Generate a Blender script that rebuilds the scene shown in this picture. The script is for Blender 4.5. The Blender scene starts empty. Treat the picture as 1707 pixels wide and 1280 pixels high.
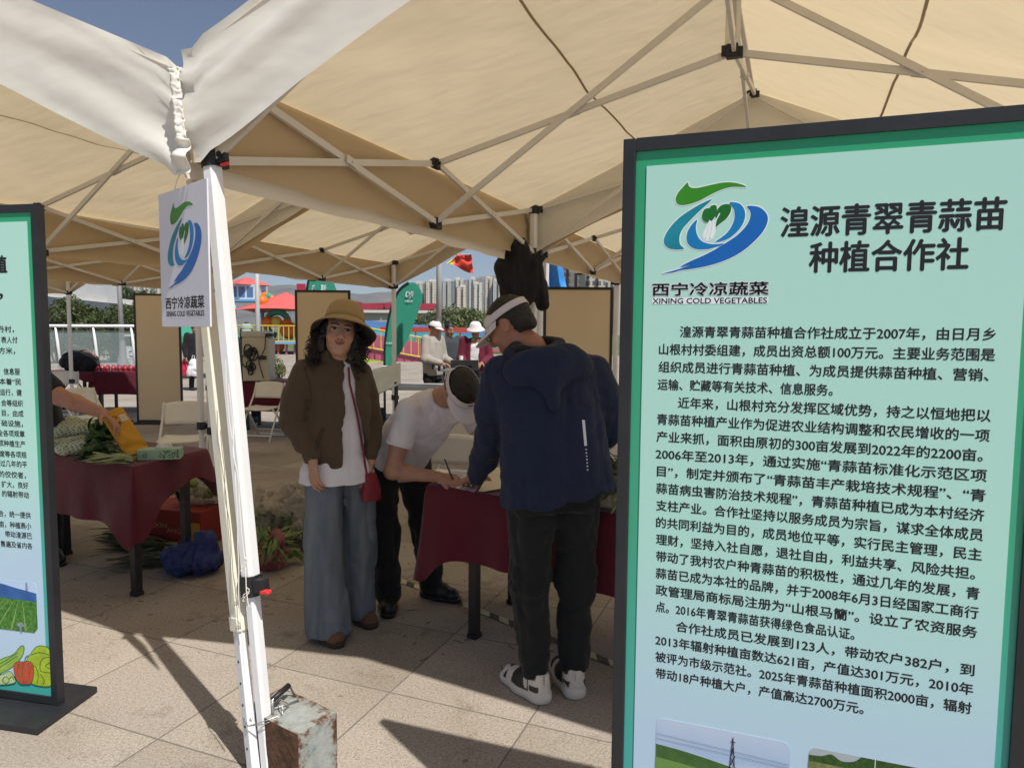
import bpy, bmesh, math, random
import numpy as np
from mathutils import Vector, Matrix
R = math.radians
sc = bpy.context.scene
COL = sc.collection

# ------------------------------------------------------------------ camera
F_PX, PITCH, ROLL, CAM_H = 1162.0, .0758, .0082, 1.55
_cp, _sp, _c, _s = math.cos(PITCH), math.sin(PITCH), math.cos(ROLL), math.sin(ROLL)
C_FWD = Vector((0, _cp, -_sp))
_r0, _u0 = Vector((1, 0, 0)), Vector((0, _sp, _cp))
C_R = _c * _r0 + _s * _u0
C_U = -_s * _r0 + _c * _u0
CAM = Vector((0, 0, CAM_H))
cd = bpy.data.cameras.new('camera')
cd.sensor_width = 36
cd.lens = 36 * F_PX / 1707
cd.clip_start, cd.clip_end = .05, 9000
cam = bpy.data.objects.new('camera', cd)
COL.objects.link(cam)
cam.matrix_world = Matrix(((C_R.x, C_U.x, -C_FWD.x, 0), (C_R.y, C_U.y, -C_FWD.y, 0), (C_R.z, C_U.z, -C_FWD.z, CAM_H), (0, 0, 0, 1)))
sc.camera = cam

# ------------------------------------------------------------------ light
SUN_EL = R(58)
SUN_H = Vector((.62, -.785, 0)).normalized()
SUN_DIR = Vector((SUN_H.x * math.cos(SUN_EL), SUN_H.y * math.cos(SUN_EL), math.sin(SUN_EL)))
w = bpy.data.worlds.new('World')
sc.world = w
w.use_nodes = True
nt = w.node_tree
sky = nt.nodes.new('ShaderNodeTexSky')
sky.sky_type = 'NISHITA'
sky.sun_disc = False
sky.sun_elevation = SUN_EL
sky.sun_rotation = math.atan2(SUN_H.x, SUN_H.y)
sky.altitude = 2300
sky.air_density = 1.0
sky.dust_density = 2.6
sky.ozone_density = 1.0
nt.links.new(sky.outputs[0], nt.nodes['Background'].inputs[0])
nt.nodes['Background'].inputs[1].default_value = .072
sl = bpy.data.lights.new('sun', 'SUN')
sl.energy = 4.6
sl.angle = R(.55)
sl.color = (1, .955, .88)
so = bpy.data.objects.new('sun', sl)
COL.objects.link(so)
so.rotation_euler = SUN_DIR.to_track_quat('Z', 'Y').to_euler()
sc.view_settings.view_transform = 'Standard'
sc.view_settings.look = 'None'
sc.view_settings.exposure = 0.28
sc.view_settings.gamma = 1
sc.cycles.use_denoising = True
sc.cycles.max_bounces = 10
sc.cycles.transparent_max_bounces = 12

# ------------------------------------------------------------------ pixel -> world (positions read off the photograph)
def ray(x, y):
    return (x - 853.5) / F_PX * C_R + (640 - y) / F_PX * C_U + C_FWD
def gnd(x, y, z=0.0):
    d = ray(x, y)
    return CAM + d * ((z - CAM_H) / d.z)
def at(x, y, Y):
    d = ray(x, y)
    return CAM + d * (Y / d.y)

# ------------------------------------------------------------------ materials
def S(r, g, b):
    f = lambda v: (v / 255 / 12.92) if v / 255 <= .04045 else ((v / 255 + .055) / 1.055) ** 2.4
    return (f(r), f(g), f(b))
class N:
    def __init__(s, name):
        s.m = bpy.data.materials.new(name)
        s.m.use_nodes = True
        s.t = s.m.node_tree
        s.b = s.t.nodes['Principled BSDF']
        s.out = s.t.nodes['Material Output']
    def n(s, ty, **kw):
        x = s.t.nodes.new('ShaderNode' + ty)
        for k, v in kw.items():
            if k[:2] == 'i_':
                q = k[2:]
                x.inputs[int(q) if q.isdigit() else q].default_value = v
            else:
                setattr(x, k, v)
        return x
    def l(s, a, b):
        s.t.links.new(a, b)
    def obj(s):
        return s.n('TexCoord').outputs['Object']
    def noise(s, scale, detail=4, vec=None, rough=.55):
        x = s.n('TexNoise', i_Scale=scale, i_Detail=detail, i_Roughness=rough)
        s.l(vec or s.obj(), x.inputs['Vector'])
        return x.outputs['Fac']
    def ramp(s, fac, stops):
        x = s.n('ValToRGB')
        e = x.color_ramp.elements
        while len(e) < len(stops):
            e.new(.5)
        for q, (p, c) in zip(e, stops):
            q.position = p
            q.color = (*c, 1) if len(c) == 3 else c
        s.l(fac, x.inputs[0])
        return x.outputs[0]
    def mix(s, fac, a, b, mode='MIX'):
        x = s.n('Mix', data_type='RGBA', blend_type=mode)
        if isinstance(fac, (int, float)): x.inputs[0].default_value = fac
        else: s.l(fac, x.inputs[0])
        for v, i in ((a, 6), (b, 7)):
            if isinstance(v, tuple): x.inputs[i].default_value = (*v[:3], 1)
            else: s.l(v, x.inputs[i])
        return x.outputs[2]
    def math(s, op, a, b=0.0, c=0.0):
        x = s.n('Math', operation=op)
        for v, i in ((a, 0), (b, 1), (c, 2)):
            if isinstance(v, (int, float)): x.inputs[i].default_value = v
            else: s.l(v, x.inputs[i])
        return x.outputs[0]
    def bump(s, h, strength=.3, dist=.01):
        x = s.n('Bump', i_Strength=strength, i_Distance=dist)
        s.l(h, x.inputs['Height'])
        s.l(x.outputs[0], s.b.inputs['Normal'])
        return x.outputs[0]
def dim(c, k):
    return tuple(min(1, v * k) for v in c)
def mat(name, col, rough=.6, var=.12, ns=6, bump=0, bs=80, bd=.004, metal=0, spec=.4, sheen=0, coat=0, alpha=1, wrinkle=0, ws=9):
    q = N(name)
    q.l(q.ramp(q.noise(ns), [(.25, dim(col, 1 - var)), (.75, dim(col, 1 + var))]), q.b.inputs['Base Color'])
    rr = q.math('MULTIPLY_ADD', q.noise(ns * 3), .16, rough - .08)
    q.l(rr, q.b.inputs['Roughness'])
    q.b.inputs['Metallic'].default_value = metal
    q.b.inputs['Specular IOR Level'].default_value = spec
    q.b.inputs['Sheen Weight'].default_value = sheen
    q.b.inputs['Coat Weight'].default_value = coat
    if alpha < 1: q.b.inputs['Alpha'].default_value = alpha
    if bump or wrinkle:
        h = q.noise(bs, 3)
        if wrinkle:
            h = q.math('MULTIPLY_ADD', q.noise(ws, 3), wrinkle, q.math('MULTIPLY', h, bump))
            q.bump(h, 1, bd)
        else:
            q.bump(h, bump, bd)
    return q.m
M = {}
M['white_paint'] = mat('white_paint', (.78, .79, .80), .38, .05, 4, .15, 40)
M['grey_paint'] = mat('grey_paint', (.66, .63, .58), .42, .06, 5)
M['black_plastic'] = mat('black_plastic', (.018, .018, .02), .5, .2)
M['red_plastic'] = mat('red_plastic', (.75, .05, .05), .4)
M['steel'] = mat('steel', (.5, .5, .5), .35, .2, 20, metal=.9)
M['black_metal'] = mat('black_metal', (.022, .023, .027), .45, .2, 9, .15, 60)
M['dark_leg'] = mat('dark_leg', (.02, .019, .02), .45, .2, 9)
M['sign_white'] = mat('sign_white', (.74, .73, .80), .4, .03)
M['cord'] = mat('cord', (.8, .76, .68), .8)

def canopy_mat(name, dif, tra, w=.42, inner=None, bmp=.6):
    q = N(name)
    oc = q.obj()
    n1 = q.noise(1.2, 3, oc)
    mp = q.n('Mapping'); mp.inputs['Scale'].default_value = (2.2, 7, 7)
    q.l(oc, mp.inputs[0])
    n2 = q.noise(1.3, 2, mp.outputs[0], .4)
    bc = q.ramp(n1, [(.3, dim(dif, .93)), (.7, dif)])
    if inner:   # back faces tan: shade inside the tent put into the colour
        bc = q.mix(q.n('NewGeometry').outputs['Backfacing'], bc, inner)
    q.l(bc, q.b.inputs['Base Color'])
    q.b.inputs['Roughness'].default_value = .62
    q.b.inputs['Specular IOR Level'].default_value = .25
    nn = q.bump(q.math('MULTIPLY_ADD', n2, 1.0, q.math('MULTIPLY', q.noise(260, 2, oc), .012)), bmp, .03)
    tr = q.n('BsdfTranslucent')
    q.l(q.ramp(n1, [(.3, dim(tra, .92)), (.7, tra)]), tr.inputs[0])
    q.l(nn, tr.inputs['Normal'])
    mx = q.n('MixShader'); mx.inputs[0].default_value = w
    q.l(q.b.outputs[0], mx.inputs[1]); q.l(tr.outputs[0], mx.inputs[2])
    q.l(mx.outputs[0], q.out.inputs[0])
    return q.m
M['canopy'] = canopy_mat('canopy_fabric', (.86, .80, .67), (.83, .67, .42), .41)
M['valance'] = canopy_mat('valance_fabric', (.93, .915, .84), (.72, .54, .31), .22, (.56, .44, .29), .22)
M['seam'] = mat('seam_tape', (.40, .30, .18), .8)

# ------------------------------------------------------------------ object helpers
def link(o, parent=None):
    COL.objects.link(o)
    if parent is not None: o.parent = parent
    return o
def tag(o, label=None, cat=None, group=None, kind=None):
    if label: o['label'] = label
    if cat: o['category'] = cat
    if group: o['group'] = group
    if kind: o['kind'] = kind
    return o
def empty(name, loc=(0, 0, 0), rz=0.0, label=None, cat=None, group=None, par=None):
    o = bpy.data.objects.new(name, None)
    o.empty_display_size = .2
    o.location = loc
    o.rotation_euler = (0, 0, rz)
    link(o, par)
    return tag(o, label, cat, group)
def copy_tree(o, parent=None):
    c = o.copy()
    link(c)
    c.parent = parent
    for ch in [q for q in COL.objects if q.parent == o]:
        copy_tree(ch, c)
    return c
class MB:
    """collects shapes, builds ONE mesh object"""
    def __init__(s):
        s.bm = bmesh.new()
    def face(s, pts):
        vs = [s.bm.verts.new(p) for p in pts]
        try: return s.bm.faces.new(vs)
        except ValueError: return None
    def hexa(s, p):
        v = [s.bm.verts.new(q) for q in p]
        for f in ((3, 2, 1, 0), (4, 5, 6, 7), (0, 1, 5, 4), (1, 2, 6, 5), (2, 3, 7, 6), (3, 0, 4, 7)):
            s.bm.faces.new([v[i] for i in f])
        return s
    def box(s, c, d, ax=None, bev=0):
        c = Vector(c); x, y, z = [v / 2 for v in d]
        X, Y, Z = ax or (Vector((1, 0, 0)), Vector((0, 1, 0)), Vector((0, 0, 1)))
        P = [c + X * (a * x) + Y * (b * y) + Z * (e * z) for e in (-1, 1) for a, b in ((-1, -1), (1, -1), (1, 1), (-1, 1))]
        n0 = len(s.bm.verts)
        s.hexa(P)
        if bev:
            s.bm.verts.ensure_lookup_table()
            vs = s.bm.verts[n0:]
            es = list({e for v in vs for e in v.link_edges})
            bmesh.ops.bevel(s.bm, geom=es, offset=bev, segments=2, affect='EDGES', profile=.6)
        return s
    def bar(s, p, q, w, h, up=(0, 0, 1)):
        p, q = Vector(p), Vector(q)
        Z = (q - p)
        L = Z.length
        Z = Z / L
        X = Vector(up).cross(Z)
        if X.length < 1e-4: X = Vector((1, 0, 0)).cross(Z)
        if X.length < 1e-4: X = Vector((0, 1, 0)).cross(Z)
        X.normalize()
        return s.box((p + q) / 2, (w, h, L), (X, Z.cross(X), Z))
    def tube(s, pts, r, n=8, closed=False, cap=True, rx=None):
        pts = [Vector(p) for p in pts]
        rs = r if isinstance(r, (list, tuple)) else [r] * len(pts)
        rings, U = [], None
        for i, p in enumerate(pts):
            if closed: T = pts[(i + 1) % len(pts)] - pts[i - 1]
            else: T = pts[min(i + 1, len(pts) - 1)] - pts[max(i - 1, 0)]
            if T.length < 1e-9: T = Vector((0, 0, 1))
            T.normalize()
            if U is None:
                U = T.cross(Vector((0, 0, 1)))
                if U.length < .05: U = T.cross(Vector((1, 0, 0)))
            U = (U - T * U.dot(T))
            if U.length < 1e-6: U = T.orthogonal()
            U.normalize()
            V = T.cross(U)
            rings.append([s.bm.verts.new(p + (U * math.cos(a) + V * math.sin(a)) * rs[i]) for a in [2 * math.pi * k / n for k in range(n)]])
        m = len(rings)
        for i in range(m if closed else m - 1):
            a, b = rings[i], rings[(i + 1) % m]
            for k in range(n):
                s.bm.faces.new((a[k], a[(k + 1) % n], b[(k + 1) % n], b[k]))
        if cap and not closed:
            s.bm.faces.new(rings[0][::-1]); s.bm.faces.new(rings[-1])
        return s
    def lathe(s, prof, n=24, c=(0, 0, 0), ax=None, fn=None, cap=False):
        c = Vector(c)
        X, Y, Z = ax or (Vector((1, 0, 0)), Vector((0, 1, 0)), Vector((0, 0, 1)))
        rings = []
        for r, z in prof:
            ring = []
            for k in range(n):
                a = 2 * math.pi * k / n
                rr, zz = fn(r, z, a) if fn else (r, z)
                ring.append(s.bm.verts.new(c + X * (rr * math.cos(a)) + Y * (rr * math.sin(a)) + Z * zz))
            rings.append(ring)
        for a, b in zip(rings, rings[1:]):
            for k in range(n):
                s.bm.faces.new((a[k], a[(k + 1) % n], b[(k + 1) % n], b[k]))
        if cap:
            s.bm.faces.new(rings[0][::-1]); s.bm.faces.new(rings[-1])
        return s
    def grid(s, fn, nu, nv, u0=0., u1=1., v0=0., v1=1., thick=0):
        g = [[s.bm.verts.new(fn(u0 + (u1 - u0) * i / nu, v0 + (v1 - v0) * j / nv)) for j in range(nv + 1)] for i in range(nu + 1)]
        for i in range(nu):
            for j in range(nv):
                s.bm.faces.new((g[i][j], g[i + 1][j], g[i + 1][j + 1], g[i][j + 1]))
        return s
    def prism(s, poly, T, d=.001):
        """polygon (2-D) through T(u, v, w) with thickness d towards +w"""
        a = [s.bm.verts.new(T(u, v, 0)) for u, v in poly]
        b = [s.bm.verts.new(T(u, v, d)) for u, v in poly]
        n = len(a)
        s.bm.faces.new(a[::-1]); s.bm.faces.new(b)
        for i in range(n):
            s.bm.faces.new((a[i], a[(i + 1) % n], b[(i + 1) % n], b[i]))
        return s
    def build(s, name, m, parent=None, smooth=False, angle=None, solid=0, loc=None):
        bmesh.ops.recalc_face_normals(s.bm, faces=s.bm.faces) if not getattr(s, 'keep', False) else None
        me = bpy.data.meshes.new(name)
        s.bm.to_mesh(me)
        s.bm.free()
        for x in (m if isinstance(m, (list, tuple)) else [m]): me.materials.append(x)
        if smooth:
            me.polygons.foreach_set('use_smooth', [True] * len(me.polygons))
            if angle: me.set_sharp_from_angle(angle=R(angle))
        o = bpy.data.objects.new(name, me)
        if loc is not None: o.location = loc
        link(o, parent)
        if solid:
            md = o.modifiers.new('solid', 'SOLIDIFY'); md.thickness = solid; md.offset = 0
        return o
def V(x, y, z=0.): return Vector((x, y, z))
_rs = np.random.RandomState(7)
_lat = _rs.rand(32, 32, 32).astype(np.float32) * 2 - 1
def vnoise(p):
    """value noise -1..1 at an (n,3) array"""
    p = np.asarray(p, np.float32)
    i = np.floor(p).astype(np.int32); f = p - i; f = f * f * (3 - 2 * f)
    o = 0
    for a in (0, 1):
        for b in (0, 1):
            for c in (0, 1):
                wgt = (f[..., 0] if a else 1 - f[..., 0]) * (f[..., 1] if b else 1 - f[..., 1]) * (f[..., 2] if c else 1 - f[..., 2])
                o = o + wgt * _lat[(i[..., 0] + a) & 31, (i[..., 1] + b) & 31, (i[..., 2] + c) & 31]
    return o
def vn(x, y=0., z=0.): return float(vnoise(np.array([[x, y, z]]))[0])

# ------------------------------------------------------------------ lettering
def text_data(body, offset=0.0, spacing=1.0, shear=0.0):
    c = bpy.data.curves.new('lettering', 'FONT')
    c.body = body; c.size = 1; c.offset = offset; c.space_character = spacing; c.resolution_u = 3; c.shear = shear
    o = bpy.data.objects.new('lettering', c)
    COL.objects.link(o)
    dg = bpy.context.evaluated_depsgraph_get(); dg.update()
    me = bpy.data.meshes.new_from_object(o.evaluated_get(dg))
    n = len(me.vertices)
    co = np.empty(n * 3, np.float32); me.vertices.foreach_get('co', co); co = co.reshape(n, 3)
    fs = [tuple(p.vertices) for p in me.polygons]
    bpy.data.objects.remove(o); bpy.data.curves.remove(c); bpy.data.meshes.remove(me)
    return co[:, :2].copy(), fs
def text_into(bm_, body, T, x0, x1, yc, h, w=.0, offset=.018, box=None, spacing=1.0, shear=0.0):
    """text fitted between x0 and x1 (None: natural width from height h), glyph box height h centred on yc"""
    co, fs = text_data(body, 0, spacing, shear)
    lo, hi = co.min(0).tolist(), co.max(0).tolist()
    ymid, yh = (.36, .92) if box is None else box
    sy = h / yh
    sx = sy if x1 is None else (x1 - x0) / (hi[0] - lo[0])
    b = offset * 1.25
    for n_, (dx, dy) in enumerate(((0, 0), (b, 0), (-b, 0), (0, b * .8), (0, -b * .8)) if offset else ((0, 0),)):
        vs = [bm_.bm.verts.new(T(x0 + (x - lo[0] + dx) * sx, yc + (y - ymid + dy) * sy, w + n_ * .00004)) for x, y in co.tolist()]
        for f in fs:
            try: bm_.bm.faces.new([vs[i] for i in f])
            except ValueError: pass
def smooth_poly(pts, n=6, closed=True):
    P = [Vector((*p, 0)) for p in pts]
    out = []
    m = len(P)
    for i in range(m if closed else m - 1):
        a, b, c, d = (P[(i - 1) % m], P[i], P[(i + 1) % m], P[(i + 2) % m]) if closed else (P[max(i - 1, 0)], P[i], P[i + 1], P[min(i + 2, m - 1)])
        for k in range(n):
            t = k / n
            q = .5 * ((2 * b) + (c - a) * t + (2 * a - 5 * b + 4 * c - d) * t * t + (3 * b - a - 3 * c + d) * t ** 3)
            out.append((q.x, q.y))
    if not closed: out.append((P[-1].x, P[-1].y))
    return out
def grow(poly, d):
    a = sum(x0 * y1 - x1 * y0 for (x0, y0), (x1, y1) in zip(poly, poly[1:] + poly[:1]))
    s_ = 1 if a > 0 else -1
    out = []
    n = len(poly)
    for i in range(n):
        x0, y0 = poly[i - 1]; x1, y1 = poly[(i + 1) % n]
        tx, ty = x1 - x0, y1 - y0
        L = math.hypot(tx, ty) or 1
        out.append((poly[i][0] + s_ * ty / L * d, poly[i][1] - s_ * tx / L * d))
    return out
def rrect(x0, y0, x1, y1, r, n=5):
    out = []
    for cx, cy, a0 in ((x1 - r, y1 - r, 0), (x0 + r, y1 - r, 90), (x0 + r, y0 + r, 180), (x1 - r, y0 + r, 270)):
        for k in range(n + 1):
            a = R(a0 + 90 * k / n)
            out.append((cx + r * math.cos(a), cy + r * math.sin(a)))
    return out
# ================================================================== SETTING
TU = Vector((math.cos(R(68.5)), math.sin(R(68.5)), 0))
TN = Vector((-math.sin(R(68.5)), math.cos(R(68.5)), 0))
def paving_mat():
    q = N('granite_paving')
    oc = q.obj()
    def coord(ax, off):
        d = q.n('VectorMath', operation='DOT_PRODUCT'); q.l(oc, d.inputs[0]); d.inputs[1].default_value = ax
        return q.math('DIVIDE', q.math('SUBTRACT', d.outputs['Value'], off), .63)
    cu, cv = coord(TU, 1.866), coord(TN, 2.165)
    edge = None
    cells = []
    for c_ in (cu, cv):
        fr = q.math('FRACT', c_)
        dd = q.math('MINIMUM', fr, q.math('SUBTRACT', 1.0, fr))
        edge = dd if edge is None else q.math('MINIMUM', edge, dd)
        cells.append(q.math('FLOOR', c_))
    wob = q.math('MULTIPLY_ADD', q.noise(14, 3, oc), .005, -.0025)
    joint = q.n('MapRange'); joint.inputs[1].default_value = .004; joint.inputs[2].default_value = .0075
    q.l(q.math('ADD', edge, wob), joint.inputs[0])
    cb = q.n('CombineXYZ'); q.l(cells[0], cb.inputs[0]); q.l(cells[1], cb.inputs[1])
    wn = q.n('TexWhiteNoise', noise_dimensions='3D'); q.l(cb.outputs[0], wn.inputs['Vector'])
    tile = q.ramp(wn.outputs['Value'], [(0, (.35, .31, .262)), (.35, (.42, .375, .325)), (.7, (.385, .34, .30)), (1, (.45, .40, .345))])
    sp = q.noise(260, 2, oc, .7)
    speck = q.ramp(sp, [(.30, (.42, .40, .38)), (.44, (.86, .85, .84)), (.56, (1.0, 1.0, 1.0)), (.70, (1.3, 1.28, 1.22))])
    c1 = q.mix(1.0, tile, speck, 'MULTIPLY')
    sp2 = q.ramp(q.noise(90, 3, oc, .7), [(.36, (.72, .70, .68)), (.52, (1, 1, 1)), (.66, (1.14, 1.12, 1.08))])
    c1 = q.mix(1.0, c1, sp2, 'MULTIPLY')
    st = q.ramp(q.noise(1.1, 5, oc), [(.32, (.80, .77, .73)), (.56, (1, 1, 1))])
    c1 = q.mix(1.0, c1, st, 'MULTIPLY')
    st2 = q.ramp(q.noise(4.2, 6, oc, .7), [(.28, (.60, .56, .51)), (.44, (1, 1, 1))])
    c1 = q.mix(.9, c1, st2, 'MULTIPLY')
    gum = q.ramp(q.noise(23, 2, oc, .3), [(.225, (.45, .42, .39)), (.25, (1, 1, 1))])
    c1 = q.mix(.8, c1, gum, 'MULTIPLY')
    q.l(q.mix(joint.outputs[0], (.17, .15, .13), c1), q.b.inputs['Base Color'])
    q.b.inputs['Roughness'].default_value = .8
    q.b.inputs['Specular IOR Level'].default_value = .25
    h = q.math('ADD', q.math('MULTIPLY', sp, .25), q.math('MULTIPLY', joint.outputs[0], 1.2))
    q.bump(h, .35, .004)
    return q.m
mb = MB(); mb.grid(lambda u, v: V(-2600 + 5200 * u, -40 + 3900 * v, 0), 8, 8)
tag(mb.build('plaza_paving', paving_mat()), kind='structure')

# sand and crumbs swept under the tables
random.seed(5)
mb = MB()
for i in range(210):
    u = random.random()
    px_, py_ = random.choice([(random.gauss(820, 90), random.gauss(985, 45)), (random.uniform(620, 1030), random.uniform(900, 1120)), (random.uniform(120, 520), random.uniform(920, 1060))])
    p = gnd(px_, min(max(py_, 880), 1120))
    a = random.uniform(0, 6.3); L = random.choice((.006, .012, .03, .05)) * random.uniform(.5, 1.3)
    q = p + V(math.cos(a) * L, math.sin(a) * L, 0)
    mb.bar(p + V(0, 0, .004), q + V(0, 0, random.uniform(.003, .008)), random.uniform(.0015, .0045), .002)
tag(mb.build('litter', mat('dry_scraps', (.16, .125, .08), .9, .6, 30)), 'dry leaf scraps and straw scattered on the paving under the tables', 'litter', kind='stuff')

# ================================================================== CANOPY TENTS
L1 = V(-1.0046, 2.45)
D_ = V(1.1571, 2.8613)
E_ = V(2.8461, -1.1582)
eU, dU = E_.normalized(), D_.normalized()
UP = V(0, 0, 1)
EAVE, DH, HUB, TIP = 2.456, .32, 2.834, 3.124
OV = .075
def gable(a):
    return EAVE + .02 + (TIP + .03 - EAVE - .02) * (1 - abs(2 * a - 1))
def wr(a, b, sd):
    """sag, creases that run out of the corners and long soft folds of the roof cloth"""
    z = -.045 * math.sin(math.pi * b) * max(0, 1 - abs(abs(2 * a - 1) * 2 - 1)) ** .8
    for ca, cb in ((0, 0), (1, 0), (0, 1), (1, 1), (0, .5), (1, .5)):
        dx, dy = (a - ca) * 3, (b - cb) * 3
        r = math.hypot(dx, dy)
        if r < 2.2:
            an = math.atan2(dy, dx)
            z += .034 * vn(an * 5.5 + ca * 7 + sd, cb * 3.3, .3 * r) * min(1, r * 1.6) * math.exp(-r / .75)
    z += .016 * vn(a * 4 + b * 2.1 + sd, b * 1.3 - a, sd) + .024 * vn(a * 1.6 + sd, b * 8.5 + .8 * a, 4.2) * (.4 + .6 * abs(vn(b * 3, sd, a))) + .006 * vn(a * 4, b * 21 + 2 * a, sd)
    return z
def build_tent(origin, label, sd=0., lean=False, near=False):
    root = empty('canopy_tent', origin, 0, label, 'tent', 'pop-up canopy tents in the row')
    P = lambda a, b, z: E_ * a + D_ * b + V(0, 0, z)
    nu, nv = (44, 56) if near else (24, 28)
    oe, od = OV / E_.length, OV / D_.length
    mb = MB()
    for a0, a1 in ((-oe, .5), (.5, 1 + oe)):
        def f(u, v, a0=a0, a1=a1):
            a = a0 + (a1 - a0) * u; b = -od + (1 + 2 * od) * v
            k = min(1, abs(a - .5) * 12, 1)
            edge = min(1, max(0, min(v, 1 - v) * 14))
            return P(a, b, gable(a) + wr(a, b, sd) * (.03 + .97 * edge) * (.35 + .65 * k) * (.10 + .90 * min(1, max(0, min(a, 1 - a) + oe) * 8)))
        mb.grid(f, nu, nv)
    bmesh.ops.remove_doubles(mb.bm, verts=mb.bm.verts, dist=.0015)
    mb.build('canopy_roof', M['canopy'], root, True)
    # seam tapes on the underside
    mb = MB()
    for a in (.265, .735):
        mb.grid(lambda u, v, a=a: P(a + .0045 * (u - .5) + .004 * vn(v * 9, a, sd), v, gable(a) + wr(a, v, sd) * (.25 + .75 * min(1, min(v, 1 - v) * 14)) - .006), 1, 60)
    mb.build('seam_tape', M['seam'], root)
    # valances
    def val(fn, out, nl, ends, name='valance'):
        mb = MB()
        def f(u, v):
            p = fn(u)
            dist0, dist1 = u * 3.1, (1 - u) * 3.1
            amp = .004 + .026 * math.exp(-min(dist0, dist1) / .45) * (1 if ends else .5)
            x = amp * vn(v * 4.5 + u * 2, u * 5 + sd, 1.7 + nl) + .012 * vn(u * 4 + sd, v * .8, nl) * v + .010 * (1 - 2 * abs(vn(v * 2.6 + u * 1.4 + sd * 3, nl, u * 1.1)) ** .6) * min(1, v * 4)
            dm = min(dist0, dist1)
            x += .016 * (1 - 2 * abs(vn(v * 7 + dm * 2.5 + 5 + sd, nl, .3))) * math.exp(-dm / .33) + .007 * vn(v * 17 + dm * 6 + sd, nl, 2) * math.exp(-dm / .22)
            return p + out * ((x * .45 - .020 * min(1, v * 5)) if nl < 3 else x + .004) + V(0, 0, .028) - V(0, 0, .363 * v - .012 * vn(u * 11 + sd, nl, 0) * v)
        mb.grid(f, 70 if near else 36, 16 if near else 7)
        mb.bm.normal_update(); mb.keep = True
        fc = list(mb.bm.faces)
        if sum((q.normal.dot(out) for q in fc)) < 0: bmesh.ops.reverse_faces(mb.bm, faces=fc)
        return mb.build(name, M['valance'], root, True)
    fx = lambda a, b: P(a, b, gable(min(max(a, 0), 1)) - (OV * .43 if a < 0 or a > 1 else 0))
    vals = [val(lambda u: fx(-oe, -od + (1 + 2 * od) * u), -eU, 1, True), val(lambda u: fx(1 + oe, -od + (1 + 2 * od) * u), eU, 2, True),
            val(lambda u: fx(-oe + (1 + 2 * oe) * u, -od), -dU, 3, True), val(lambda u: fx(-oe + (1 + 2 * oe) * u, 1 + od), dU, 4, True)]
    # frame
    def bar(p, q, off=0.0, n=None, nm='scissor_bar'):
        o = (n or V(0, 0, 0)) * off
        mb = MB(); mb.bar(p + o, q + o, .017, .030)
        mb.build(nm, M['grey_paint'], root)
    def joint(p, ax, s_=1.0):
        mb = MB()
        mb.box(p, (.055 * s_, .05 * s_, .06 * s_), (ax, UP.cross(ax), UP), .008)
        mb.box(p + ax * .032 * s_ - V(0, 0, .008), (.03 * s_, .030 * s_, .045 * s_), (ax, UP.cross(ax), UP), .005)
        mb.box(p - ax * .032 * s_ + V(0, 0, .005), (.03 * s_, .030 * s_, .045 * s_), (ax, UP.cross(ax), UP), .005)
        mb.tube([p - UP.cross(ax) * .032, p + UP.cross(ax) * .032], .009, 8)
        mb.build('joint', M['black_plastic'], root)
    def X(A, B, C, Dd, n):
        """bars A->Dd and C->B (upper to lower, lower to upper) with the rivet plate where they cross"""
        bar(A, Dd, .0095, n); bar(C, B, -.0095, n)
        c = (A + B + C + Dd) / 4
        mb = MB(); t = (Dd - A).normalized()
        mb.box(c + n * .021, (.075, .004, .034), (t, n, t.cross(n)))
        mb.tube([c - n * .024, c + n * .028], .006, 8)
        mb.build('rivet_plate', M['steel'] if False else M['grey_paint'], root)
    up = {}; lo = {}
    for a, b in ((0, 0), (1, 0), (0, 1), (1, 1)):
        up[a, b] = P(a, b, EAVE); lo[a, b] = P(a, b, EAVE - DH)
    for a in (0, 1):
        up[a, .5] = P(a, .5, EAVE); lo[a, .5] = P(a, .5, EAVE - DH)
    for b in (0, 1):
        up[.5, b] = P(.5, b, TIP); lo[.5, b] = P(.5, b, TIP - DH)
    if lean: up[0, 0], lo[0, 0] = at(338, 106, 2.45) - origin, at(357, 268, 2.435) - origin
    hu, hl = P(.5, .5, HUB + DH), P(.5, .5, HUB)
    for a in (0, 1):
        for b0, b1 in ((0, .5), (.5, 1)):
            X(up[a, b0], up[a, b1], lo[a, b0], lo[a, b1], eU)
    for b in (0, 1):
        for a0, a1 in ((0, .5), (.5, 1)):
            X(up[a0, b], up[a1, b], lo[a0, b], lo[a1, b], dU)
    for a in (0, 1): X(up[a, .5], hu, lo[a, .5], hl, dU)
    for b in (0, 1): X(up[.5, b], hu, lo[.5, b], hl, eU)
    for k in ((0, .5), (1, .5), (.5, 0), (.5, 1)):
        ax = dU if k[0] in (0, 1) else eU
        joint(up[k], ax, .85)
        if not (near and not lean and k == (1, .5)): joint(lo[k], ax)
    joint(hl, eU); joint(hu, eU, .8)
    mb = MB()
    for s_ in (-1, 1): mb.bar(hl + eU * .022 * s_, P(.5, .5, TIP + .02) + eU * .022 * s_, .018, .018)
    mb.build('peak_post', M['grey_paint'], root)
    mb = MB(); mb.bar(P(.5, .02, TIP + .012), P(.5, .98, TIP + .012), .022, .022); mb.build('ridge_bar', M['grey_paint'], root)
    # legs
    for a, b in ((0, 0), (1, 0), (0, 1), (1, 1)):
        top = up[a, b]; bot = P(a, b, 0)
        if lean and (a, b) == (0, 0): bot = gnd(449, 1290) - origin; bot.z = 0
        if near and not lean and (a, b) == (1, 0):
            continue
        leg_tree(root, top, bot, lean and (a, b) == (0, 0))
    return root
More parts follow.
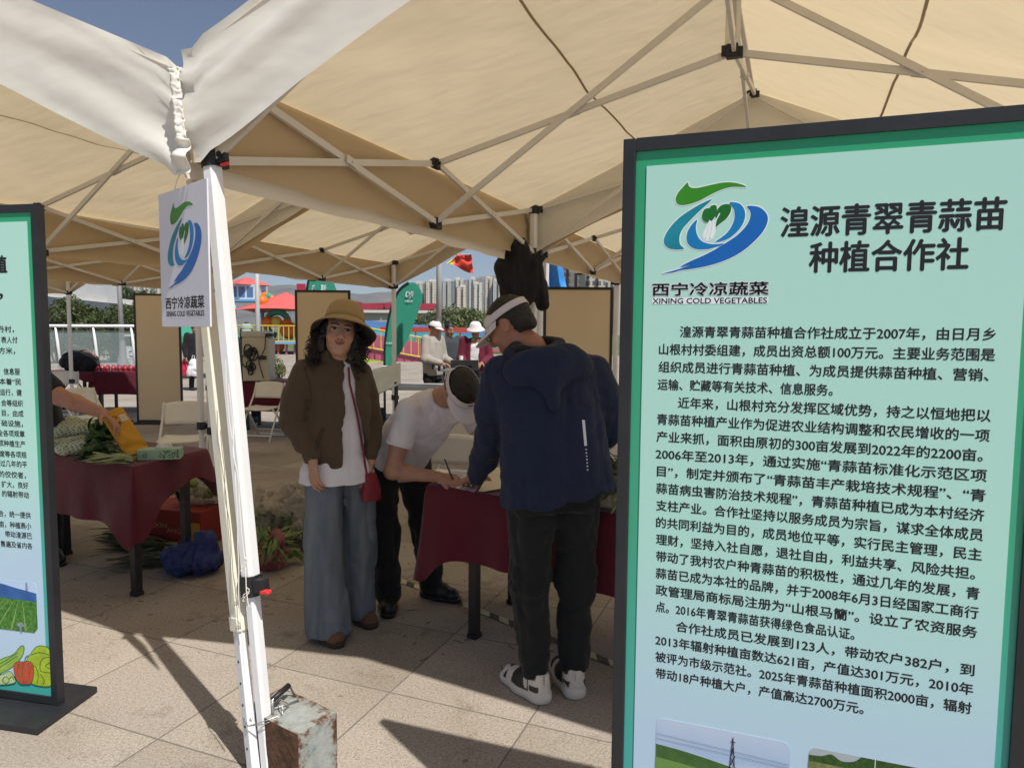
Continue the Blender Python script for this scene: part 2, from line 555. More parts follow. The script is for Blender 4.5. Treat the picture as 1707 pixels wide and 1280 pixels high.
def leg_tree(root, top, bot, red):
    ax = (top - bot); L = ax.length; Z = ax / L
    mid = bot + Z * (.66 if red else .62)
    mb = MB()
    X = (eU - Z * eU.dot(Z)).normalized(); Y = Z.cross(X)
    def prof(r, ch): return [(r, -ch), (r, ch), (ch, r), (-ch, r), (-r, ch), (-r, -ch), (-ch, -r), (ch, -r)]
    def ext(p, q, r, ch):
        A = [mb.bm.verts.new(p + X * u + Y * v) for u, v in prof(r, ch)]
        B = [mb.bm.verts.new(q + X * u + Y * v) for u, v in prof(r, ch)]
        for i in range(8): mb.bm.faces.new((A[i], A[(i + 1) % 8], B[(i + 1) % 8], B[i]))
        mb.bm.faces.new(A[::-1]); mb.bm.faces.new(B)
    ext(mid, top + Z * .02, .027, .015)
    lg = mb.build('leg', M['white_paint'], root)
    mb = MB(); ext(bot, mid + Z * .04, .0225, .012)
    mb.build('lower_tube', M['white_paint'], lg)
    mb = MB(); mb.box(bot + V(0, 0, .004), (.11, .11, .008), (eU, dU, UP)); mb.build('foot_plate', M['steel'], lg)
    mb = MB(); ext(mid - Z * .025, mid + Z * .045, .034, .02)
    mb.box(mid + X * .05 - Y * .01 + Z * .012, (.045, .04, .05), (X, Y, Z), .006)
    mb.build('clamp', M['black_plastic'], lg)
    if red:
        mb = MB(); mb.box(mid + X * .078 - Y * .02 - Z * .006, (.035, .022, .014), (X, Y, Z), .004); mb.build('release_lever', M['red_plastic'], lg)
    sp = top - Z * DH
    mb = MB(); ext(sp - Z * .034, sp + Z * .034, .0315, .018)
    mb.box(sp + X * .046, (.042, .024, .05), (X, Y, Z), .005); mb.box(sp + Y * .046, (.024, .042, .05), (X, Y, Z), .005)
    if not red: mb.box(sp - X * .046, (.042, .024, .05), (X, Y, Z), .005)
    mb.tube([sp + X * .046 - Y * .016, sp + X * .046 + Y * .016], .011, 10)
    mb.build('slider', M['black_plastic'], lg)
    mb = MB(); ext(top - Z * .03, top + Z * .03, .034, .02)
    mb.box(top + Y * .045, (.03, .05, .045), (X, Y, Z), .005); mb.box(top + X * .045, (.05, .03, .045), (X, Y, Z), .005)
    mb.build('corner_bracket', M['black_plastic'], lg)
    if red:
        mb = MB(); mb.box(sp + X * .055 - Z * .032, (.03, .016, .009), (X, Y, Z), .003); mb.build('slider_button', M['red_plastic'], lg)
SP = 1.045
tentA = build_tent(L1, 'nearest cream canopy tent, its white leg tied to the rusty weight block', 0.3, True, True)
tentB = build_tent(L1 - E_ * SP - eU * .015 + V(0, 0, -.04), 'cream canopy tent over the left produce table, gathered valance and cream leg sleeve', 3.1, False, True)
tentD = build_tent(L1 - E_ * SP + D_ * SP, 'cream canopy tent with the leg beside the green feather flag', 5.7)
for (i, j), lb in {(-2, 1): 'cream canopy tent over the woman in the pale green cap', (0, 1): 'cream canopy tent behind the black jacket, its far leg by the dark towers',
                   (-2, 0): 'cream canopy tent past the valance of the left produce table tent', (-3, 1): 'farthest cream canopy tent, its corner leg in front of the bushes'}.items():
    t = copy_tree(tentD); t.location = L1 + E_ * (SP * i) + D_ * (SP * j); t['label'] = lb
    if (i, j) == (-2, 1):
        for q_ in [o_ for o_ in COL.objects if o_.parent == t and o_.name.startswith('leg')][3:4]:
            for r_ in [o_ for o_ in COL.objects if o_.parent == q_]: bpy.data.objects.remove(r_)
            bpy.data.objects.remove(q_)

# B's near leg: cream sleeve over the telescoped leg with its row of holes (part of tent B)
ob = tentB.location
def wl(p): return p - ob
lt, lb_ = at(324, 300, 2.53), gnd(424, 1292); lb_.z = 0
ax = (lt - lb_).normalized()
sx = V(.78, -.62).normalized(); sx = (sx - ax * sx.dot(ax)).normalized(); sy = ax.cross(sx)
mb = MB(); mb.box(wl((lt + lb_) / 2 + ax * .26), (.046, .040, (lt - lb_).length - .52), (sx, sy, ax), .004)
leg = mb.build('leg', mat('cream_sleeve', (.80, .76, .62), .6, .04, 5, wrinkle=.5), tentB)
mb = MB(); mb.box(wl(lb_ + ax * .29), (.036, .032, .58), (sx, sy, ax), .003); mb.build('lower_tube', M['white_paint'], leg)
mb = MB()
nf = -sy if (sy.dot(V(.3, -1)) < 0) else sy
for k in range(5):
    c_ = wl(lb_ + ax * (.10 + .075 * k)) + nf * .0163
    mb.tube([c_ - nf * .001, c_ + nf * .0008], .0045, 10)
mb.build('adjustment_hole', M['black_plastic'], leg)
mb = MB(); mb.box(wl(lb_ + ax * .53), (.052, .046, .05), (sx, sy, ax), .004); mb.build('sleeve_cuff', bpy.data.materials['cream_sleeve'], leg)
# loose strings and the elastic strap at the corner of B's valance
mb = MB()
for k, (x0, y0, x1, y1, s_) in enumerate(((378, 600, 408, 1120, 2), (381, 640, 413, 1010, 3))):
    A, B = at(x0, y0, 2.33), at(x1, y1, 2.26)
    mb.tube([wl(A.lerp(B, t / 40) + V(.006 * vn(t * .4 * s_ / 5, k), .004 * vn(t * .3, 3 + k), 0)) for t in range(41)], .0016, 5)
for (x, y) in ((407, 935), (410, 985)):
    c_ = at(x, y, 2.27)
    mb.tube([wl(c_ + V(.012 * math.sin(t * 1.1) , 0, .014 * math.cos(t * .9) - .002 * t)) for t in range(12)], .0014, 5)
mb.build('string', M['cord'], tentB)
mb = MB()
A, B = at(303, 232, 2.36), at(302, 288, 2.36)
mb.grid(lambda u, v: wl(A.lerp(B, v) + V(.045 * (u - .5), .02 * math.sin(v * 9), 0)), 2, 14)
mb.build('elastic_strap', M['cord'], tentB, True, solid=.003)
mb = MB()
A, B = at(290, 114, 2.385), at(304, 236, 2.365)
mb.grid(lambda u, v: wl(A.lerp(B, v) + V(.034 * (u - .5) + .003 * vn(v * 22, u * 2), -.004 + .005 * vn(v * 34, u * 3, 2), .004 * vn(u * 3, v * 30))), 5, 60)
mb.build('gathered_hem', M['cord'], tentB, True, solid=.002)

# ================================================================== WEIGHT BLOCK
zt = .215
c0, c1, c2 = gnd(486, 1230, zt), gnd(561, 1187, zt), gnd(453, 1211, zt)
xa = (c1 - c0); wA = xa.length; xa.normalize()
ya = V(-xa.y, xa.x, 0); wB = .26
wA, wB = .168, .30
cen = c0 + xa * (.026 + wA / 2) + ya * wB / 2
q = N('rusty_painted_iron')
oc = q.obj()
gx_ = q.n('SeparateXYZ'); q.l(oc, gx_.inputs[0])
def edg(c, h): return q.math('SUBTRACT', h, q.math('ABSOLUTE', q.math('SUBTRACT', gx_.outputs[c[0]], c[1])))
e1, e2, e3 = edg(('X', 0), wA / 2), edg(('Y', 0), wB / 2), edg(('Z', zt / 2), zt / 2)
# distance to the nearest arris = the middle one of the three face distances
mn = q.math('MINIMUM', q.math('MAXIMUM', e1, e2), q.math('MINIMUM', q.math('MAXIMUM', e2, e3), q.math('MAXIMUM', e1, e3)))
wear = q.math('ADD', q.math('MULTIPLY', q.math('MINIMUM', mn, .05), 3.2), q.math('ADD', q.math('MULTIPLY', q.noise(34, 8, oc, .75), .55), q.math('MULTIPLY', q.noise(9, 4, oc), .35)))
pt = q.ramp(wear, [(.40, (.055, .024, .012)), (.46, (.12, .055, .03)), (.495, (.20, .17, .14)), (.53, (.27, .28, .26)), (.70, (.36, .385, .37))])
bl = q.ramp(q.noise(28, 5, oc, .7), [(.56, (1, 1, 1)), (.66, (.62, .85, .95))])
vc = q.n('SeparateXYZ'); q.l(q.n('NewGeometry').outputs['Normal'], vc.inputs[0])
q.l(q.mix(1.0, pt, bl, 'MULTIPLY'), q.b.inputs['Base Color'])
q.b.inputs['Roughness'].default_value = .75
q.bump(q.noise(40, 6, oc, .7), .6, .006)
M['rust'] = q.m
wt = empty('weight_block', V(cen.x, cen.y, 0), math.atan2(xa.y, xa.x), 'rusty iron weight block with flaking pale paint, wired to the tent leg', 'weight')
mb = MB(); mb.box((0, 0, zt / 2), (wA, wB, zt - .002), None, .007)
for f in list(mb.bm.faces): pass
bmesh.ops.subdivide_edges(mb.bm, edges=[e for e in mb.bm.edges if e.calc_length() > .1], cuts=7, use_grid_fill=True)
for v in mb.bm.verts:
    k = vn(v.co.x * 22, v.co.y * 22, v.co.z * 22); v.co += v.co.normalized() * .0035 * k
blk = mb.build('block', [M['rust'], mat('bare_rust', (.10, .048, .026), .85, .5, 24, .8, 50, .006)], wt, True, 40)
for p_ in blk.data.polygons:
    if p_.normal.x < -.6: p_.material_index = 1
mb = MB()
hx = [(-.05, .055), (-.045, .062), (.035, .062), (.05, .05)]
mb.tube([(-.055, .02, zt - .005), (-.05, .03, zt + .045), (.045, .06, zt + .05), (.07, .06, zt - .005)], .0042, 8)
mb.tube([(-.06, .05, zt + .004), (.05, .015, zt + .004)], .004, 8)
hd = mb.build('handle', M['steel'], wt, True)
mb = MB(); mb.tube([(-.045, .032, zt + .046), (.04, .058, zt + .051)], .0105, 12); mb.build('grip', M['black_plastic'], hd, True)
mb = MB()
random.seed(3)
wp = [gnd(420, 1200, .2), gnd(405, 1195, .2), gnd(412, 1205, .2), gnd(440, 1207, .2), gnd(466, 1190, .225), gnd(480, 1172, .23), gnd(462, 1168, .24), gnd(470, 1185, .235)]
inv = Matrix.Translation(V(cen.x, cen.y, 0)) @ Matrix.Rotation(math.atan2(xa.y, xa.x), 4, 'Z'); inv = inv.inverted()
for k in range(2):
    mb.tube([inv @ (p + V(.008 * random.uniform(-1, 1), 0, .012 * random.uniform(-1, 1))) for p in wp], .0017, 6)
mb.build('tie_wire', M['steel'], wt, True)
# ================================================================== DISPLAY BOARDS
def panel_mat(name, top, mid, bot, H=1.95):
    q = N(name)
    oc = q.obj()
    s_ = q.n('SeparateXYZ'); q.l(oc, s_.inputs[0])
    t = q.math('DIVIDE', s_.outputs['Z'], H)
    t2 = q.math('ADD', t, q.math('MULTIPLY_ADD', q.noise(1.6, 2, oc), .12, -.06))
    q.l(q.ramp(t2, [(.0, bot), (.30, bot), (.52, mid), (.95, top)]), q.b.inputs['Base Color'])
    q.b.inputs['Roughness'].default_value = .22
    q.b.inputs['Specular IOR Level'].default_value = .5
    return q.m
M['print'] = panel_mat('banner_print', (.44, .73, .64), (.44, .75, .67), (.46, .63, .79))
M['border'] = panel_mat('banner_border', (.03, .34, .16), (.05, .38, .24), (.06, .40, .36))
M['ink'] = mat('black_ink', (.012, .012, .014), .45, .05)
M['white_ink'] = mat('white_ink', (.78, .85, .86), .4, .02)
M['cream_back'] = mat('cream_board_back', (.66, .54, .37), .7, .03, 2)
def grad_mat(name, stops, axis='Z', z0=0., z1=1., rough=.4, noise=0, ns=30):
    q = N(name)
    oc = q.obj()
    s_ = q.n('SeparateXYZ'); q.l(oc, s_.inputs[0])
    t = q.math('DIVIDE', q.math('SUBTRACT', s_.outputs[axis], z0), z1 - z0)
    if noise: t = q.math('ADD', t, q.math('MULTIPLY_ADD', q.noise(ns, 4, oc), noise, -noise / 2))
    q.l(q.ramp(t, stops), q.b.inputs['Base Color'])
    q.b.inputs['Roughness'].default_value = rough
    return q.m
LOGO = {
 'leaf': [(345,75),(300,118),(260,165),(240,215),(255,262),(305,280),(380,270),(460,245),(540,205),(640,162),(740,140),(862,148),(800,115),(720,98),(640,98),(540,113),(440,130),(385,126),(357,108)],
 'teal': [(567,243),(480,272),(380,325),(270,400),(180,500),(140,590),(160,650),(220,682),(328,682),(292,640),(284,570),(310,500),(370,430),(450,350)],
 'in_l': [(440,418),(390,465),(355,530),(350,600),(375,650),(430,685),(510,693),(590,682),(682,645),(600,648),(520,633),(470,600),(440,545),(430,480)],
 'in_r': [(722,280),(762,340),(770,420),(742,500),(692,565),(608,628),(690,615),(760,575),(830,500),(860,420),(853,350),(818,300),(770,280)],
 'big': [(873,322),(905,370),(900,440),(860,510),(790,580),(700,640),(600,700),(500,750),(400,792),(295,848),(388,830),(290,866),(132,908),(240,897),(300,880),(450,862),(600,830),(740,780),(860,710),(960,620),(1030,530),(1055,450),(1040,390),(990,340),(930,320)],
 'veg1': [(700,290),(735,310),(735,360),(700,420),(650,460),(610,490),(612,430),(600,390),(615,340),(650,300)],
 'veg2': [(560,300),(600,295),(612,320),(605,380),(575,430),(545,420),(535,380),(548,330)],
 'veg3': [(510,325),(548,322),(560,360),(550,420),(535,450),(498,430),(483,395),(490,350)],
 'stem': [(540,440),(525,500),(500,560),(505,600),(535,612),(565,600),(590,560),(600,490),(612,440),(585,445),(570,470),(560,430)],
}
M['lg_green'] = mat('logo_green', (.035, .26, .012), .4, .15)
M['lg_green2'] = mat('logo_dark_green', (.01, .15, .02), .4, .15)
M['lg_blue'] = mat('logo_blue', (.005, .13, .47), .4, .12, 3)
M['lg_blue2'] = mat('logo_mid_blue', (.005, .20, .50), .4, .15, 3)
M['lg_teal'] = mat('logo_teal', (.008, .24, .33), .4, .3, 6)
def logo_parts(T, parent, x0, z1, sw, sh=None, outline=True, squash_text=True):
    """emblem + its two lines of writing, drawn inside a box whose top left is (x0, z1); width sw"""
    k = sw / 1040; kz = (sh / 1125) if sh else k
    f = lambda p: (x0 + (p[0] - 45) * k, z1 - (p[1] - 70) * kz)
    lg = empty('emblem', par=parent)
    groups = (('leaf_mark', ('leaf',), 'lg_green'), ('teal_stroke', ('teal',), 'lg_teal'), ('inner_stroke', ('in_l', 'in_r'), 'lg_blue2'), ('long_stroke', ('big',), 'lg_blue'),
              ('cabbage_leaves', ('veg1', 'veg2', 'veg3'), 'lg_green2'), ('cabbage_stem', ('stem',), 'white_ink'))
    if outline:
        mb = MB()
        for n in LOGO:
            mb.prism([f(p) for p in grow(smooth_poly(LOGO[n], 4), 9)], lambda u, v, w_: T(u, v, w_ + .0001), .0002)
        mb.build('emblem_outline', M['white_ink'], lg)
    for nm, ks, mm in groups:
        mb = MB()
        for i, n in enumerate(ks):
            mb.prism([f(p) for p in smooth_poly(LOGO[n], 4)], lambda u, v, w_, i=i: T(u, v, w_ + .0004 + .0002 * i), .0002)
        if nm == 'cabbage_stem':
            for a in ((560, 450, 525, 590), (585, 460, 560, 590), (640, 370, 600, 450)):
                p0, p1 = f(a[:2]), f(a[2:]); dx, dz = p1[0] - p0[0], p1[1] - p0[1]; L = math.hypot(dx, dz); nx, nz = -dz / L * k * 5, dx / L * k * 5
                mb.prism([(p0[0] - nx, p0[1] - nz), (p0[0] + nx, p0[1] + nz), (p1[0] + nx, p1[1] + nz), (p1[0] - nx, p1[1] - nz)], lambda u, v, w_: T(u, v, w_ + .0012), .0002)
        mb.build(nm, M[mm], lg)
    ya, yb = z1 - (1058 - 70) * kz, z1 - (1162 - 70) * kz
    xa_, xb_ = x0, x0 + 1035 * k
    if outline:
        mb = MB()
        for dx in (-6, 0, 6):
            for dy in (-6, 0, 6):
                if dx or dy: text_into(mb, '西宁冷凉蔬菜', lambda u, v, w_, dx=dx, dy=dy: T(u + dx * k, v + dy * kz, .0004 + .00005 * (dx + dy / 3) / 6), xa_, xb_, ya, 118 * kz, 0, .02)
        mb.prism(rrect(xa_ - 4 * k, yb - 32 * kz, xb_ + 4 * k, yb + 30 * kz, 6 * k, 2), lambda u, v, w_: T(u, v, w_ + .0002), .0002)
        mb.build('lettering_outline', M['white_ink'], lg)
    mb = MB()
    text_into(mb, '西宁冷凉蔬菜', lambda u, v, w_: T(u, v, .0007), xa_, xb_, ya, 118 * kz, 0, .018)
    text_into(mb, 'XINING COLD VEGETABLES', lambda u, v, w_: T(u, v, .0007), xa_ + 4 * k, xb_ - 8 * k, yb, 52 * kz, 0, .012, (.36, .72))
    mb.build('lettering', M['ink'], lg)
    return lg
FW, BW, BH, BD = .030, .865, 2.0, .034
def board(name, origin, dirv, label, front, H=BH, wid=BW, base=True):
    """upright framed board; local x along the board, -y the printed face"""
    dirv = V(dirv[0], dirv[1]).normalized()
    root = empty(name, V(origin.x, origin.y, 0), math.atan2(dirv.y, dirv.x), label, 'display board', 'framed display boards')
    mb = MB()
    for x in (FW / 2, wid - FW / 2): mb.box((x, 0, H / 2 + .01), (FW, BD, H - .02), None, .003)
    for z in (H - FW / 2, .045): mb.box((wid / 2, 0, z), (wid - 2 * FW - .001, BD - .002, FW), None, .003)
    mb.build('frame', M['black_metal'], root)
    mb = MB(); mb.box((wid / 2, .004, H / 2 + .015), (wid - 2 * FW + .004, .012, H - 2 * FW - .03))
    mb.build('backing', M['cream_back'], root)
    if base:
        mb = MB(); mb.prism([(-.06, -.17), (wid + .06, -.17), (wid + .03, .15), (-.03, .15)], lambda u, v, w_: V(u, v, .004 + w_), .022)
        mb.build('base_plate', M['black_metal'], root)
    if front:
        y = -BD / 2 + .008
        mb = MB(); mb.box((wid / 2, y + .003, H / 2 + .015), (wid - 2 * FW, .006, H - 2 * FW - .03)); mb.build('border_panel', M['border'], root)
        mb = MB(); mb.box((wid / 2 + .0, y - .0012, H / 2 + .03), (wid - 2 * FW - .05, .0022, H - 2 * FW - .13)); mb.build('print_panel', M['print'], root)
        yy = y - .0024
        return root, (lambda u, v, w_=0: V(u, yy - w_, v))
    return root, None
# --- right board
rb, T = board('display_board', V(.256, 1.671) + V(.939, -.342).normalized() * 0 + V(.342, .939).normalized() * .017, (.939, -.342),
              'large mint green display board with long black text, nearest the camera', True)
logo_parts(T, rb, .075, 1.893, .257, .278)
mb = MB()
text_into(mb, '湟源青翠青蒜苗', T, .352, .771, 1.791, .064, .0003, .022)
text_into(mb, '种植合作社', T, .413, .71, 1.713, .064, .0003, .022)
mb.build('title_lettering', M['ink'], rb)
LN = [('湟源青翠青蒜苗种植合作社成立于2007年，由日月乡', .141, .766), ('山根村村委组建，成员出资总额100万元。主要业务范围是', .094, .767), ('组织成员进行青蒜苗种植、为成员提供蒜苗种植、营销、', .094, .758),
      ('运输、贮藏等有关技术、信息服务。', .093, .47), ('近年来，山根村充分发挥区域优势，持之以恒地把以', .141, .766), ('青蒜苗种植产业作为促进农业结构调整和农民增收的一项', .093, .766),
      ('产业来抓，面积由原初的300亩发展到2022年的2200亩。', .093, .756), ('2006年至2013年，通过实施“青蒜苗标准化示范区项', .092, .765), ('目”，制定并颁布了“青蒜苗丰产栽培技术规程”、“青', .096, .765),
      ('蒜苗病虫害防治技术规程”，青蒜苗种植已成为本村经济', .095, .765), ('支柱产业。合作社坚持以服务成员为宗旨，谋求全体成员', .096, .765), ('的共同利益为目的，成员地位平等，实行民主管理，民主', .097, .765),
      ('理财，坚持入社自愿，退社自由，利益共享、风险共担。', .098, .755), ('带动了我村农户种青蒜苗的积极性，通过几年的发展，青', .099, .765), ('蒜苗已成为本社的品牌，并于2008年6月3日经国家工商行', .099, .765),
      ('政管理局商标局注册为“山根马籣”。设立了农资服务', .100, .765), ('点。2016年青翠青蒜苗获得绿色食品认证。', .101, .535), ('合作社成员已发展到123人，带动农户382户，到', .150, .764),
      ('2013年辐射种植亩数达621亩，产值达301万元，2010年', .102, .764), ('被评为市级示范社。2025年青蒜苗种植面积2000亩，辐射', .103, .763), ('带动18户种植大户，产值高达2700万元。', .105, .56)]
mb = MB()
for i, (t, a, b) in enumerate(LN):
    text_into(mb, t, T, a, b, 1.551 - .0414 * i, .0255, .0003, .016)
mb.build('body_lettering', M['ink'], rb)
M['ph_sky'] = grad_mat('photo_sky', [(0, (.60, .66, .74)), (.45, (.36, .50, .72)), (1, (.50, .60, .76))], 'Z', .48, .62, .4, .5, 9)
M['ph_field'] = grad_mat('photo_field', [(0, (.12, .34, .05)), (.7, (.10, .30, .05)), (1, (.16, .26, .07))], 'Z', .38, .52, .4, .4, 60)
M['ph_hill'] = mat('photo_hill', (.05, .13, .03), .4, .3, 40)
M['ph_far'] = mat('photo_far_hill', (.03, .12, .36), .4, .3, 18)
M['ph_tree'] = mat('photo_tree', (.03, .08, .015), .4, .5, 90)
ph = MB(); ph.prism(rrect(.109, .40, .414, .613, .018), T, .0006)
p1 = ph.build('field_photo', M['ph_sky'], rb)
mb = MB(); mb.prism(smooth_poly([(.1095, .545), (.18, .540), (.27, .528), (.36, .512), (.4135, .505)], 3, False) + [(.4135, .42), (.1095, .42)], lambda u, v, w_: T(u, v, w_ + .0008), .0003); mb.build('hill', M['ph_hill'], p1)
mb = MB(); mb.prism(smooth_poly([(.1095, .512), (.18, .508), (.27, .500), (.36, .495), (.4135, .494)], 3, False) + [(.4135, .418), (.396, .4005), (.127, .4005), (.1095, .418)], lambda u, v, w_: T(u, v, w_ + .0013), .0003); mb.build('crop_rows', M['ph_field'], p1)
mb = MB()
for a in ((.288, .60, .280, .49), (.288, .60, .296, .49), (.2855, .575, .2935, .55), (.2905, .575, .2835, .55), (.2845, .55, .2945, .525), (.2915, .55, .282, .525), (.283, .525, .2955, .495), (.293, .525, .281, .495), (.282, .588, .294, .588), (.110, .572, .413, .560), (.110, .560, .413, .552)):
    dx, dz = a[2] - a[0], a[3] - a[1]; L = math.hypot(dx, dz); wdt = .0008 if abs(dx) < .1 else .00025; nx, nz = -dz / L * wdt, dx / L * wdt
    mb.prism([(a[0] - nx, a[1] - nz), (a[0] + nx, a[1] + nz), (a[2] + nx, a[3] + nz), (a[2] - nx, a[3] - nz)], lambda u, v, w_: T(u, v, w_ + .0018), .0002)
mb.build('pylon', M['ink'], p1)
mb = MB(); mb.prism(rrect(.453, .40, .755, .613, .018), T, .0006)
p2 = mb.build('orchard_photo', mat('photo_grey_sky', (.38, .44, .48), .4, .1, 20), rb)
mb = MB(); mb.prism(smooth_poly([(.4535, .594), (.48, .597), (.50, .605), (.52, .594), (.545, .598), (.560, .612)], 3, False) + [(.735, .612), (.7545, .594), (.7545, .42), (.4535, .42)], lambda u, v, w_: T(u, v, w_ + .0008), .0003); mb.build('treeline', M['ph_tree'], p2)
mb = MB(); mb.prism([(.4535, .580), (.56, .580), (.58, .565), (.7545, .56), (.7545, .42), (.738, .4005), (.47, .4005), (.4535, .418)], lambda u, v, w_: T(u, v, w_ + .0013), .0003); mb.build('orchard_ground', mat('photo_ground', (.17, .20, .07), .4, .4, 50), p2)
mb = MB(); mb.prism([(.587, .612), (.5885, .612), (.5885, .44), (.587, .44)], lambda u, v, w_: T(u, v, w_ + .0018), .0003); mb.build('pole', M['white_ink'], p2)
# --- left board
ld = V(.977, -.211).normalized()
lbn, T = board('display_board', V(-1.818, 2.722) - ld * BW, ld, 'mint green display board cut off at the left, pepper and cabbage drawn at its foot', True, 2.02)
LBO = V(-1.818, 2.722) - ld * BW
LN_ = V(ld.y, -ld.x)
def lpl(x, y):
    d = ray(x, y); t = (LBO + LN_ * .017 - CAM).dot(LN_) / d.dot(LN_)
    p = CAM + d * t
    return (p - LBO).dot(ld), p.z
mb = MB()
for t, x, y, n in (('丹村，', 21, 549, 3), ('表人付', 27, 567, 3), ('方米，', 23, 585, 3), ('信息服', 31, 620, 3), ('本着“民', 33, 637, 4), ('运行，健', 34, 655, 4), ('会等组织', 36, 673, 4), ('目，由成', 37, 690, 4), ('础设施，', 36, 707, 4),
                   ('全各项规章', 39, 724, 5), ('项种植生产', 40, 741, 5), ('度等各项规', 42, 759, 5), ('过几年的平', 43, 775, 5), ('的佼佼者，', 41, 793, 5), ('扩大，良好', 45, 810, 5), ('的辐射带动', 46, 826, 5), ('合，统一提供', 49, 860, 6),
                   ('亩，种植燕小', 50, 878, 6), ('带动湟源巴', 51, 894, 5), ('售遍及省内各', 52, 911, 6)):
    s1, z = lpl(x, y)
    text_into(mb, t, T, s1 - .0258 * n, s1, z, .0255, .0003, .016)
mb.build('body_lettering', M['ink'], lbn)
mb = MB(); s1, z = lpl(9, 441); text_into(mb, '植', T, s1 - .06, s1, z, .066, .0006, .030)
s1, z = lpl(2, 486); text_into(mb, '，', T, s1 - .016, s1, z, .06, .0006, .02)
mb.build('title_lettering', M['ink'], lbn)
(sa, za), (sb, zb) = lpl(58, 972), lpl(62, 1056)
M['ph_sky2'] = grad_mat('photo_sky_pale', [(0, (.62, .72, .82)), (1, (.45, .62, .85))], 'Z', zb, za, .4, .2, 12)
mb = MB(); mb.prism(rrect(sb - .30, zb, sb, za, .018), T, .0006); p3 = mb.build('vineyard_photo', M['ph_sky2'], lbn)
x0, x1 = sb - .2995, sb - .0005
hh = za - zb
mb = MB(); mb.prism(smooth_poly([(x0, zb + hh * .86), (x0 + .1, zb + hh * .93), (x0 + .2, zb + hh * .86), (x1, zb + hh * .79)], 4, False) + [(x1, zb + .03), (x0, zb + .03)], lambda u, v, w_: T(u, v, w_ + .0008), .0003); mb.build('far_hill', M['ph_far'], p3)
mb = MB(); mb.prism([(x0, zb + hh * .66), (x1, zb + hh * .62), (x1, zb + .018), (x1 - .018, zb + .0005), (x0 + .018, zb + .0005), (x0, zb + .018)], lambda u, v, w_: T(u, v, w_ + .0013), .0003); mb.build('vineyard', M['ph_field'] if False else mat('photo_vines', (.06, .20, .03), .4, .7, 70), p3)
mb = MB()
for k in range(9):
    a0, a1 = x0 + .13 + .02 * k, x0 + .01 + .07 * k - .12
    top, bot = (a0, zb + hh * .62), (a1, zb + .004)
    if bot[0] < x0 + .02:
        t = (x0 + .02 - bot[0]) / (top[0] - bot[0]); bot = (x0 + .02, bot[1] + (top[1] - bot[1]) * t)
    if bot[0] > x1 - .02: continue
    mb.prism([(top[0] - .001, top[1]), (top[0] + .001, top[1]), (bot[0] + .005, bot[1]), (bot[0] - .004, bot[1])], lambda u, v, w_: T(u, v, w_ + .0018), .0002)
mb.build('vine_row', mat('photo_row', (.22, .36, .10), .4, .5, 90), p3)
mb = MB(); s1, z = lpl(43, 985); mb.prism([(s1 - .004, z + .035), (s1 + .004, z + .035), (s1 + .006, z), (s1 - .006, z)], lambda u, v, w_: T(u, v, w_ + .0019), .0002)
s1, z = lpl(33, 1043); mb.prism(smooth_poly([(s1 - .02, z), (s1, z + .014), (s1 + .02, z), (s1 + .004, z - .006), (s1 + .003, z - .03), (s1 - .003, z - .03), (s1 - .004, z - .006)], 2), lambda u, v, w_: T(u, v, w_ + .0019), .0002)
mb.build('field_worker', mat('photo_figure', (.25, .30, .42), .4, .3, 60), p3)
# drawn vegetables at the foot
def drawn(name, pts, m_, lvl, lines=(), lw=.0016, close=5):
    P2 = [lpl(*p) for p in pts]
    mb = MB(); sp_ = smooth_poly(P2, close)
    mb.prism(grow(sp_, .003), lambda u, v, w_: T(u, v, w_ + lvl), .0002)
    o = mb.build(name + '_outline', M['lg_green2'], lbn)
    mb = MB(); mb.prism(sp_, lambda u, v, w_: T(u, v, w_ + lvl + .0004), .0002); mb.build(name, m_, lbn)
    if lines:
        mb = MB()
        for ln in lines:
            q = smooth_poly([lpl(*p) for p in ln], 5, False)
            for (a, b), (c_, d_) in zip(q, q[1:]):
                L = math.hypot(c_ - a, d_ - b) or 1; nx, nz = -(d_ - b) / L * lw, (c_ - a) / L * lw
                mb.prism([(a - nx, b - nz), (a + nx, b + nz), (c_ + nx, d_ + nz), (c_ - nx, d_ - nz)], lambda u, v, w_: T(u, v, w_ + lvl + .0007), .0002)
        mb.build(name + '_lines', M['lg_green2'], lbn)
dg1, dg2, dgr = mat('drawn_light_green', (.30, .46, .08), .4, .25, 30), mat('drawn_yellow_green', (.36, .48, .03), .4, .3, 25), mat('drawn_red', (.52, .075, .04), .4, .4, 14)
drawn('drawn_cucumber', [(-30, 1118), (0, 1100), (20, 1092), (33, 1078), (38, 1080), (34, 1095), (18, 1112), (0, 1122), (-30, 1138)], dg1, .0004, [[(-20, 1124), (5, 1108), (26, 1094)], [(-10, 1112), (10, 1100), (28, 1088)]])
drawn('drawn_cabbage', [(40, 1110), (50, 1090), (62, 1078), (80, 1083), (83, 1110), (84, 1142), (52, 1140), (44, 1125)], dg2, .0004, [[(82, 1095), (68, 1100), (66, 1118), (83, 1122)], [(50, 1092), (64, 1088), (80, 1092)], [(44, 1118), (56, 1110), (62, 1125), (60, 1140)], [(83, 1105), (74, 1110), (83, 1116)], [(66, 1124), (72, 1134), (70, 1141)]])
drawn('drawn_slices', [(-30, 1128), (0, 1126), (14, 1120), (22, 1130), (22, 1138), (0, 1141), (-30, 1138)], mat('drawn_pale', (.50, .60, .28), .4, .2, 40), .0010, [[(2, 1134), (8, 1128), (14, 1134), (8, 1140), (2, 1134)], [(14, 1132), (19, 1128), (22, 1134)]])
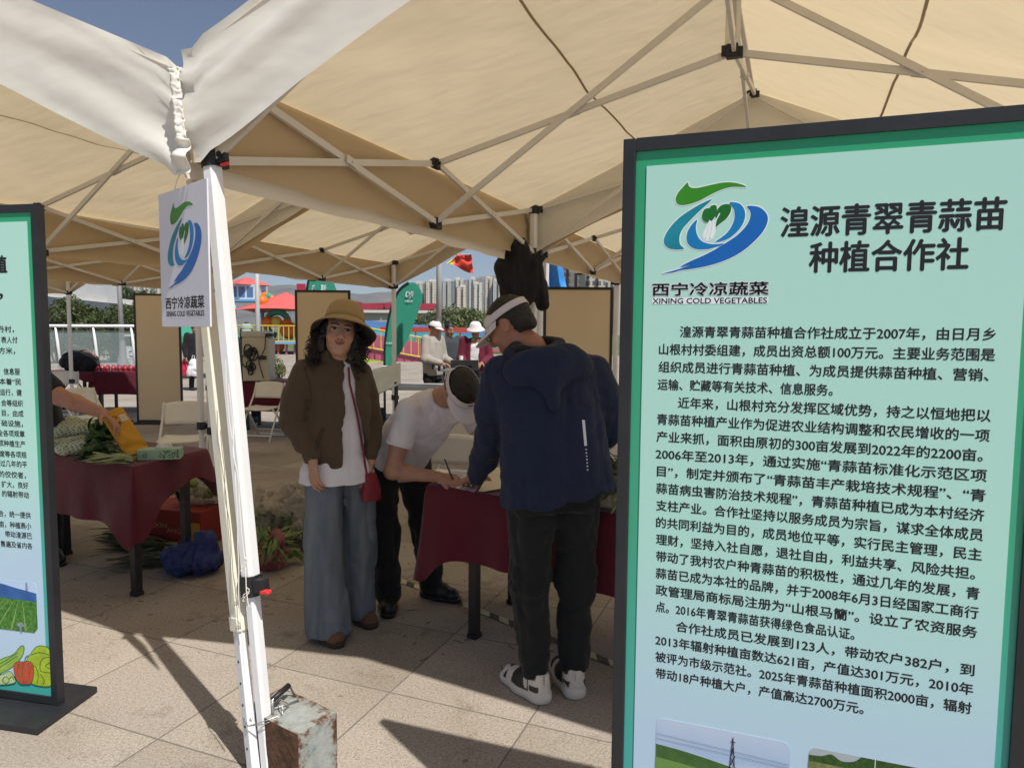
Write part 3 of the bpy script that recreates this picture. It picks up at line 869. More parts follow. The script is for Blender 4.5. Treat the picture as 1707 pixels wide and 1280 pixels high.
drawn('drawn_pepper', [(38, 1104), (28, 1104), (22, 1110), (24, 1126), (31, 1138), (40, 1140), (50, 1138), (54, 1124), (53, 1108), (46, 1103)], dgr, .0016, [[(38, 1105), (36, 1120), (38, 1137)], [(30, 1106), (28, 1120), (33, 1136)], [(46, 1106), (48, 1120), (47, 1136)], [(40, 1104), (41, 1097), (46, 1092)]])

# --- boards seen from behind
def back_board(x0, x1, y, Yd, H, lb, yaw=0.):
    a, b = at(x0, y, Yd), at(x1, y, Yd)
    wv = (b - a).length
    dv = V(-math.cos(yaw), -math.sin(yaw))
    board('display_board', b if True else a, dv, lb, False, H, wv)
back_board(228, 303, 600, 11.3, 2.10, 'blank tan back of a display board standing at the far left behind the folding chair', .05)
back_board(493, 585, 600, 9.5, 2.08, 'blank tan back of a display board right behind the bucket hat', -.02)
back_board(905, 1020, 600, 7.6, 2.03, 'blank tan back of a display board behind the man in the navy jacket', -.02)

# ================================================================== HANGING SIGN
A, B = at(268, 422, 2.60), at(349, 424, 2.30)
dv = V(B.x - A.x, B.y - A.y); sw = dv.length
zt_, zb_ = 2.035, 1.555
hs = empty('hanging_sign', V(A.x, A.y, 0), math.atan2(dv.y, dv.x), 'white sign with leaf and swirl emblem, hanging from the cream tent leg', 'sign')
mb = MB(); mb.box((sw / 2, 0, (zt_ + zb_) / 2), (sw, .006, zt_ - zb_), None, .0015); mb.build('sign_panel', M['sign_white'], hs)
logo_parts(lambda u, v, w_=0: V(u, -.0032 - w_, v), hs, .045, zt_ - .045, sw - .085, .40, False)
mb = MB(); p = V(sw * .35, .004, zt_ - .012); mb.tube([p + V(0, -.008, 0), p + V(.02, .0, .05), p + V(.03, .03, .10)], .0016, 6); mb.build('hanging_string', M['cord'], hs)
# ================================================================== SOFT FORMS (distance fields meshed once, for bodies, clothes, bags, produce)
def A3(v): return np.array([v[0], v[1], v[2]], np.float32)
class SDF:
    def __init__(s, lo, hi, res):
        s.res = res
        s.lo = np.array(lo, np.float32)
        n = [int(math.ceil((h - l) / res)) + 1 for l, h in zip(lo, hi)]
        s.ax = [(l + res * np.arange(k)).astype(np.float32) for l, k in zip(lo, n)]
        s.V = np.full(n, .3, np.float32)
    def win(s, lo, hi, pad):
        sl, P = [], []
        for i in range(3):
            a = max(0, int((lo[i] - pad - s.lo[i]) / s.res)); b = min(len(s.ax[i]), int((hi[i] + pad - s.lo[i]) / s.res) + 2)
            if b <= a: return None, None
            sl.append(slice(a, b))
        g = np.meshgrid(*[s.ax[i][sl[i]] for i in range(3)], indexing='ij')
        return tuple(sl), np.stack(g, -1)
    def add(s, fn, lo, hi, k=.02, sub=False):
        sl, P = s.win(lo, hi, k + 4 * s.res)
        if sl is None: return s
        d = fn(P)
        a = s.V[sl]
        if sub:
            h = np.clip(.5 - .5 * (a + d) / max(k, 1e-5), 0, 1)
            s.V[sl] = a * (1 - h) + (-d) * h + k * h * (1 - h)
        else:
            h = np.clip(.5 + .5 * (d - a) / max(k, 1e-5), 0, 1)
            s.V[sl] = d * (1 - h) + a * h - k * h * (1 - h)
        return s
    def cone(s, p, q, r1, r2, k=.02, flat=None, sub=False):
        p, q = A3(p), A3(q); r = max(r1, r2)
        def fn(P):
            ba = q - p; L = float(ba @ ba) + 1e-9
            t = np.clip(((P - p) @ ba) / L, 0, 1)
            d = P - p - t[..., None] * ba
            if flat:
                n = A3(flat[0]); dn = d @ n
                d = d + (dn * (1 / flat[1] - 1))[..., None] * n
                return (np.sqrt((d * d).sum(-1)) - (r1 + (r2 - r1) * t)) * min(1, flat[1] * 1.2)
            return np.sqrt((d * d).sum(-1)) - (r1 + (r2 - r1) * t)
        m = r * (max(1, flat[1]) if flat else 1)
        return s.add(fn, np.minimum(p, q) - m, np.maximum(p, q) + m, k, sub)
    def chain(s, pts, rs, k=.02, flat=None):
        for a, b, r, t in zip(pts, pts[1:], rs, rs[1:]): s.cone(a, b, r, t, k, flat)
        return s
    def ell(s, c, r, ax=None, k=.02, sub=False):
        c = A3(c); r = np.array(r, np.float32)
        Mx = np.array([A3(v) for v in ax], np.float32) if ax else np.eye(3, dtype=np.float32)
        def fn(P):
            d = (P - c) @ Mx.T
            k0 = np.sqrt(((d / r) ** 2).sum(-1)); k1 = np.sqrt(((d / (r * r)) ** 2).sum(-1)) + 1e-6
            return k0 * (k0 - 1) / k1
        m = float(r.max())
        return s.add(fn, c - m, c + m, k, sub)
    def loft(s, p, q, side, secs, k=.02, pw=2.4, sub=False):
        """secs: (t, half width, half depth, shift along the front)"""
        p, q = A3(p), A3(q); ba = q - p; L = float(np.linalg.norm(ba)); ax = ba / L
        sd = A3(side); sd = sd - ax * (sd @ ax); sd /= np.linalg.norm(sd); fr = np.cross(sd, ax)
        ts = np.array([x[0] for x in secs], np.float32)
        def fn(P):
            d = P - p; t = (d @ ax) / L
            a, b, o = [np.interp(t, ts, [x[i] for x in secs]).astype(np.float32) for i in (1, 2, 3)]
            u, v = np.abs(d @ sd) / a, np.abs(d @ fr - o) / b
            rr = (u ** pw + v ** pw) ** (1 / pw)
            e = (rr - 1) * np.minimum(a, b)
            e2 = np.maximum((ts[0] - t), (t - ts[-1])) * L
            return np.where(e2 > 0, np.sqrt(np.maximum(e, 0) ** 2 + e2 ** 2) if False else np.maximum(e, e2), np.maximum(e, e2))
        m = max(max(x[1], x[2]) + abs(x[3]) for x in secs)
        return s.add(fn, np.minimum(p, q) - m, np.maximum(p, q) + m, k, sub)
    def half(s, c, n, k=.01):
        """keep the side where (x-c).n < 0"""
        c, n = A3(c), A3(n)
        P = np.stack(np.meshgrid(*s.ax, indexing='ij'), -1)
        s.V = np.maximum(s.V, (P - c) @ n)
        return s
    def cutfn(s, fn):
        P = np.stack(np.meshgrid(*s.ax, indexing='ij'), -1)
        s.V = np.maximum(s.V, -fn(P))
        return s
    def wrinkle(s, amp, sc, sd=0., ridge=True):
        m = np.abs(s.V) < .06
        idx = np.nonzero(m)
        P = np.stack([s.ax[i][idx[i]] for i in range(3)], -1)
        n = vnoise(P * np.array(sc, np.float32) + sd)
        if ridge: n = 1 - 2 * np.abs(n) ** .7
        s.V[m] += amp * n
        return s
    def mesh(s):
        V_ = s.V; n = V_.shape
        ins = V_ < 0
        c = [(i, j, k) for i in (0, 1) for j in (0, 1) for k in (0, 1)]
        sub = lambda A, o: A[o[0]:n[0] - 1 + o[0], o[1]:n[1] - 1 + o[1], o[2]:n[2] - 1 + o[2]]
        cnt = sum(sub(ins, o).astype(np.int8) for o in c)
        act = np.nonzero((cnt > 0) & (cnt < 8))
        nv = len(act[0])
        vals = {o: V_[act[0] + o[0], act[1] + o[1], act[2] + o[2]] for o in c}
        acc = np.zeros((nv, 3), np.float32); num = np.zeros(nv, np.float32)
        for a in c:
            for d in range(3):
                if a[d] == 0:
                    b = tuple(1 if i == d else a[i] for i in range(3))
                    va, vb = vals[a], vals[b]
                    m = (va < 0) != (vb < 0)
                    t = np.where(m, va / np.where(m, va - vb, 1), 0)
                    p = np.tile(np.array(a, np.float32), (nv, 1)); p[:, d] += t
                    acc[m] += p[m]; num[m] += 1
        vert = (np.stack(act, -1) + acc / num[:, None]) * s.res + s.lo
        idm = -np.ones(tuple(k - 1 for k in n), np.int32); idm[act] = np.arange(nv)
        faces = []
        for d in range(3):
            e, f = [(1, 2), (2, 0), (0, 1)][d]
            a = np.take(ins, range(0, n[d] - 1), d); b = np.take(ins, range(1, n[d]), d)
            ix = np.nonzero(a != b)
            ok = (ix[e] > 0) & (ix[f] > 0) & (ix[e] < n[e] - 1) & (ix[f] < n[f] - 1)
            ix = [q[ok] for q in ix]
            flip = a[tuple(ix)]
            def at_(de, df):
                q = list(ix); q[e] = q[e] - de; q[f] = q[f] - df
                return idm[tuple(q)]
            F = np.stack([at_(1, 1), at_(0, 1), at_(0, 0), at_(1, 0)], -1)
            F[~flip] = F[~flip][:, ::-1]
            faces.append(F)
        return vert, np.concatenate(faces)
    def build(s, name, m, parent=None, org=(0, 0, 0), relax=1, colfn=None, bvh=False):
        v, f = s.mesh()
        for _ in range(relax):
            acc = np.zeros_like(v); num = np.zeros(len(v), np.float32)
            for i in range(4):
                a, b = f[:, i], f[:, (i + 1) % 4]
                np.add.at(acc, a, v[b]); np.add.at(num, a, 1); np.add.at(acc, b, v[a]); np.add.at(num, b, 1)
            v = v * .5 + .5 * acc / np.maximum(num, 1)[:, None]
        wv = v
        v = v - np.array(org, np.float32)
        me = bpy.data.meshes.new(name)
        me.vertices.add(len(v)); me.vertices.foreach_set('co', v.astype(np.float32).ravel())
        me.loops.add(f.size); me.loops.foreach_set('vertex_index', f.astype(np.int32).ravel())
        me.polygons.add(len(f)); me.polygons.foreach_set('loop_start', np.arange(0, f.size, 4, dtype=np.int32)); me.polygons.foreach_set('loop_total', np.full(len(f), 4, np.int32))
        me.update(calc_edges=True); me.validate()
        me.polygons.foreach_set('use_smooth', [True] * len(me.polygons))
        for x in (m if isinstance(m, (list, tuple)) else [m]): me.materials.append(x)
        if colfn is not None:
            at_ = me.color_attributes.new('Col', 'FLOAT_COLOR', 'POINT')
            c = np.ones((len(v), 4), np.float32); c[:, :3] = colfn(wv)
            at_.data.foreach_set('color', c.ravel())
        o = bpy.data.objects.new(name, me)
        link(o, parent)
        if bvh:
            from mathutils.bvhtree import BVHTree
            return o, BVHTree.FromPolygons([tuple(p) for p in wv.tolist()], f.tolist())
        return o
def attr_mat(name, rough=.5, sss=0, bump=.12, bs=300, spec=.4):
    q = N(name)
    a = q.n('Attribute', attribute_name='Col')
    n = q.ramp(q.noise(30, 4), [(.3, (.9, .88, .87)), (.7, (1.08, 1.06, 1.05))])
    q.l(q.mix(1.0, a.outputs['Color'], n, 'MULTIPLY'), q.b.inputs['Base Color'])
    q.b.inputs['Roughness'].default_value = rough
    q.b.inputs['Specular IOR Level'].default_value = spec
    q.bump(q.noise(bs, 3), bump, .002)
    return q.m
M['skin'] = attr_mat('skin', .52)
M['shoe_paint'] = attr_mat('sneaker', .55)
M['hair'] = mat('dark_hair', (.012, .009, .008), .5, .3, 30, .8, 220, .004, spec=.5)
def cloth(name, col, rough=.88, wr=.35, ws=7, var=.12, sheen=.1, bs=500, bump=.12):
    return mat(name, col, rough, var, 5, bump, bs, .012, spec=.25, sheen=sheen, wrinkle=wr, ws=ws)
# ------------------------------------------------------------------ figures
def frame(fwd, up):
    f = Vector(fwd).normalized(); r = f.cross(Vector(up)).normalized(); return r, f, r.cross(f)
def head(s, c, fr, k=1.0):
    r, f, u = fr
    c = Vector(c)
    g = lambda x, y, z: c + (r * x + f * y + u * z) * k
    e = lambda p, rad, kk=.015, sub=False: s.ell(g(*p), [q * k for q in rad], fr, kk, sub)
    e((0, -.014, .030), (.075, .094, .086), .02)
    e((0, .018, -.018), (.063, .070, .088), .03)
    e((0, .022, -.072), (.052, .060, .040), .025)
    s.cone(g(-.012, .066, -.098), g(.012, .066, -.098), .020 * k, .020 * k, .02)
    for q in (-1, 1):
        e((q * .038, .060, -.030), (.026, .024, .028), .015)
        s.cone(g(q * .012, .080, .034), g(q * .045, .066, .034), .009 * k, .008 * k, .012)
        e((q * .031, .094, .008), (.019, .014, .011), .008, True)
        e((q * .031, .073, .007), (.016, .013, .011), .004)
        e((q * .077, -.008, -.006), (.009, .020, .032), .006)
        e((q * .084, -.004, -.002), (.005, .011, .018), .003, True)
        e((q * .012, .096, -.034), (.010, .010, .008), .006)
    s.cone(g(0, .084, .020), g(0, .106, -.026), .008 * k, .0125 * k, .012)
    s.cone(g(-.022, .078, -.059), g(0, .086, -.0585), .0045 * k, .0060 * k, .005); s.cone(g(.021, .079, -.060), g(0, .086, -.0585), .0045 * k, .0060 * k, .005)
    s.cone(g(-.019, .078, -.063), g(0, .084, -.069), .0045 * k, .0068 * k, .006); s.cone(g(.019, .078, -.063), g(0, .084, -.069), .0045 * k, .0068 * k, .006)
    return g
def skin_colors(c, fr, k=1.0, skin=(.42, .235, .155), smile=0.):
    r, f, u = [A3(v) for v in fr]; c = A3(c)
    def fn(P):
        d = (P - c) / k
        x, y, z = d @ r, d @ f, d @ u
        col = np.tile(np.array(skin, np.float32), (len(P), 1))
        hd = (np.abs(x) < .1) & (np.abs(y) < .13) & (np.abs(z) < .13)
        fc = hd & (y > .05)
        warm = np.exp(-(((np.abs(x) - .04) / .025) ** 2 + ((z + .03) / .03) ** 2)) * fc
        col *= (1 + warm[:, None] * np.array([.10, -.06, -.10]))
        zl = z + .061 - 8 * smile * x * x
        lips = fc & (np.abs(x) < .025) & (np.abs(zl) < .0085 * (1 - (x / .027) ** 2) + .0015) & (y > .068)
        col[lips] = np.array(skin, np.float32) * np.array((.80, .50, .50), np.float32)
        line = lips & (np.abs(zl + .002) < .0028)
        col[line] = (.10, .025, .022)
        ax = np.abs(x) - .031
        brow = fc & ((ax / .022) ** 2 + ((z - .033 + .15 * np.abs(ax)) / .0055) ** 2 < 1)
        col[brow] = (.035, .024, .02)
        eye = fc & ((ax / .0165) ** 2 + ((z - .007) / .0062) ** 2 < 1)
        col[eye] = (.45, .42, .40)
        iris = eye & (np.abs(ax) < .0068)
        col[iris] = (.012, .01, .009)
        lash = fc & ((ax / .019) ** 2 + ((z - .0125) / .004) ** 2 < 1)
        col[lash] = (.03, .02, .018)
        nos = fc & ((np.abs(x) - .010) ** 2 + (z + .042) ** 2 < .004 ** 2)
        col[nos] = (.10, .04, .03)
        return col
    return fn
def hand(s, wr, d, n, k=1.0, curl=(.35, .35, .25), thumb=1, spread=.10, th=(.55, .75, .35)):
    """palm, four fingers of unequal length and a thumb; d along the fingers, n out of the palm"""
    d = Vector(d).normalized(); n = Vector(n); n = (n - d * n.dot(d)).normalized(); sd = d.cross(n) * thumb
    wr = Vector(wr)
    L = (.040, .045, .042, .033)
    for i in range(4):
        o = (1.5 - i) * .0205 * k
        kn = wr + d * (.088 - .004 * abs(i - 1)) * k + sd * o
        s.cone(wr + d * .012 * k + sd * o * .62, kn, .0145 * k, .0115 * k, .008, (n, .85))
        a = 0; p = kn; dd = (d + sd * (1.5 - i) * spread).normalized()
        for j, (ln, rad) in enumerate(zip((L[i], L[i] * .62, L[i] * .5), (.0098, .0088, .0078))):
            a += curl[j] * (1 + .12 * i)
            dr = dd * math.cos(a) + n * math.sin(a)
            q = p + dr * ln * k
            s.cone(p, q, rad * k, rad * .9 * k, .004)
            p = q
    t0 = wr + d * .022 * k + sd * .026 * k
    dr = (d * th[0] + sd * th[1] + n * th[2]).normalized()
    t1 = t0 + dr * .042 * k; dr2 = (dr + d * .6 + n * .25).normalized(); t2 = t1 + dr2 * .032 * k; t3 = t2 + (dr2 + d * .3).normalized() * .022 * k
    s.cone(t0, t1, .0145 * k, .0112 * k, .008); s.cone(t1, t2, .0105 * k, .0095 * k, .005); s.cone(t2, t3, .0095 * k, .0075 * k, .004)
def arm_skin(s, sh, el, wr, k=1.0):
    s.chain([sh, Vector(sh).lerp(el, .5), el], [.047 * k, .046 * k, .038 * k], .02)
    s.chain([el, Vector(el).lerp(wr, .3), wr], [.038 * k, .040 * k, .026 * k], .02)
def visor(parent, c, fr, m, org, logo=True):
    r, f, u = fr
    T = lambda x, y, z: Vector(c) + r * x + f * y + u * z - Vector(org)
    mb = MB()
    n = 40
    def P(a, v, o=0):
        x, y = math.sin(a), math.cos(a)
        h = .040 if abs(a) < 1.25 else .030
        return T((.0885 + o - .004 * v) * x, -.012 + (.1085 + o - .005 * v) * y, .026 + h * v + .012 * (1 - y) * .5)
    mb.grid(lambda q, v: P(-math.pi + 2 * math.pi * q, v), n, 4)
    bd = mb.build('visor_band', m, parent, True, solid=.003)
    mb = MB()
    def B(q, v):
        a = -1.35 + 2.7 * q
        x, y = math.sin(a), math.cos(a)
        ext = .082 * max(0, math.cos(a * 1.12)) ** .6 * v
        return T((.088 + .22 * ext) * x, -.012 + .109 * y + ext, .028 - ext * .40 - .022 * v * (x * x))
    mb.grid(B, 26, 7)
    mb.build('visor_brim', m, parent, True, solid=.0025)
    return T
def shoe(parent, heel, toe, m, org, wid=.05, h=.075, name='shoe', colfn=None, sole=None, res=.005, pull=False):
    heel, toe = Vector(heel), Vector(toe)
    d = (toe - heel).normalized(); L = (toe - heel).length; sd = Vector((d.y, -d.x, 0))
    s = SDF(A3(heel) * 0 + np.minimum(A3(heel), A3(toe)) - .09, np.maximum(A3(heel), A3(toe)) + np.array([.09, .09, .20]), res)
    Z = lambda t, z, o=0: heel + d * (L * t) + sd * o + V(0, 0, z)
    s.cone(Z(.16, .045), Z(.45, .045), wid * .80, wid * .84, .03, (sd, 1.0)); s.cone(Z(.45, .043), Z(.80, .036), wid * .86, wid * .80, .03)
    s.cone(Z(.13, .045), Z(.20, h + .03), wid * .66, wid * .78, .02)
    s.cone(Z(.2, h + .01), Z(.55, .065), wid * .7, wid * .55, .03)
    s.half(Z(0, .004), (0, 0, -1)); s.half(Z(0, h + .045), (0, 0, 1))
    o = s.build(name, m, parent, org, 1, colfn)
    s2 = SDF(np.minimum(A3(heel), A3(toe)) - .09, np.maximum(A3(heel), A3(toe)) + np.array([.09, .09, .1]), res)
    s2.cone(Z(.14, .02), Z(.5, .02), wid * .92, wid * .90, .02); s2.cone(Z(.5, .02), Z(.86, .02), wid * .98, wid * .82, .03)
    s2.half(Z(0, .001), (0, 0, -1)); s2.cutfn(lambda P: -(P[..., 2] - ((.026 if res != .005 or not pull else .036) + .012 * np.clip(1 - ((P - A3(heel)) @ A3(d)) / L * 1.6, 0, 1))))
    s2.build('sole', sole or m, o, org, 1, (lambda P: np.tile(np.array((.66, .64, .60), np.float32), (len(P), 1))) if colfn else None)
    if pull:
        mb = MB(); mb.box(Z(-.005, h + .03) - Vector(org), (.022, .006, .045), (sd, d, UP), .002); mb.build('pull_tab', sole or m, o)
    return o
def lbl(o, t, cat='person', g=None): return tag(o, t, cat, g)

# ================================================================== WOMAN IN THE BUCKET HAT
def woman():
    O = V(-.88, 3.48, 0)
    root = empty('person', O, 0, 'woman in brown jacket, tan bucket hat and wide jeans, smiling at the camera', 'person')
    Fw, Rw = V(.40, -.917), V(-.917, -.40)
    hc = V(-.853, 3.455, 1.538)
    hf = frame((.30, -.94, .06), (.13, .06, 1))
    shR, shL = V(-1.020, 3.44, 1.345), V(-.772, 3.57, 1.330)
    elR, wrR = V(-1.055, 3.40, 1.10), V(-.957, 3.325, .918)
    elL, wrL = V(-.722, 3.60, 1.08), V(-.712, 3.50, .885)
    s = SDF((-1.30, 3.1, .70), (-.45, 3.85, 1.72), .005)
    head(s, hc, hf)
    s.chain([V(-.885, 3.505, 1.36), hc + V(-.008, .015, -.07)], [.055, .050], .02)
    s.loft((-.885, 3.5, .85), (-.885, 3.5, 1.37), Rw, [(0, .11, .085, 0), (.4, .10, .075, 0), (.8, .105, .07, 0), (1, .07, .05, 0)], .02)
    arm_skin(s, shR, elR, wrR, .9); arm_skin(s, shL, elL, wrL, .9)
    hand(s, wrR, (.05, -.05, -1), (.5, .6, 0), .92, (.22, .3, .25), -1, .06, (.7, .5, .3))
    hand(s, wrL, (-.05, -.1, -1), (-.8, -.1, 0), .92, (.35, .4, .3), 1, .06, (.7, .5, .3))
    s.build('body', M['skin'], root, O, 1, skin_colors(hc, hf, 1, (.46, .265, .18), 2.6))
    # hair
    r, f, u = hf; g = lambda x, y, z: hc + r * x + f * y + u * z
    s = SDF(A3(hc) - .28, A3(hc) + .22, .006)
    s.ell(g(0, -.022, .032), (.084, .096, .088), hf, .02); s.ell(g(0, -.06, -.06), (.085, .06, .10), hf, .03)
    for q in (-1, 1):
        s.cone(g(q * .080, -.004, .02), g(q * .098, .002, -.08), .022, .030, .02); s.cone(g(q * .098, .002, -.08), g(q * .102, -.005, -.135), .030, .026, .02)
        s.cone(g(q * .07, -.05, -.1), g(q * .08, -.05, -.17), .05, .04, .03)
    s.ell(g(0, .085, -.04), (.062, .075, .13), hf, .012, True)
    s.wrinkle(.016, (30, 30, 18), 3)
    s.wrinkle(.008, (70, 70, 36), 9)
    hr = s.build('hair', M['hair'], root, O)
    random.seed(11)
    mb = MB()
    for i in range(240):
        q = random.choice((-1, 1)); y0 = random.uniform(-.07, .03)
        p = g(q * random.uniform(.080, .135), y0, random.uniform(-.14, .0))
        n = 16; a0 = random.uniform(0, 6); rad = random.uniform(.006, .016); ln = random.uniform(.05, .11); dr = q * random.uniform(0, .45)
        mb.tube([p - O + r * (dr * ln * t / n + rad * math.cos(a0 + t * .9)) + f * rad * math.sin(a0 + t * .9) - u * ln * t / n for t in range(n + 1)], [.0018 * (1 - .6 * t / n) for t in range(n + 1)], 5)
    mb.build('hair_strands', M['hair'], hr, True)
    # t-shirt
    tee = cloth('white_tee', (.74, .71, .74), .85, .5, 8, .05)
    s = SDF((-1.15, 3.25, .74), (-.60, 3.78, 1.45), .006)
    s.loft((-.882, 3.49, .785), (-.88, 3.505, 1.40), Rw, [(0, .194, .146, .0), (.10, .186, .138, .0), (.16, .165, .122, 0), (.22, .138, .112, .004), (.7, .135, .112, .010), (.92, .115, .075, .0), (1, .07, .06, 0)], .02)
    s.wrinkle(.006, (10, 10, 3), 5); s.wrinkle(.004, (22, 22, 9), 2)
    _, bv = s.build('t_shirt', tee, root, O, 1, None, True)
    # jacket
    jk = cloth('brown_jacket', (.085, .058, .036), .8, .6, 7, .1)
    s = SDF((-1.36, 3.05, .80), (-.42, 3.9, 1.50), .0065)
    s.loft((-.885, 3.5, .865), (-.885, 3.51, 1.41), Rw, [(0, .172, .136, .0), (.06, .168, .138, 0), (.16, .180, .148, .0), (.6, .165, .140, .005), (.84, .160, .108, 0), (.95, .11, .08, 0), (1, .085, .07, .0)], .015)
    s.wrinkle(.006, (6, 6, 3), 8)
    fa, ra = A3(Fw), A3(Rw)
    def slit(P):
        d = P - np.array([-.885, 3.5, 0], np.float32)
        lat = -(d @ ra); z = P[..., 2]
        tz = np.clip((z - .86) / .52, 0, 1)
        a, b = .000 + .028 * tz, .155 - .10 * tz
        return np.maximum(np.maximum(a - lat, lat - b), -(d @ fa) + .01)
    s.cutfn(slit)
    # sleeves join after the opening is cut
    s.chain([shR, shR.lerp(elR, .5) + V(-.02, -.01, 0), elR + V(-.015, -.01, .0)], [.062, .067, .062], .012)
    s.chain([elR + V(-.015, -.01, 0), elR.lerp(wrR, .55) + V(-.01, 0, 0), wrR + V(0, 0, .035)], [.062, .058, .038], .012)
    s.chain([shL, shL.lerp(elL, .5), elL, elL.lerp(wrL, .6), wrL + V(0, 0, .03)], [.060, .060, .056, .050, .036], .012)
    # stand collar
    for k in range(14):
        a = R(40 + 280 * k / 13); a2 = R(40 + 280 * (k + 1) / 13)
        if k == 13: break
        pc = lambda t: V(-.882, 3.505, 1.405) + Fw * (.078 * math.cos(t)) + Rw * (-.088 * math.sin(t)) + V(0, 0, .012 * math.cos(t))
        s.cone(pc(a), pc(a2), .020, .020, .012); s.cone(pc(a) + V(0, 0, .028), pc(a2) + V(0, 0, .028), .015, .015, .012)
    s.wrinkle(.007, (7, 7, 6), 21); s.wrinkle(.0035, (16, 16, 22), 4)
    jo, jb = s.build('jacket', jk, root, O, 1, None, True)
    def onj(x, y):
        d_ = ray(x, y).normalized(); h = jb.ray_cast(CAM, d_); return (h[0] - d_ * .002 - O) if h[0] else None
    mb = MB()
    for a_, b_ in (((537, 712), (524, 748)), ((541, 713), (528, 750))):
        q_ = [onj(a_[0] + (b_[0] - a_[0]) * t / 6, a_[1] + (b_[1] - a_[1]) * t / 6) for t in range(7)]
        if all(q_): mb.tube(q_, .0016, 5)
    q_ = [onj(498 + 68 * t / 14, 771 + 4 * math.sin(t * .5)) for t in range(15)]
    if all(q_): mb.tube(q_, .0018, 5)
    q_ = [onj(505 + 14 * math.sin(t * .22), 606 + 8.5 * t) for t in range(9)]
    if all(q_): mb.tube(q_, .0012, 5)
    mb.build('stitched_seam', cloth('brown_seam', (.035, .024, .015)), jo, True)
    mb = MB()
    d = (elR.lerp(wrR, .75) - wrR).normalized()
    mb.tube([wrR + d * .005 - O, wrR + d * .045 - O], .040, 16); mb.build('cuff', jk, root, True, 40)
    mb = MB()
    mb.tube([V(-.885, 3.505, 1.385) + Fw * .062 * math.cos(t) + Rw * .056 * math.sin(t) + V(0, 0, .018 * -math.cos(t)) - O for t in [2 * math.pi * k / 20 for k in range(20)]], .017, 8, True)
    mb.build('neck_scarf', cloth('black_scarf', (.015, .014, .016)), root, True)
    # jeans
    dn = N('denim'); oc = dn.obj()
    mp = dn.n('Mapping'); mp.inputs['Scale'].default_value = (14, 14, 2); dn.l(oc, mp.inputs[0])
    dn.l(dn.ramp(dn.math('ADD', dn.math('MULTIPLY', dn.noise(1, 4, mp.outputs[0]), .7), dn.math('MULTIPLY', dn.noise(420, 2, oc), .3)), [(.3, (.085, .105, .13)), (.7, (.20, .225, .255))]), dn.b.inputs['Base Color'])
    dn.b.inputs['Roughness'].default_value = .9; dn.b.inputs['Specular IOR Level'].default_value = .2
    dn.bump(dn.math('ADD', dn.noise(8, 4, oc), dn.math('MULTIPLY', dn.noise(500, 2, oc), .1)), .6, .012)
    s = SDF((-1.2, 3.1, .015), (-.6, 3.85, .98), .0075)
    s.loft((-.885, 3.495, .78), (-.885, 3.5, .95), Rw, [(0, .168, .120, 0), (1, .135, .098, 0)], .03)
    s.chain([V(-.943, 3.465, .83), V(-.945, 3.43, .48), V(-.912, 3.405, .05)], [.100, .100, .112], .012)
    s.chain([V(-.800, 3.55, .86), V(-.790, 3.585, .48), V(-.800, 3.61, .07)], [.096, .088, .084], .012)
    s.wrinkle(.012, (9, 9, 2.4), 13); s.wrinkle(.006, (16, 16, 12), 31)
    s.half((0, 0, .035), (0, 0, -1)); s.cutfn(lambda P: -(P[..., 2] - .885))
    s.build('jeans', dn.m, root, O)
    sm = cloth('brown_suede', (.14, .075, .045), .85, .2)
    so_ = cloth('brown_sole', (.05, .03, .02), .7, .1)
    shoe(root, V(-.965, 3.46, 0), V(-.835, 3.30, 0), sm, O, .056, .045, 'shoe', None, so_)
    shoe(root, V(-.835, 3.67, 0), V(-.715, 3.52, 0), sm, O, .054, .045, 'shoe', None, so_)
    # hat
    hm = cloth('tan_cotton', (.36, .25, .105), .9, .15, 12, .07)
    hat = empty('bucket_hat', par=root)
    hx, hy, hz = frame(hf[1] + V(.12, .06, .36), hf[2] + V(-.06, .30, 0))
    ctr = hc + hf[2] * .036 - hf[1] * .012 - O + V(.016, 0, 0)
    ps = [(.001, .118), (.040, .116), (.066, .106), (.082, .088), (.091, .060), (.096, .030), (.100, .006)]
    el_ = lambda c_: 1 + .10 * abs(math.sin(c_))
    mb = MB(); mb.lathe(ps, 40, ctr, (hx, hy, hz), lambda a_, b_, c_: (a_ * el_(c_), b_))
    mb.build('hat_crown', hm, hat, True, solid=.003)
    pb = [(.1003, .007), (.106, -.004), (.121, -.022), (.141, -.046), (.156, -.068)]
    def wob(a_, b_, c_):
        k = max(0, (a_ - .1) / .05)
        fr_ = max(0, math.sin(c_))
        return a_ * el_(c_) * (1 + .02 * math.sin(3 * c_) * k + .06 * fr_ * k), b_ + k * (.020 * fr_ + .006 * math.sin(2 * c_ + 1))
    mb = MB(); mb.lathe(pb, 48, ctr, (hx, hy, hz), wob)
    q = cloth('dark_underside', (.03, .024, .018))  # underside of the brim, a darker colour than its top
    br = mb.build('hat_brim', [hm, q], hat, True)
    md = br.modifiers.new('solid', 'SOLIDIFY'); md.thickness = .004; md.offset = -1; md.material_offset = 1; md.material_offset_rim = 0
    # bag and strap
    bg = mat('wine_red_bag', (.18, .012, .025), .6, .2, 8)
    bo = empty('shoulder_bag', V(-.705, 3.46, .80), 0, 'small wine red shoulder bag hanging at the hip of the woman in the bucket hat', 'bag')
    s = SDF((-.86, 3.34, .64), (-.58, 3.58, .88), .006)
    s.loft((-.705, 3.46, .69), (-.705, 3.46, .835), (-.75, -.5, 0), [(0, .055, .026, 0), (.35, .056, .034, 0), (1, .036, .012, 0)], .01, 2.6)
    s.wrinkle(.004, (14, 14, 9), 2)
    s.build('pouch', bg, bo, bo.location)
    mb = MB()
    pts = []
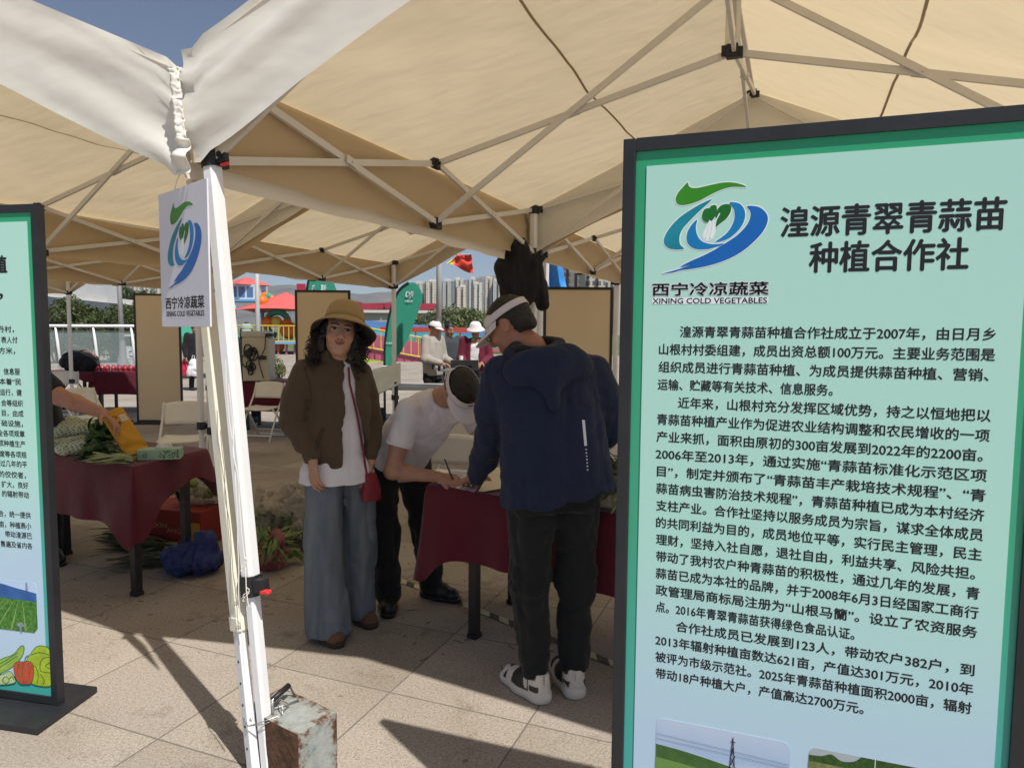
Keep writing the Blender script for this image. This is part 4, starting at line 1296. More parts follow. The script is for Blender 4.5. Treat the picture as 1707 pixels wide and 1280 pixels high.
    for x, y in ((581, 612), (583, 640), (590, 668), (597, 700), (603, 735), (608, 770), (613, 800)):
        d = ray(x, y).normalized(); h = bv.ray_cast(CAM, d)
        p = h[0] if h[0] else at(x, y, 3.40)
        pts.append(p - d * .012 - bo.location)
    pts.append(V(0, -.005, .035))
    for a in range(len(pts) - 1): mb.bar(pts[a], pts[a + 1], .010, .004, (.4, -.9, 0))
    mb.build('strap', bg, bo)
    return root
woman()

# ================================================================== MAN IN THE NAVY JACKET
def navy_man():
    O = V(.16, 2.95, 0)
    root = empty('person', O, 0, 'man in navy hooded jacket, white visor and sneakers, standing with his back to us', 'person')
    Fw, Rw = V(-.28, .96), V(.96, .28)
    hc = V(-.012, 2.985, 1.572)
    hf = frame((-.78, .32, -.54), (-.42, .18, .85))
    shL, shR = V(-.045, 2.92, 1.375), V(.335, 3.03, 1.375)
    elL, wrL = V(-.082, 3.07, 1.075), V(-.175, 3.345, .835)
    elR, wrR = V(.42, 3.10, 1.12), V(.28, 3.33, .95)
    s = SDF((-.40, 2.75, .70), (.55, 3.62, 1.78), .005)
    head(s, hc, hf, 1.03)
    s.chain([V(.12, 2.95, 1.40), V(.075, 2.955, 1.48), hc + V(.035, .0, -.045)], [.070, .062, .058], .02)
    s.loft((.16, 2.95, .85), (.15, 2.97, 1.40), Rw, [(0, .15, .10, 0), (.8, .18, .1, 0), (1, .12, .07, 0)], .02)
    arm_skin(s, shL, elL, wrL); arm_skin(s, shR, elR, wrR)
    hand(s, wrL, (-.20, .80, -.42), (-.15, -.35, -.9), 1.0, (.10, .25, .2), 1, .12)
    hand(s, wrR, (-.6, .7, -.3), (-.1, -.3, -.9), 1.0, (.3, .4, .3), -1)
    s.build('body', M['skin'], root, O, 1, skin_colors(hc, hf, 1.03, (.36, .165, .105)))
    r, f, u = hf; g = lambda x, y, z: hc + (r * x + f * y + u * z) * 1.03
    s = SDF(A3(hc) - .16, A3(hc) + .17, .005)
    s.ell(g(0, -.016, .034), (.083, .101, .092), hf, .01); s.ell(g(0, -.062, -.03), (.060, .050, .05), hf, .03)
    rr, ff, uu, cc = A3(r), A3(f), A3(u), A3(hc)
    def keep(P):
        d = P - cc; y, z = d @ ff, d @ uu
        return np.maximum((y * .80 - z * .62) - .030, -(z + .062))
    s.cutfn(lambda P: -keep(P))
    s.ell(g(.08, -.008, -.008), (.03, .026, .036), hf, .004, True); s.ell(g(-.08, -.008, -.008), (.03, .026, .036), hf, .004, True)
    s.wrinkle(.004, (90, 90, 90), 3)
    s.build('hair', mat('short_hair', (.020, .015, .012), .6, .4, 60, .8, 300), root, O)
    vm = mat('visor_white', (.60, .55, .56), .7, .04, 8, .1, 400)
    v = empty('visor', par=root); visor(v, hc + u * .004, hf, vm, O)
    mb = MB()
    for q in (-1, 1):
        mb.tube([g(q * .079, -.01, .012) - O, g(q * .076, .08, .012) - O], .0022, 6)
        mb.tube([g(q * .034 + .026 * math.cos(t), .098, .004 + .020 * math.sin(t)) - O for t in [2 * math.pi * k / 20 for k in range(20)]], .0018, 6, True)
        mb.tube([g(q * .060, .098, .010) - O, g(q * .076, .08, .012) - O], .0020, 6)
    mb.tube([g(-.008, .102, .006) - O, g(.008, .102, .006) - O], .0018, 6)
    mb.build('glasses', M['black_plastic'], root, True)
    # jacket
    jk = cloth('navy_shell', (.012, .020, .052), .72, .55, 6, .12, .05)
    s = SDF((-.36, 2.62, .74), (.68, 3.50, 1.56), .0068)
    s.loft((.205, 2.935, .83), (.145, 2.965, 1.43), Rw, [(0, .250, .185, 0), (.35, .238, .172, 0), (.7, .228, .155, 0), (.88, .205, .12, 0), (1, .12, .085, 0)], .03, 2.5)
    s.half((.2, 2.93, .845), (.14, 0, -1))
    s.chain([shL, shL.lerp(elL, .5) + V(-.012, 0, 0), elL, elL.lerp(wrL, .5), wrL + V(.006, -.02, .016)], [.083, .080, .070, .060, .044], .05)
    s.chain([shR, shR.lerp(elR, .5) + V(.015, 0, 0), elR, elR.lerp(wrR, .5), wrR + V(0, 0, .02)], [.085, .086, .078, .066, .046], .05)
    s.wrinkle(.010, (7, 7, 2.2), 17); s.wrinkle(.005, (14, 14, 6), 3); s.wrinkle(.003, (24, 24, 30), 6)
    _, bv = s.build('jacket', jk, root, O, 1, None, True)
    s = SDF((-.2, 2.65, 1.16), (.48, 3.2, 1.62), .0065)
    ax_ = (A3(Rw), A3(V(.28, -.90, -.35).normalized()), A3(V(.06, -.34, .93).normalized()))
    s.ell((.150, 2.862, 1.395), (.195, .070, .110), ax_, .03)
    s.cone((.150, 2.825, 1.36), (.170, 2.785, 1.255), .060, .030, .06)
    
    s.ell((.10, 2.94, 1.50), (.145, .095, .085), ax_, .02, True)
    for k in range(18):
        t0, t1 = R(20 * k), R(20 * (k + 1))
        pc = lambda t: V(.098, 2.935, 1.462) + Rw * (.112 * math.cos(t)) + V(-.26, .82, .22) * (.098 * math.sin(t)) + V(0, 0, .012 * math.cos(t))
        if 2 < k < 7: continue
        s.cone(pc(t0), pc(t1), .020, .020, .02)
    s.wrinkle(.007, (8, 8, 10), 6); s.wrinkle(.003, (20, 20, 26), 2)
    s.build('hood', jk, root, O)
    s = SDF((-.12, 2.72, 1.36), (.36, 3.12, 1.6), .006)
    for k in range(18):
        t0, t1 = R(20 * k), R(20 * (k + 1))
        pc = lambda t: V(.093, 2.938, 1.475) + Rw * (.092 * math.cos(t)) + V(-.26, .82, .22) * (.078 * math.sin(t)) + V(0, 0, .01 * math.cos(t))
        s.cone(pc(t0), pc(t1), .024, .024, .015); s.cone(pc(t0) + V(.02, -.03, .012), pc(t1) + V(.02, -.03, .012), .020, .020, .02)
    s.wrinkle(.005, (25, 25, 25), 2)
    s.build('hood_lining', cloth('black_lining', (.012, .013, .014)), root, O)
    mb = MB()
    def onj(x, y):
        d = ray(x, y).normalized(); h = bv.ray_cast(CAM, d); return (h[0] + h[1] * .0025 - O) if h[0] else None
    for x0, y0, x1, y1, w_ in [(972, 700, 976, 743, 2.2)] + [(976.5 + .4 * k, 748 + 5.6 * k, 976.7 + .4 * k, 750 + 5.6 * k, 1.1) for k in range(7)]:
        p = [onj(x0 - w_, y0), onj(x0 + w_, y0), onj(x1 + w_, y1), onj(x1 - w_, y1)]
        if all(q is not None for q in p): mb.face(p)
    mb.build('reflective_strip', mat('reflector', (.75, .77, .80), .35), root, solid=.0012)
    # trousers
    pm = cloth('black_trousers', (.011, .013, .014), .8, .5, 6)
    s = SDF((-.2, 2.65, .03), (.55, 3.25, 1.0), .0075)
    s.loft((.185, 2.93, .80), (.18, 2.94, .97), Rw, [(0, .19, .13, 0), (1, .165, .11, 0)], .03)
    s.chain([V(.085, 2.905, .86), V(.085, 2.90, .47), V(.108, 2.862, .10)], [.105, .088, .064], .03)
    s.chain([V(.285, 2.955, .86), V(.282, 2.95, .47), V(.278, 2.91, .10)], [.105, .086, .062], .03)
    s.wrinkle(.010, (10, 10, 4), 23); s.wrinkle(.007, (14, 14, 17), 5)
    s.half((0, 0, .098), (0, 0, -1))
    s.build('trousers', pm, root, O)
    def shoe_col(h, t):
        h, t = A3(h), A3(t); d = (t - h) / np.linalg.norm(t - h)
        def fn(P):
            q = P - h; a = (q @ d) / .3; z = P[:, 2] * 1.0
            c = np.tile(np.array((.62, .585, .53), np.float32), (len(P), 1))
            n = vnoise(P * 22 + 4.4)
            blk = ((z > .042) & (a > .22) & (a < .60) & (n > -.35)) | ((z > .036) & (a > .74) & (n > -.15)) | ((z > .098) & (a > .10)) | ((z > .050) & (z < .074) & (a > .05) & (a < .20) & (n > .05))
            c[blk] = (.025, .024, .022)
            return c
        return fn
    for h_, t_ in ((V(.155, 2.80, 0), V(-.025, 3.03, 0)), (V(.288, 2.835, 0), V(.215, 3.125, 0))):
        shoe(root, h_, t_, M['shoe_paint'], O, .055, .075, 'sneaker', shoe_col(h_, t_), M['shoe_paint'] if False else mat('sneaker_sole', (.60, .57, .52), .6, .05), pull=True)
navy_man()

# ================================================================== MAN BENDING TO WRITE
def writer():
    O = V(-.58, 3.86, 0)
    root = empty('person', O, 0, 'man in white t-shirt and white visor bending over the table to write', 'person')
    Ls = V(.66, .75, .05)
    hc = V(-.258, 3.51, 1.240)
    hf = frame((.32, -.30, -.88), (.42, -.80, .40))
    shR, shL = V(-.535, 3.60, 1.125), V(-.285, 3.86, 1.165)
    elR, wrR = V(-.615, 3.545, .825), V(-.370, 3.50, .808)
    elL, wrL = V(-.125, 3.80, .98), V(-.205, 3.63, .815)
    pel, che = V(-.675, 3.915, .86), V(-.41, 3.73, 1.145)
    s = SDF((-.95, 3.25, .70), (.10, 4.15, 1.45), .005)
    head(s, hc, hf, 1.0)
    s.chain([V(-.375, 3.70, 1.185), V(-.32, 3.63, 1.215), hc - hf[1] * .035 - hf[2] * .04], [.066, .058, .055], .02)
    s.loft(pel, che + V(.03, -.02, .03), Ls, [(0, .13, .09, 0), (.5, .13, .085, 0), (.9, .16, .08, 0), (1, .1, .06, 0)], .02)
    arm_skin(s, shR, elR, wrR, 1.05); arm_skin(s, shL, elL, wrL, 1.0)
    hand(s, wrR, (.93, -.12, -.16), (-.05, .45, -.9), 1.0, (.45, .65, .45), -1, .02, (.8, .35, .5))
    hand(s, wrL, (.15, -.65, -.35), (.25, .1, -.95), 1.0, (.35, .45, .3), 1, .1)
    s.build('body', M['skin'], root, O, 1, skin_colors(hc, hf, 1, (.36, .19, .125)))
    r, f, u = hf; g = lambda x, y, z: hc + (r * x + f * y + u * z)
    s = SDF(A3(hc) - .16, A3(hc) + .17, .005)
    s.ell(g(0, -.016, .036), (.081, .099, .092), hf, .01); s.ell(g(0, -.06, -.02), (.060, .050, .05), hf, .03)
    ff, uu, cc = A3(f), A3(u), A3(hc)
    def keep(P):
        d = P - cc; y, z = d @ ff, d @ uu
        return np.maximum((y * .80 - z * .62) - .028, -(z + .045))
    s.cutfn(lambda P: -keep(P))
    for q in (-1, 1): s.ell(g(q * .08, -.008, -.008), (.03, .026, .036), hf, .004, True)
    s.wrinkle(.004, (90, 90, 90), 3)
    s.build('hair', bpy.data.materials['short_hair'], root, O)
    v = empty('visor', par=root); T = visor(v, hc + u * .004, hf, bpy.data.materials['visor_white'], O)
    mb = MB()
    for p in ([(-.012, .058), (.012, .062), (.014, .052), (-.006, .048)], [(-.014, .045), (.008, .047), (.014, .042), (-.012, .041)]):
        mb.face([T(x, .0955, z) for x, z in p])
    mb.build('visor_mark', bpy.data.materials['visor_white'] if False else mat('grey_mark', (.12, .11, .13), .6), v, solid=.001)
    tee = cloth('grey_white_tee', (.66, .63, .67), .85, .55, 8, .05)
    s = SDF((-1.0, 3.30, .68), (.05, 4.25, 1.42), .0062)
    s.loft(pel + V(-.03, .02, -.045), che + V(.045, -.035, .045), Ls, [(0, .205, .150, .02), (.25, .195, .150, .022), (.6, .185, .140, .015), (.85, .185, .112, .0), (1, .09, .07, 0)], .03, 2.3)
    ua = (elR - shR).normalized(); ub = (elL - shL).normalized()
    s.cone(shR, shR + ua * .21, .072, .074, .04); s.cone(shL, shL + ub * .21, .072, .074, .04)
    s.half(shR + ua * .185, ua) if False else None
    s.wrinkle(.008, (9, 7, 6), 15); s.wrinkle(.0045, (20, 13, 20), 4)
    for sh_, u_, ln in ((shR, ua, .185), (shL, ub, .19)):
        e_ = A3(sh_ + u_ * ln); c_ = A3(sh_ + u_ * (ln + .06)); uu_ = A3(u_)
        s.add(lambda P: np.maximum(-((P - e_) @ uu_), np.sqrt(((P - c_) ** 2).sum(-1)) - .105), c_ - .11, c_ + .11, .003, True)
    s.build('t_shirt', tee, root, O)
    pm = cloth('black_slacks', (.010, .010, .011), .75, .45, 6)
    s = SDF((-1.0, 3.5, .03), (-.2, 4.25, 1.06), .0075)
    s.loft(V(-.66, 3.91, .78), V(-.60, 3.87, .93), Ls, [(0, .175, .13, 0), (1, .17, .125, 0)], .04)
    s.chain([V(-.735, 3.84, .84), V(-.71, 3.80, .46), V(-.68, 3.785, .075)], [.108, .088, .074], .03)
    s.chain([V(-.585, 3.985, .84), V(-.505, 3.965, .46), V(-.455, 3.95, .075)], [.108, .086, .070], .03)
    s.wrinkle(.009, (10, 10, 5), 43); s.wrinkle(.005, (16, 16, 18), 7)
    s.half((0, 0, .055), (0, 0, -1))
    s.build('trousers', pm, root, O)
    sm = mat('black_leather', (.016, .016, .015), .38, .2, 10, .2, 60)
    shoe(root, V(-.70, 3.88, 0), V(-.655, 3.645, 0), sm, O, .054, .06)
    shoe(root, V(-.515, 3.99, 0), V(-.29, 3.88, 0), sm, O, .052, .06)
    pen = empty('pen', V(-.285, 3.475, .775), 0, 'black pen with a shiny clip held by the writing man', 'pen')
    a, b = V(0, 0, 0), V(-.055, .02, .125)
    mb = MB(); mb.tube([a + V(0, 0, -.008), a + (b - a) * .12, b], [.0012, .0045, .0045], 10); mb.build('barrel', M['black_plastic'], pen, True, 40)
    mb = MB(); mb.bar(b - (b - a) * .35 + V(-.004, -.004, 0), b + V(-.004, -.004, 0), .003, .002); mb.build('clip', M['steel'], pen)
writer()
# ================================================================== TABLES
M['maroon'] = cloth('maroon_cloth', (.098, .005, .016), .8, .9, 4, .16, .25)
def drape_table(name_t, label_t, label_c, c0, u, v, L, W, H, drop, legs, grp=None, tail=.16, sd=0., fold=.5):
    u, v = V(*u).normalized(), V(*v).normalized()
    c0 = V(c0[0], c0[1], 0)
    t = empty(name_t, c0, 0, label_t, 'table', grp)
    mb = MB(); mb.prism([(0, 0), (L, 0), (L, W), (0, W)], lambda a, b, w_: u * (.012 + a * (1 - .024 / L)) + v * (.012 + b * (1 - .024 / W)) + V(0, 0, H - .035 + w_), .03); mb.build('tabletop', M['cream_back'], t)
    for a, b in legs:
        mb = MB(); p = u * a + v * b; mb.bar(p + V(0, 0, .0), p + V(0, 0, H - .04), .044, .044, u); o = mb.build('leg', M['dark_leg'], t)
        mb = MB(); mb.box(p + V(0, 0, .012), (.054, .054, .024), (u, UP.cross(u), UP)); mb.build('foot', M['black_plastic'], o)
    mb = MB()
    la = [q for q in legs]
    for a, b in la: mb.tube([u * a + v * b + V(0, 0, H * .5), u * (a + (.22 if a < L / 2 else -.22)) + v * (b + .02) + V(0, 0, H - .05)], .011, 8)
    mb.build('brace', M['dark_leg'], t)
    # cloth
    per = []
    cs = [(0, 0), (L, 0), (L, W), (0, W)]; nr = [(0, -1), (1, 0), (0, 1), (-1, 0)]
    for k in range(4):
        (x0, y0), (x1, y1) = cs[k], cs[(k + 1) % 4]
        n = max(10, int(math.hypot(x1 - x0, y1 - y0) / .035))
        for i in range(1, n):
            per.append((x0 + (x1 - x0) * i / n, y0 + (y1 - y0) * i / n, nr[k], k, i / n, min(i, n - i) / n * math.hypot(x1 - x0, y1 - y0)))
        n0, n1 = nr[k], nr[(k + 1) % 4]
        for j in range(5):
            w_ = j / 4; nn = (n0[0] * (1 - w_) + n1[0] * w_, n0[1] * (1 - w_) + n1[1] * w_); l_ = math.hypot(*nn)
            per.append((x1, y1, (nn[0] / l_, nn[1] / l_), k if j < 2 else (k + 1) % 4, 1. if j < 2 else 0., 0.))
    mb = MB()
    rows = []
    nv = 12
    top = [mb.bm.verts.new(u * x + v * y + V(0, 0, H + .004)) for x, y, *_ in per]
    rows.append(top)
    for j in range(1, nv + 1):
        h = j / nv; r = []
        for i, (x, y, n, k, tt, dc) in enumerate(per):
            dp = drop(k, tt) + tail * math.exp(-(dc / .10) ** 2)
            fl = .012 + .05 * h * math.exp(-(dc / .15) ** 2) + h * fold * .055 * vn((x + y) * 6 + sd, (x - y) * 6, h * .8) + .006 * h * vn((x + y) * 19, sd, h * 2) + .012 * h
            z = H + .004 - dp * h - .01 * (1 if h > 0 else 0)
            p = u * (x + n[0] * fl) + v * (y + n[1] * fl)
            r.append(mb.bm.verts.new(p + V(0, 0, max(z, .01))))
        rows.append(r)
    m = len(per)
    for a, b in zip(rows, rows[1:]):
        for i in range(m): mb.bm.faces.new((a[i], a[(i + 1) % m], b[(i + 1) % m], b[i]))
    mb.bm.faces.new(top)
    o = mb.build('tablecloth', M['maroon'], None, True, 60, loc=c0)
    tag(o, label_c, 'tablecloth', 'maroon tablecloths')
    return t
drape_table('folding_table', 'folding table with black legs where the man is writing', 'maroon cloth with a hanging corner, under the writing man\'s papers', (-.431, 3.527), (.852, -.523), (.40, .917), 1.8, .60, .757,
            lambda k, t: (.335 + .03 * t, .3, .3, .36)[k], [(.27, .05), (1.55, .05), (.27, .54), (1.55, .54)], 'folding tables under the tents', .14, 1.3)
u_l = V(.9, -.44).normalized()
cl = V(-2.145, 3.907) - u_l * 1.8
drape_table('folding_table', 'folding table with black legs holding the netted vegetables', 'maroon cloth under the netted vegetables and yellow paper bag', (cl.x, cl.y), (.9, -.44), (.24, .97), 1.8, .63, .762,
            lambda k, t: (.34, .30 - .22 * t, .2, .3)[k], [(1.76, .03), (1.76, .45), (.72, .30), (.1, .05)], 'folding tables under the tents', .12, 4.4)

# papers on the writing table
pm_ = mat('paper', (.76, .75, .74), .7, .03, 20)
def paper(label, pts, z, cat='paper', m=None, n=6, mk=0):
    P = [V(*gnd(x, y, z).xy, z) for x, y in pts]
    o = (P[0] + P[2]) / 2
    e = empty('paper_sheet', o, 0, label, cat, 'papers on the writing table')
    f = lambda a, b: P[0] * (1 - a) * (1 - b) + P[1] * a * (1 - b) + P[2] * a * b + P[3] * (1 - a) * b - o + V(0, 0, .006 * vn(a * 3 + pts[0][0], b * 3, z) ** 2 + .003)
    mb = MB(); mb.grid(f, 10, 8); mb.build('sheet', m or pm_, e, True)
    mb = MB()
    for k in range(mk):
        b0 = .15 + .75 * k / mk; a1 = .55 + .3 * random.random()
        mb.face([f(.12, b0) + V(0, 0, .0012), f(a1, b0) + V(0, 0, .0012), f(a1, b0 + .03) + V(0, 0, .0012), f(.12, b0 + .03) + V(0, 0, .0012)])
    if mk: mb.build('ruled_line', M['ink'] if False else mat('pale_ink', (.35, .34, .36), .6), e)
random.seed(2)
paper('white form under the pen of the writing man', [(728, 806), (775, 818), (800, 786), (752, 782)], .767, mk=6)
paper('lilac edged leaflet under the hand of the navy jacket man', [(765, 813), (790, 822), (812, 798), (782, 790)], .771, m=mat('lilac_paper', (.50, .42, .56), .7, .1))
paper('cream sheet with a folded edge beside the navy jacket', [(797, 822), (842, 814), (862, 775), (818, 782)], .769, m=mat('cream_paper', (.66, .60, .48), .7, .05))

# ================================================================== FOLDING CHAIRS
M['chair_white'] = mat('chair_plastic', (.74, .70, .62), .5, .05, 5)
M['chair_tube'] = mat('chair_tube', (.72, .70, .66), .4, .05)
def make_chair(label):
    t = empty('folding_chair', (0, 0, 0), 0, label, 'folding chair', 'white folding chairs')
    # x width, front is -y
    mb = MB()
    def bk(a, b):
        x = (a - .5) * .42; w_ = 1 - .10 * (abs(a - .5) * 2) ** 3
        return V(x, .155 + .06 * b + .02 * (1 - (2 * a - 1) ** 2), .57 + .23 * b * w_)
    mb.grid(bk, 14, 6); mb.build('backrest', M['chair_white'], t, True, solid=.014)
    mb = MB(); mb.grid(lambda a, b: V((a - .5) * .40, -.22 + .38 * b, .445 - .012 * math.sin(math.pi * a) + .015 * b), 10, 8); mb.build('seat', M['chair_white'], t, True, solid=.016)
    for s_ in (-1, 1):
        x = s_ * .222
        mb = MB(); mb.tube([V(x, -.27, 0), V(x, -.05, .35), V(x, .16, .62), V(x, .215, .74), V(x * .97, .225, .79)], .0125, 8); mb.build('front_leg', M['chair_tube'], t, True)
        mb = MB(); mb.tube([V(x * .93, .26, 0), V(x * .93, .02, .33), V(x * .93, -.13, .44)], .0125, 8); mb.build('rear_leg', M['chair_tube'], t, True)
    mb = MB(); mb.tube([V(-.22, -.22, .08), V(.22, -.22, .08)], .010, 8); mb.tube([V(-.205, .22, .05), V(.205, .22, .05)], .010, 8); mb.tube([V(-.205, .17, .12), V(.205, .17, .12)], .008, 8)
    mb.tube([V(-.205, .24, .03), V(-.19, .262, .02), V(.19, .262, .02), V(.205, .24, .03)], .0125, 8)
    mb.build('crossbar', M['chair_tube'], t, True)
    return t
c0_ = make_chair('white folding chair in front of the maroon table with the cabinet')
CH = [(438, 9.75, -.15, None), (303, 6.95, .25, 'white folding chair, large pale back, close behind the left produce table'), (770, 6.1, 2.9, 'white folding chair farther behind the writing man\'s lowered visor'),
      (760, 5.25, 3.0, 'white folding chair nearer behind the writing man\'s arm'), (1018, 4.95, 3.25, 'white folding chair behind the navy jacket, beside the large display board'), (104, 11.8, .5, 'white folding chair beside the black bag at the far left'),
      (150, 8.6, 1.2, 'white folding chair beyond the netted vegetables, only its crossed legs showing')]
for i, (px_, Yd, rz, lb) in enumerate(CH):
    o = c0_ if i == 0 else copy_tree(c0_)
    p = at(px_, 640, Yd); o.location = (p.x, p.y, 0); o.rotation_euler.z = rz
    if lb: o['label'] = lb

# ================================================================== PRODUCE TABLE
M['leaf_dk'] = mat('dark_leaf', (.028, .075, .018), .55, .5, 20, .3, 60)
M['leaf_lt'] = mat('pale_leaf', (.14, .20, .06), .6, .4, 20, .3, 60)
M['stalk'] = mat('leek_stalk', (.24, .28, .14), .6, .4, 14)
q = N('foam_net_vegetable'); oc = q.obj()
mp = q.n('Mapping'); mp.inputs['Rotation'].default_value = (0, .5, .6); mp.inputs['Scale'].default_value = (60, 60, 60); q.l(oc, mp.inputs[0])
vo = q.n('TexVoronoi', feature='DISTANCE_TO_EDGE'); vo.inputs['Scale'].default_value = 1.0; vo.inputs['Randomness'].default_value = .25; q.l(mp.outputs[0], vo.inputs[0])
net = q.ramp(vo.outputs['Distance'], [(.10, (.52, .55, .42)), (.22, (.16, .22, .08))])
q.l(net, q.b.inputs['Base Color']); q.b.inputs['Roughness'].default_value = .6
q.bump(q.ramp(vo.outputs['Distance'], [(.08, (1, 1, 1)), (.2, (0, 0, 0))]), .5, .006)
M['netveg'] = q.m
TZ = .767
def tp(x, y, z=TZ): return gnd(x, y, z)
random.seed(8)
nv_ = [(88, 742, .05, 'netted pale gourd at the left end of the heap'), (112, 748, .05, 'netted pale gourd at the front of the heap'), (134, 752, .045, 'netted pale gourd next to the dark leaves'), (100, 735, .13, 'netted pale gourd on top at the left'), (122, 738, .13, 'netted pale gourd on top beside the leaves'), (128, 742, .12, 'netted pale gourd tucked under the dark leaves')]
for i, (x, y, h, lb) in enumerate(nv_):
    p = tp(x, y + 6); p.z = TZ + h
    s = SDF(A3(p) - .16, A3(p) + .16, .006)
    a = .5 + random.uniform(-.25, .25)
    d = V(math.cos(a), math.sin(a), .06)
    s.cone(p - d * .085, p + d * .085, .042, .050, .02); s.cone(p - d * .12, p - d * .085, .020, .042, .02)
    s.wrinkle(.003, (40, 40, 40), i)
    o = s.build('netted_gourd', M['netveg'], None, p); o.location = p
    tag(o, lb, 'vegetable', 'netted gourds on the left table')
def blades(mb, base, d, n, L, w_, spread, droop=.3, lift=.0, sd=0):
    rnd = random.Random(sd)
    for k in range(n):
        dd = (V(*d).normalized() + V(rnd.gauss(0, spread), rnd.gauss(0, spread), rnd.gauss(lift, spread * .7))).normalized()
        b = V(*base) + V(rnd.gauss(0, w_ * 2), rnd.gauss(0, w_ * 2), abs(rnd.gauss(0, w_ * 1.5)))
        l = L * rnd.uniform(.6, 1.15); ww = w_ * rnd.uniform(.5, 1.2)
        sd_ = dd.cross(UP).normalized(); sd_ = (sd_ + UP * rnd.uniform(-.8, .8)).normalized()
        pts = []
        n_ = 6
        for i in range(n_ + 1):
            t = i / n_
            p = b + dd * l * t - UP * droop * l * t * t + sd_ * .08 * l * math.sin(t * 3 + k)
            if p.z < .012: p.z = .012 + rnd.uniform(0, .006)
            q_ = ww * math.sin(math.pi * (.10 + .88 * t)) ** .7
            pts.append((p - sd_ * q_, p + UP * q_ * .3, p + sd_ * q_))
        for i in range(n_):
            for j in (0, 1): mb.face([pts[i][j], pts[i][j + 1], pts[i + 1][j + 1], pts[i + 1][j]])
lf = empty('leafy_greens', V(*tp(180, 762).xy, TZ), 0, 'heap of dark leafy greens between the netted gourds and the yellow bag', 'vegetables')
mb = MB()
for i, (x, y, z, d) in enumerate([(205, 764, .02, (-1, .25, .1)), (190, 768, .03, (-1, -.05, .2)), (185, 756, .08, (-.9, .3, .4)), (200, 752, .12, (-1, .1, .3)), (175, 766, .03, (-.8, -.3, .1)), (165, 752, .10, (.3, .2, .9)), (150, 758, .05, (.9, -.2, .3)), (190, 748, .13, (-.2, .3, .8)), (160, 766, .02, (.8, -.25, .1))]):
    p = tp(x, y); blades(mb, p + V(0, 0, z) - lf.location, d, 60, .14, .013, .38, .45, .1, i)
mb.build('leaf_heap', M['leaf_dk'], lf, True)
mb = MB()
for i, (x, y, d) in enumerate([(225, 770, (-1, .1, .02)), (215, 776, (-1, -.05, .03)), (150, 772, (1, -.1, .05))]):
    p = tp(x, y); blades(mb, p + V(0, 0, .02) - lf.location, d, 16, .22, .010, .15, .05, .03, 40 + i)
mb.build('pale_stalk', M['stalk'], lf, True)
dk = empty('black_basin', V(*tp(66, 740).xy, TZ), 0, 'black basin with a pale cloth over its rim, beside the left display board', 'basin')
mb = MB(); mb.lathe([(.001, .0), (.13, .0), (.17, .09), (.18, .11), (.165, .105), (.12, .03), (.001, .02)], 28); mb.build('basin', M['black_plastic'], dk, True, 40)
mb = MB(); mb.grid(lambda a, b: V(-.17 + .36 * a, -.10 + .26 * b, .115 + .025 * vn(a * 4, b * 4) + .05 * math.sin(math.pi * a) * math.sin(math.pi * b)), 16, 12); mb.build('cover_cloth', cloth('pale_green_cloth', (.50, .50, .36)), dk, True, solid=.004)
# yellow paper bag held by the reaching hand
yb = mat('yellow_paper', (.52, .26, .022), .75, .1, 8, wrinkle=.8, ws=16, bd=.012)
Yb = 4.12
bp = [at(168, 694, Yb + .02), at(204, 679, Yb + .10), at(252, 752, Yb + .06), at(213, 766, Yb - .06)]
bo = sum(bp, V(0, 0, 0)) / 4
bag = empty('paper_bag', bo, 0, 'yellow paper bag with dark print, tilted over the vegetables by a reaching hand', 'bag')
nb = (bp[1] - bp[0]).cross(bp[3] - bp[0]).normalized()
if nb.y > 0: nb = -nb
def bagf(a, b, s_):
    p = bp[0] * (1 - a) * (1 - b) + bp[1] * a * (1 - b) + bp[2] * a * b + bp[3] * (1 - a) * b - bo
    w_ = .030 * (math.sin(math.pi * min(1, max(0, a))) ** .6) * (1 - .55 * b) * (1 if b < .97 else .3)
    return p + nb * (s_ * w_ + .008 * vn(a * 4 + 3, b * 6, s_) * math.sin(math.pi * a) + .02 * math.exp(-((b - .74 - .08 * a) / .04) ** 2) * (1 if s_ > 0 else -.2) * -1)
mb = MB()
for s_ in (1, -1): mb.grid(lambda a, b, s_=s_: bagf(a, b, s_), 14, 26)
bmesh.ops.remove_doubles(mb.bm, verts=mb.bm.verts, dist=.0015)
mb.build('pouch', yb, bag, True, solid=.0015)
bpf = lambda a, b: bagf(a, b, 1) + nb * .0035
def bquad(mb, a0, b0, a1, b1): mb.face([bpf(a0, b0), bpf(a1, b0), bpf(a1, b1), bpf(a0, b1)])
mb = MB()
for r in range(4):
    for k in range(6): bquad(mb, .62 + .05 * k, .16 + .035 * r, .655 + .05 * k, .18 + .035 * r)
mb.build('white_print', M['white_ink'], bag, solid=.0006)
mb = MB()
for ca, cb in ((.42, .17), (.48, .30)):
    for k in range(14):
        t0, t1 = 2 * math.pi * k / 14, 2 * math.pi * (k + 1) / 14
        mb.face([bpf(ca + .10 * math.cos(t0), cb + .035 * math.sin(t0)), bpf(ca + .10 * math.cos(t1), cb + .035 * math.sin(t1)), bpf(ca + .07 * math.cos(t1), cb + .024 * math.sin(t1)), bpf(ca + .07 * math.cos(t0), cb + .024 * math.sin(t0))])
bquad(mb, .45, .29, .51, .31)
mb.build('dark_print', M['ink'], bag, solid=.0006)
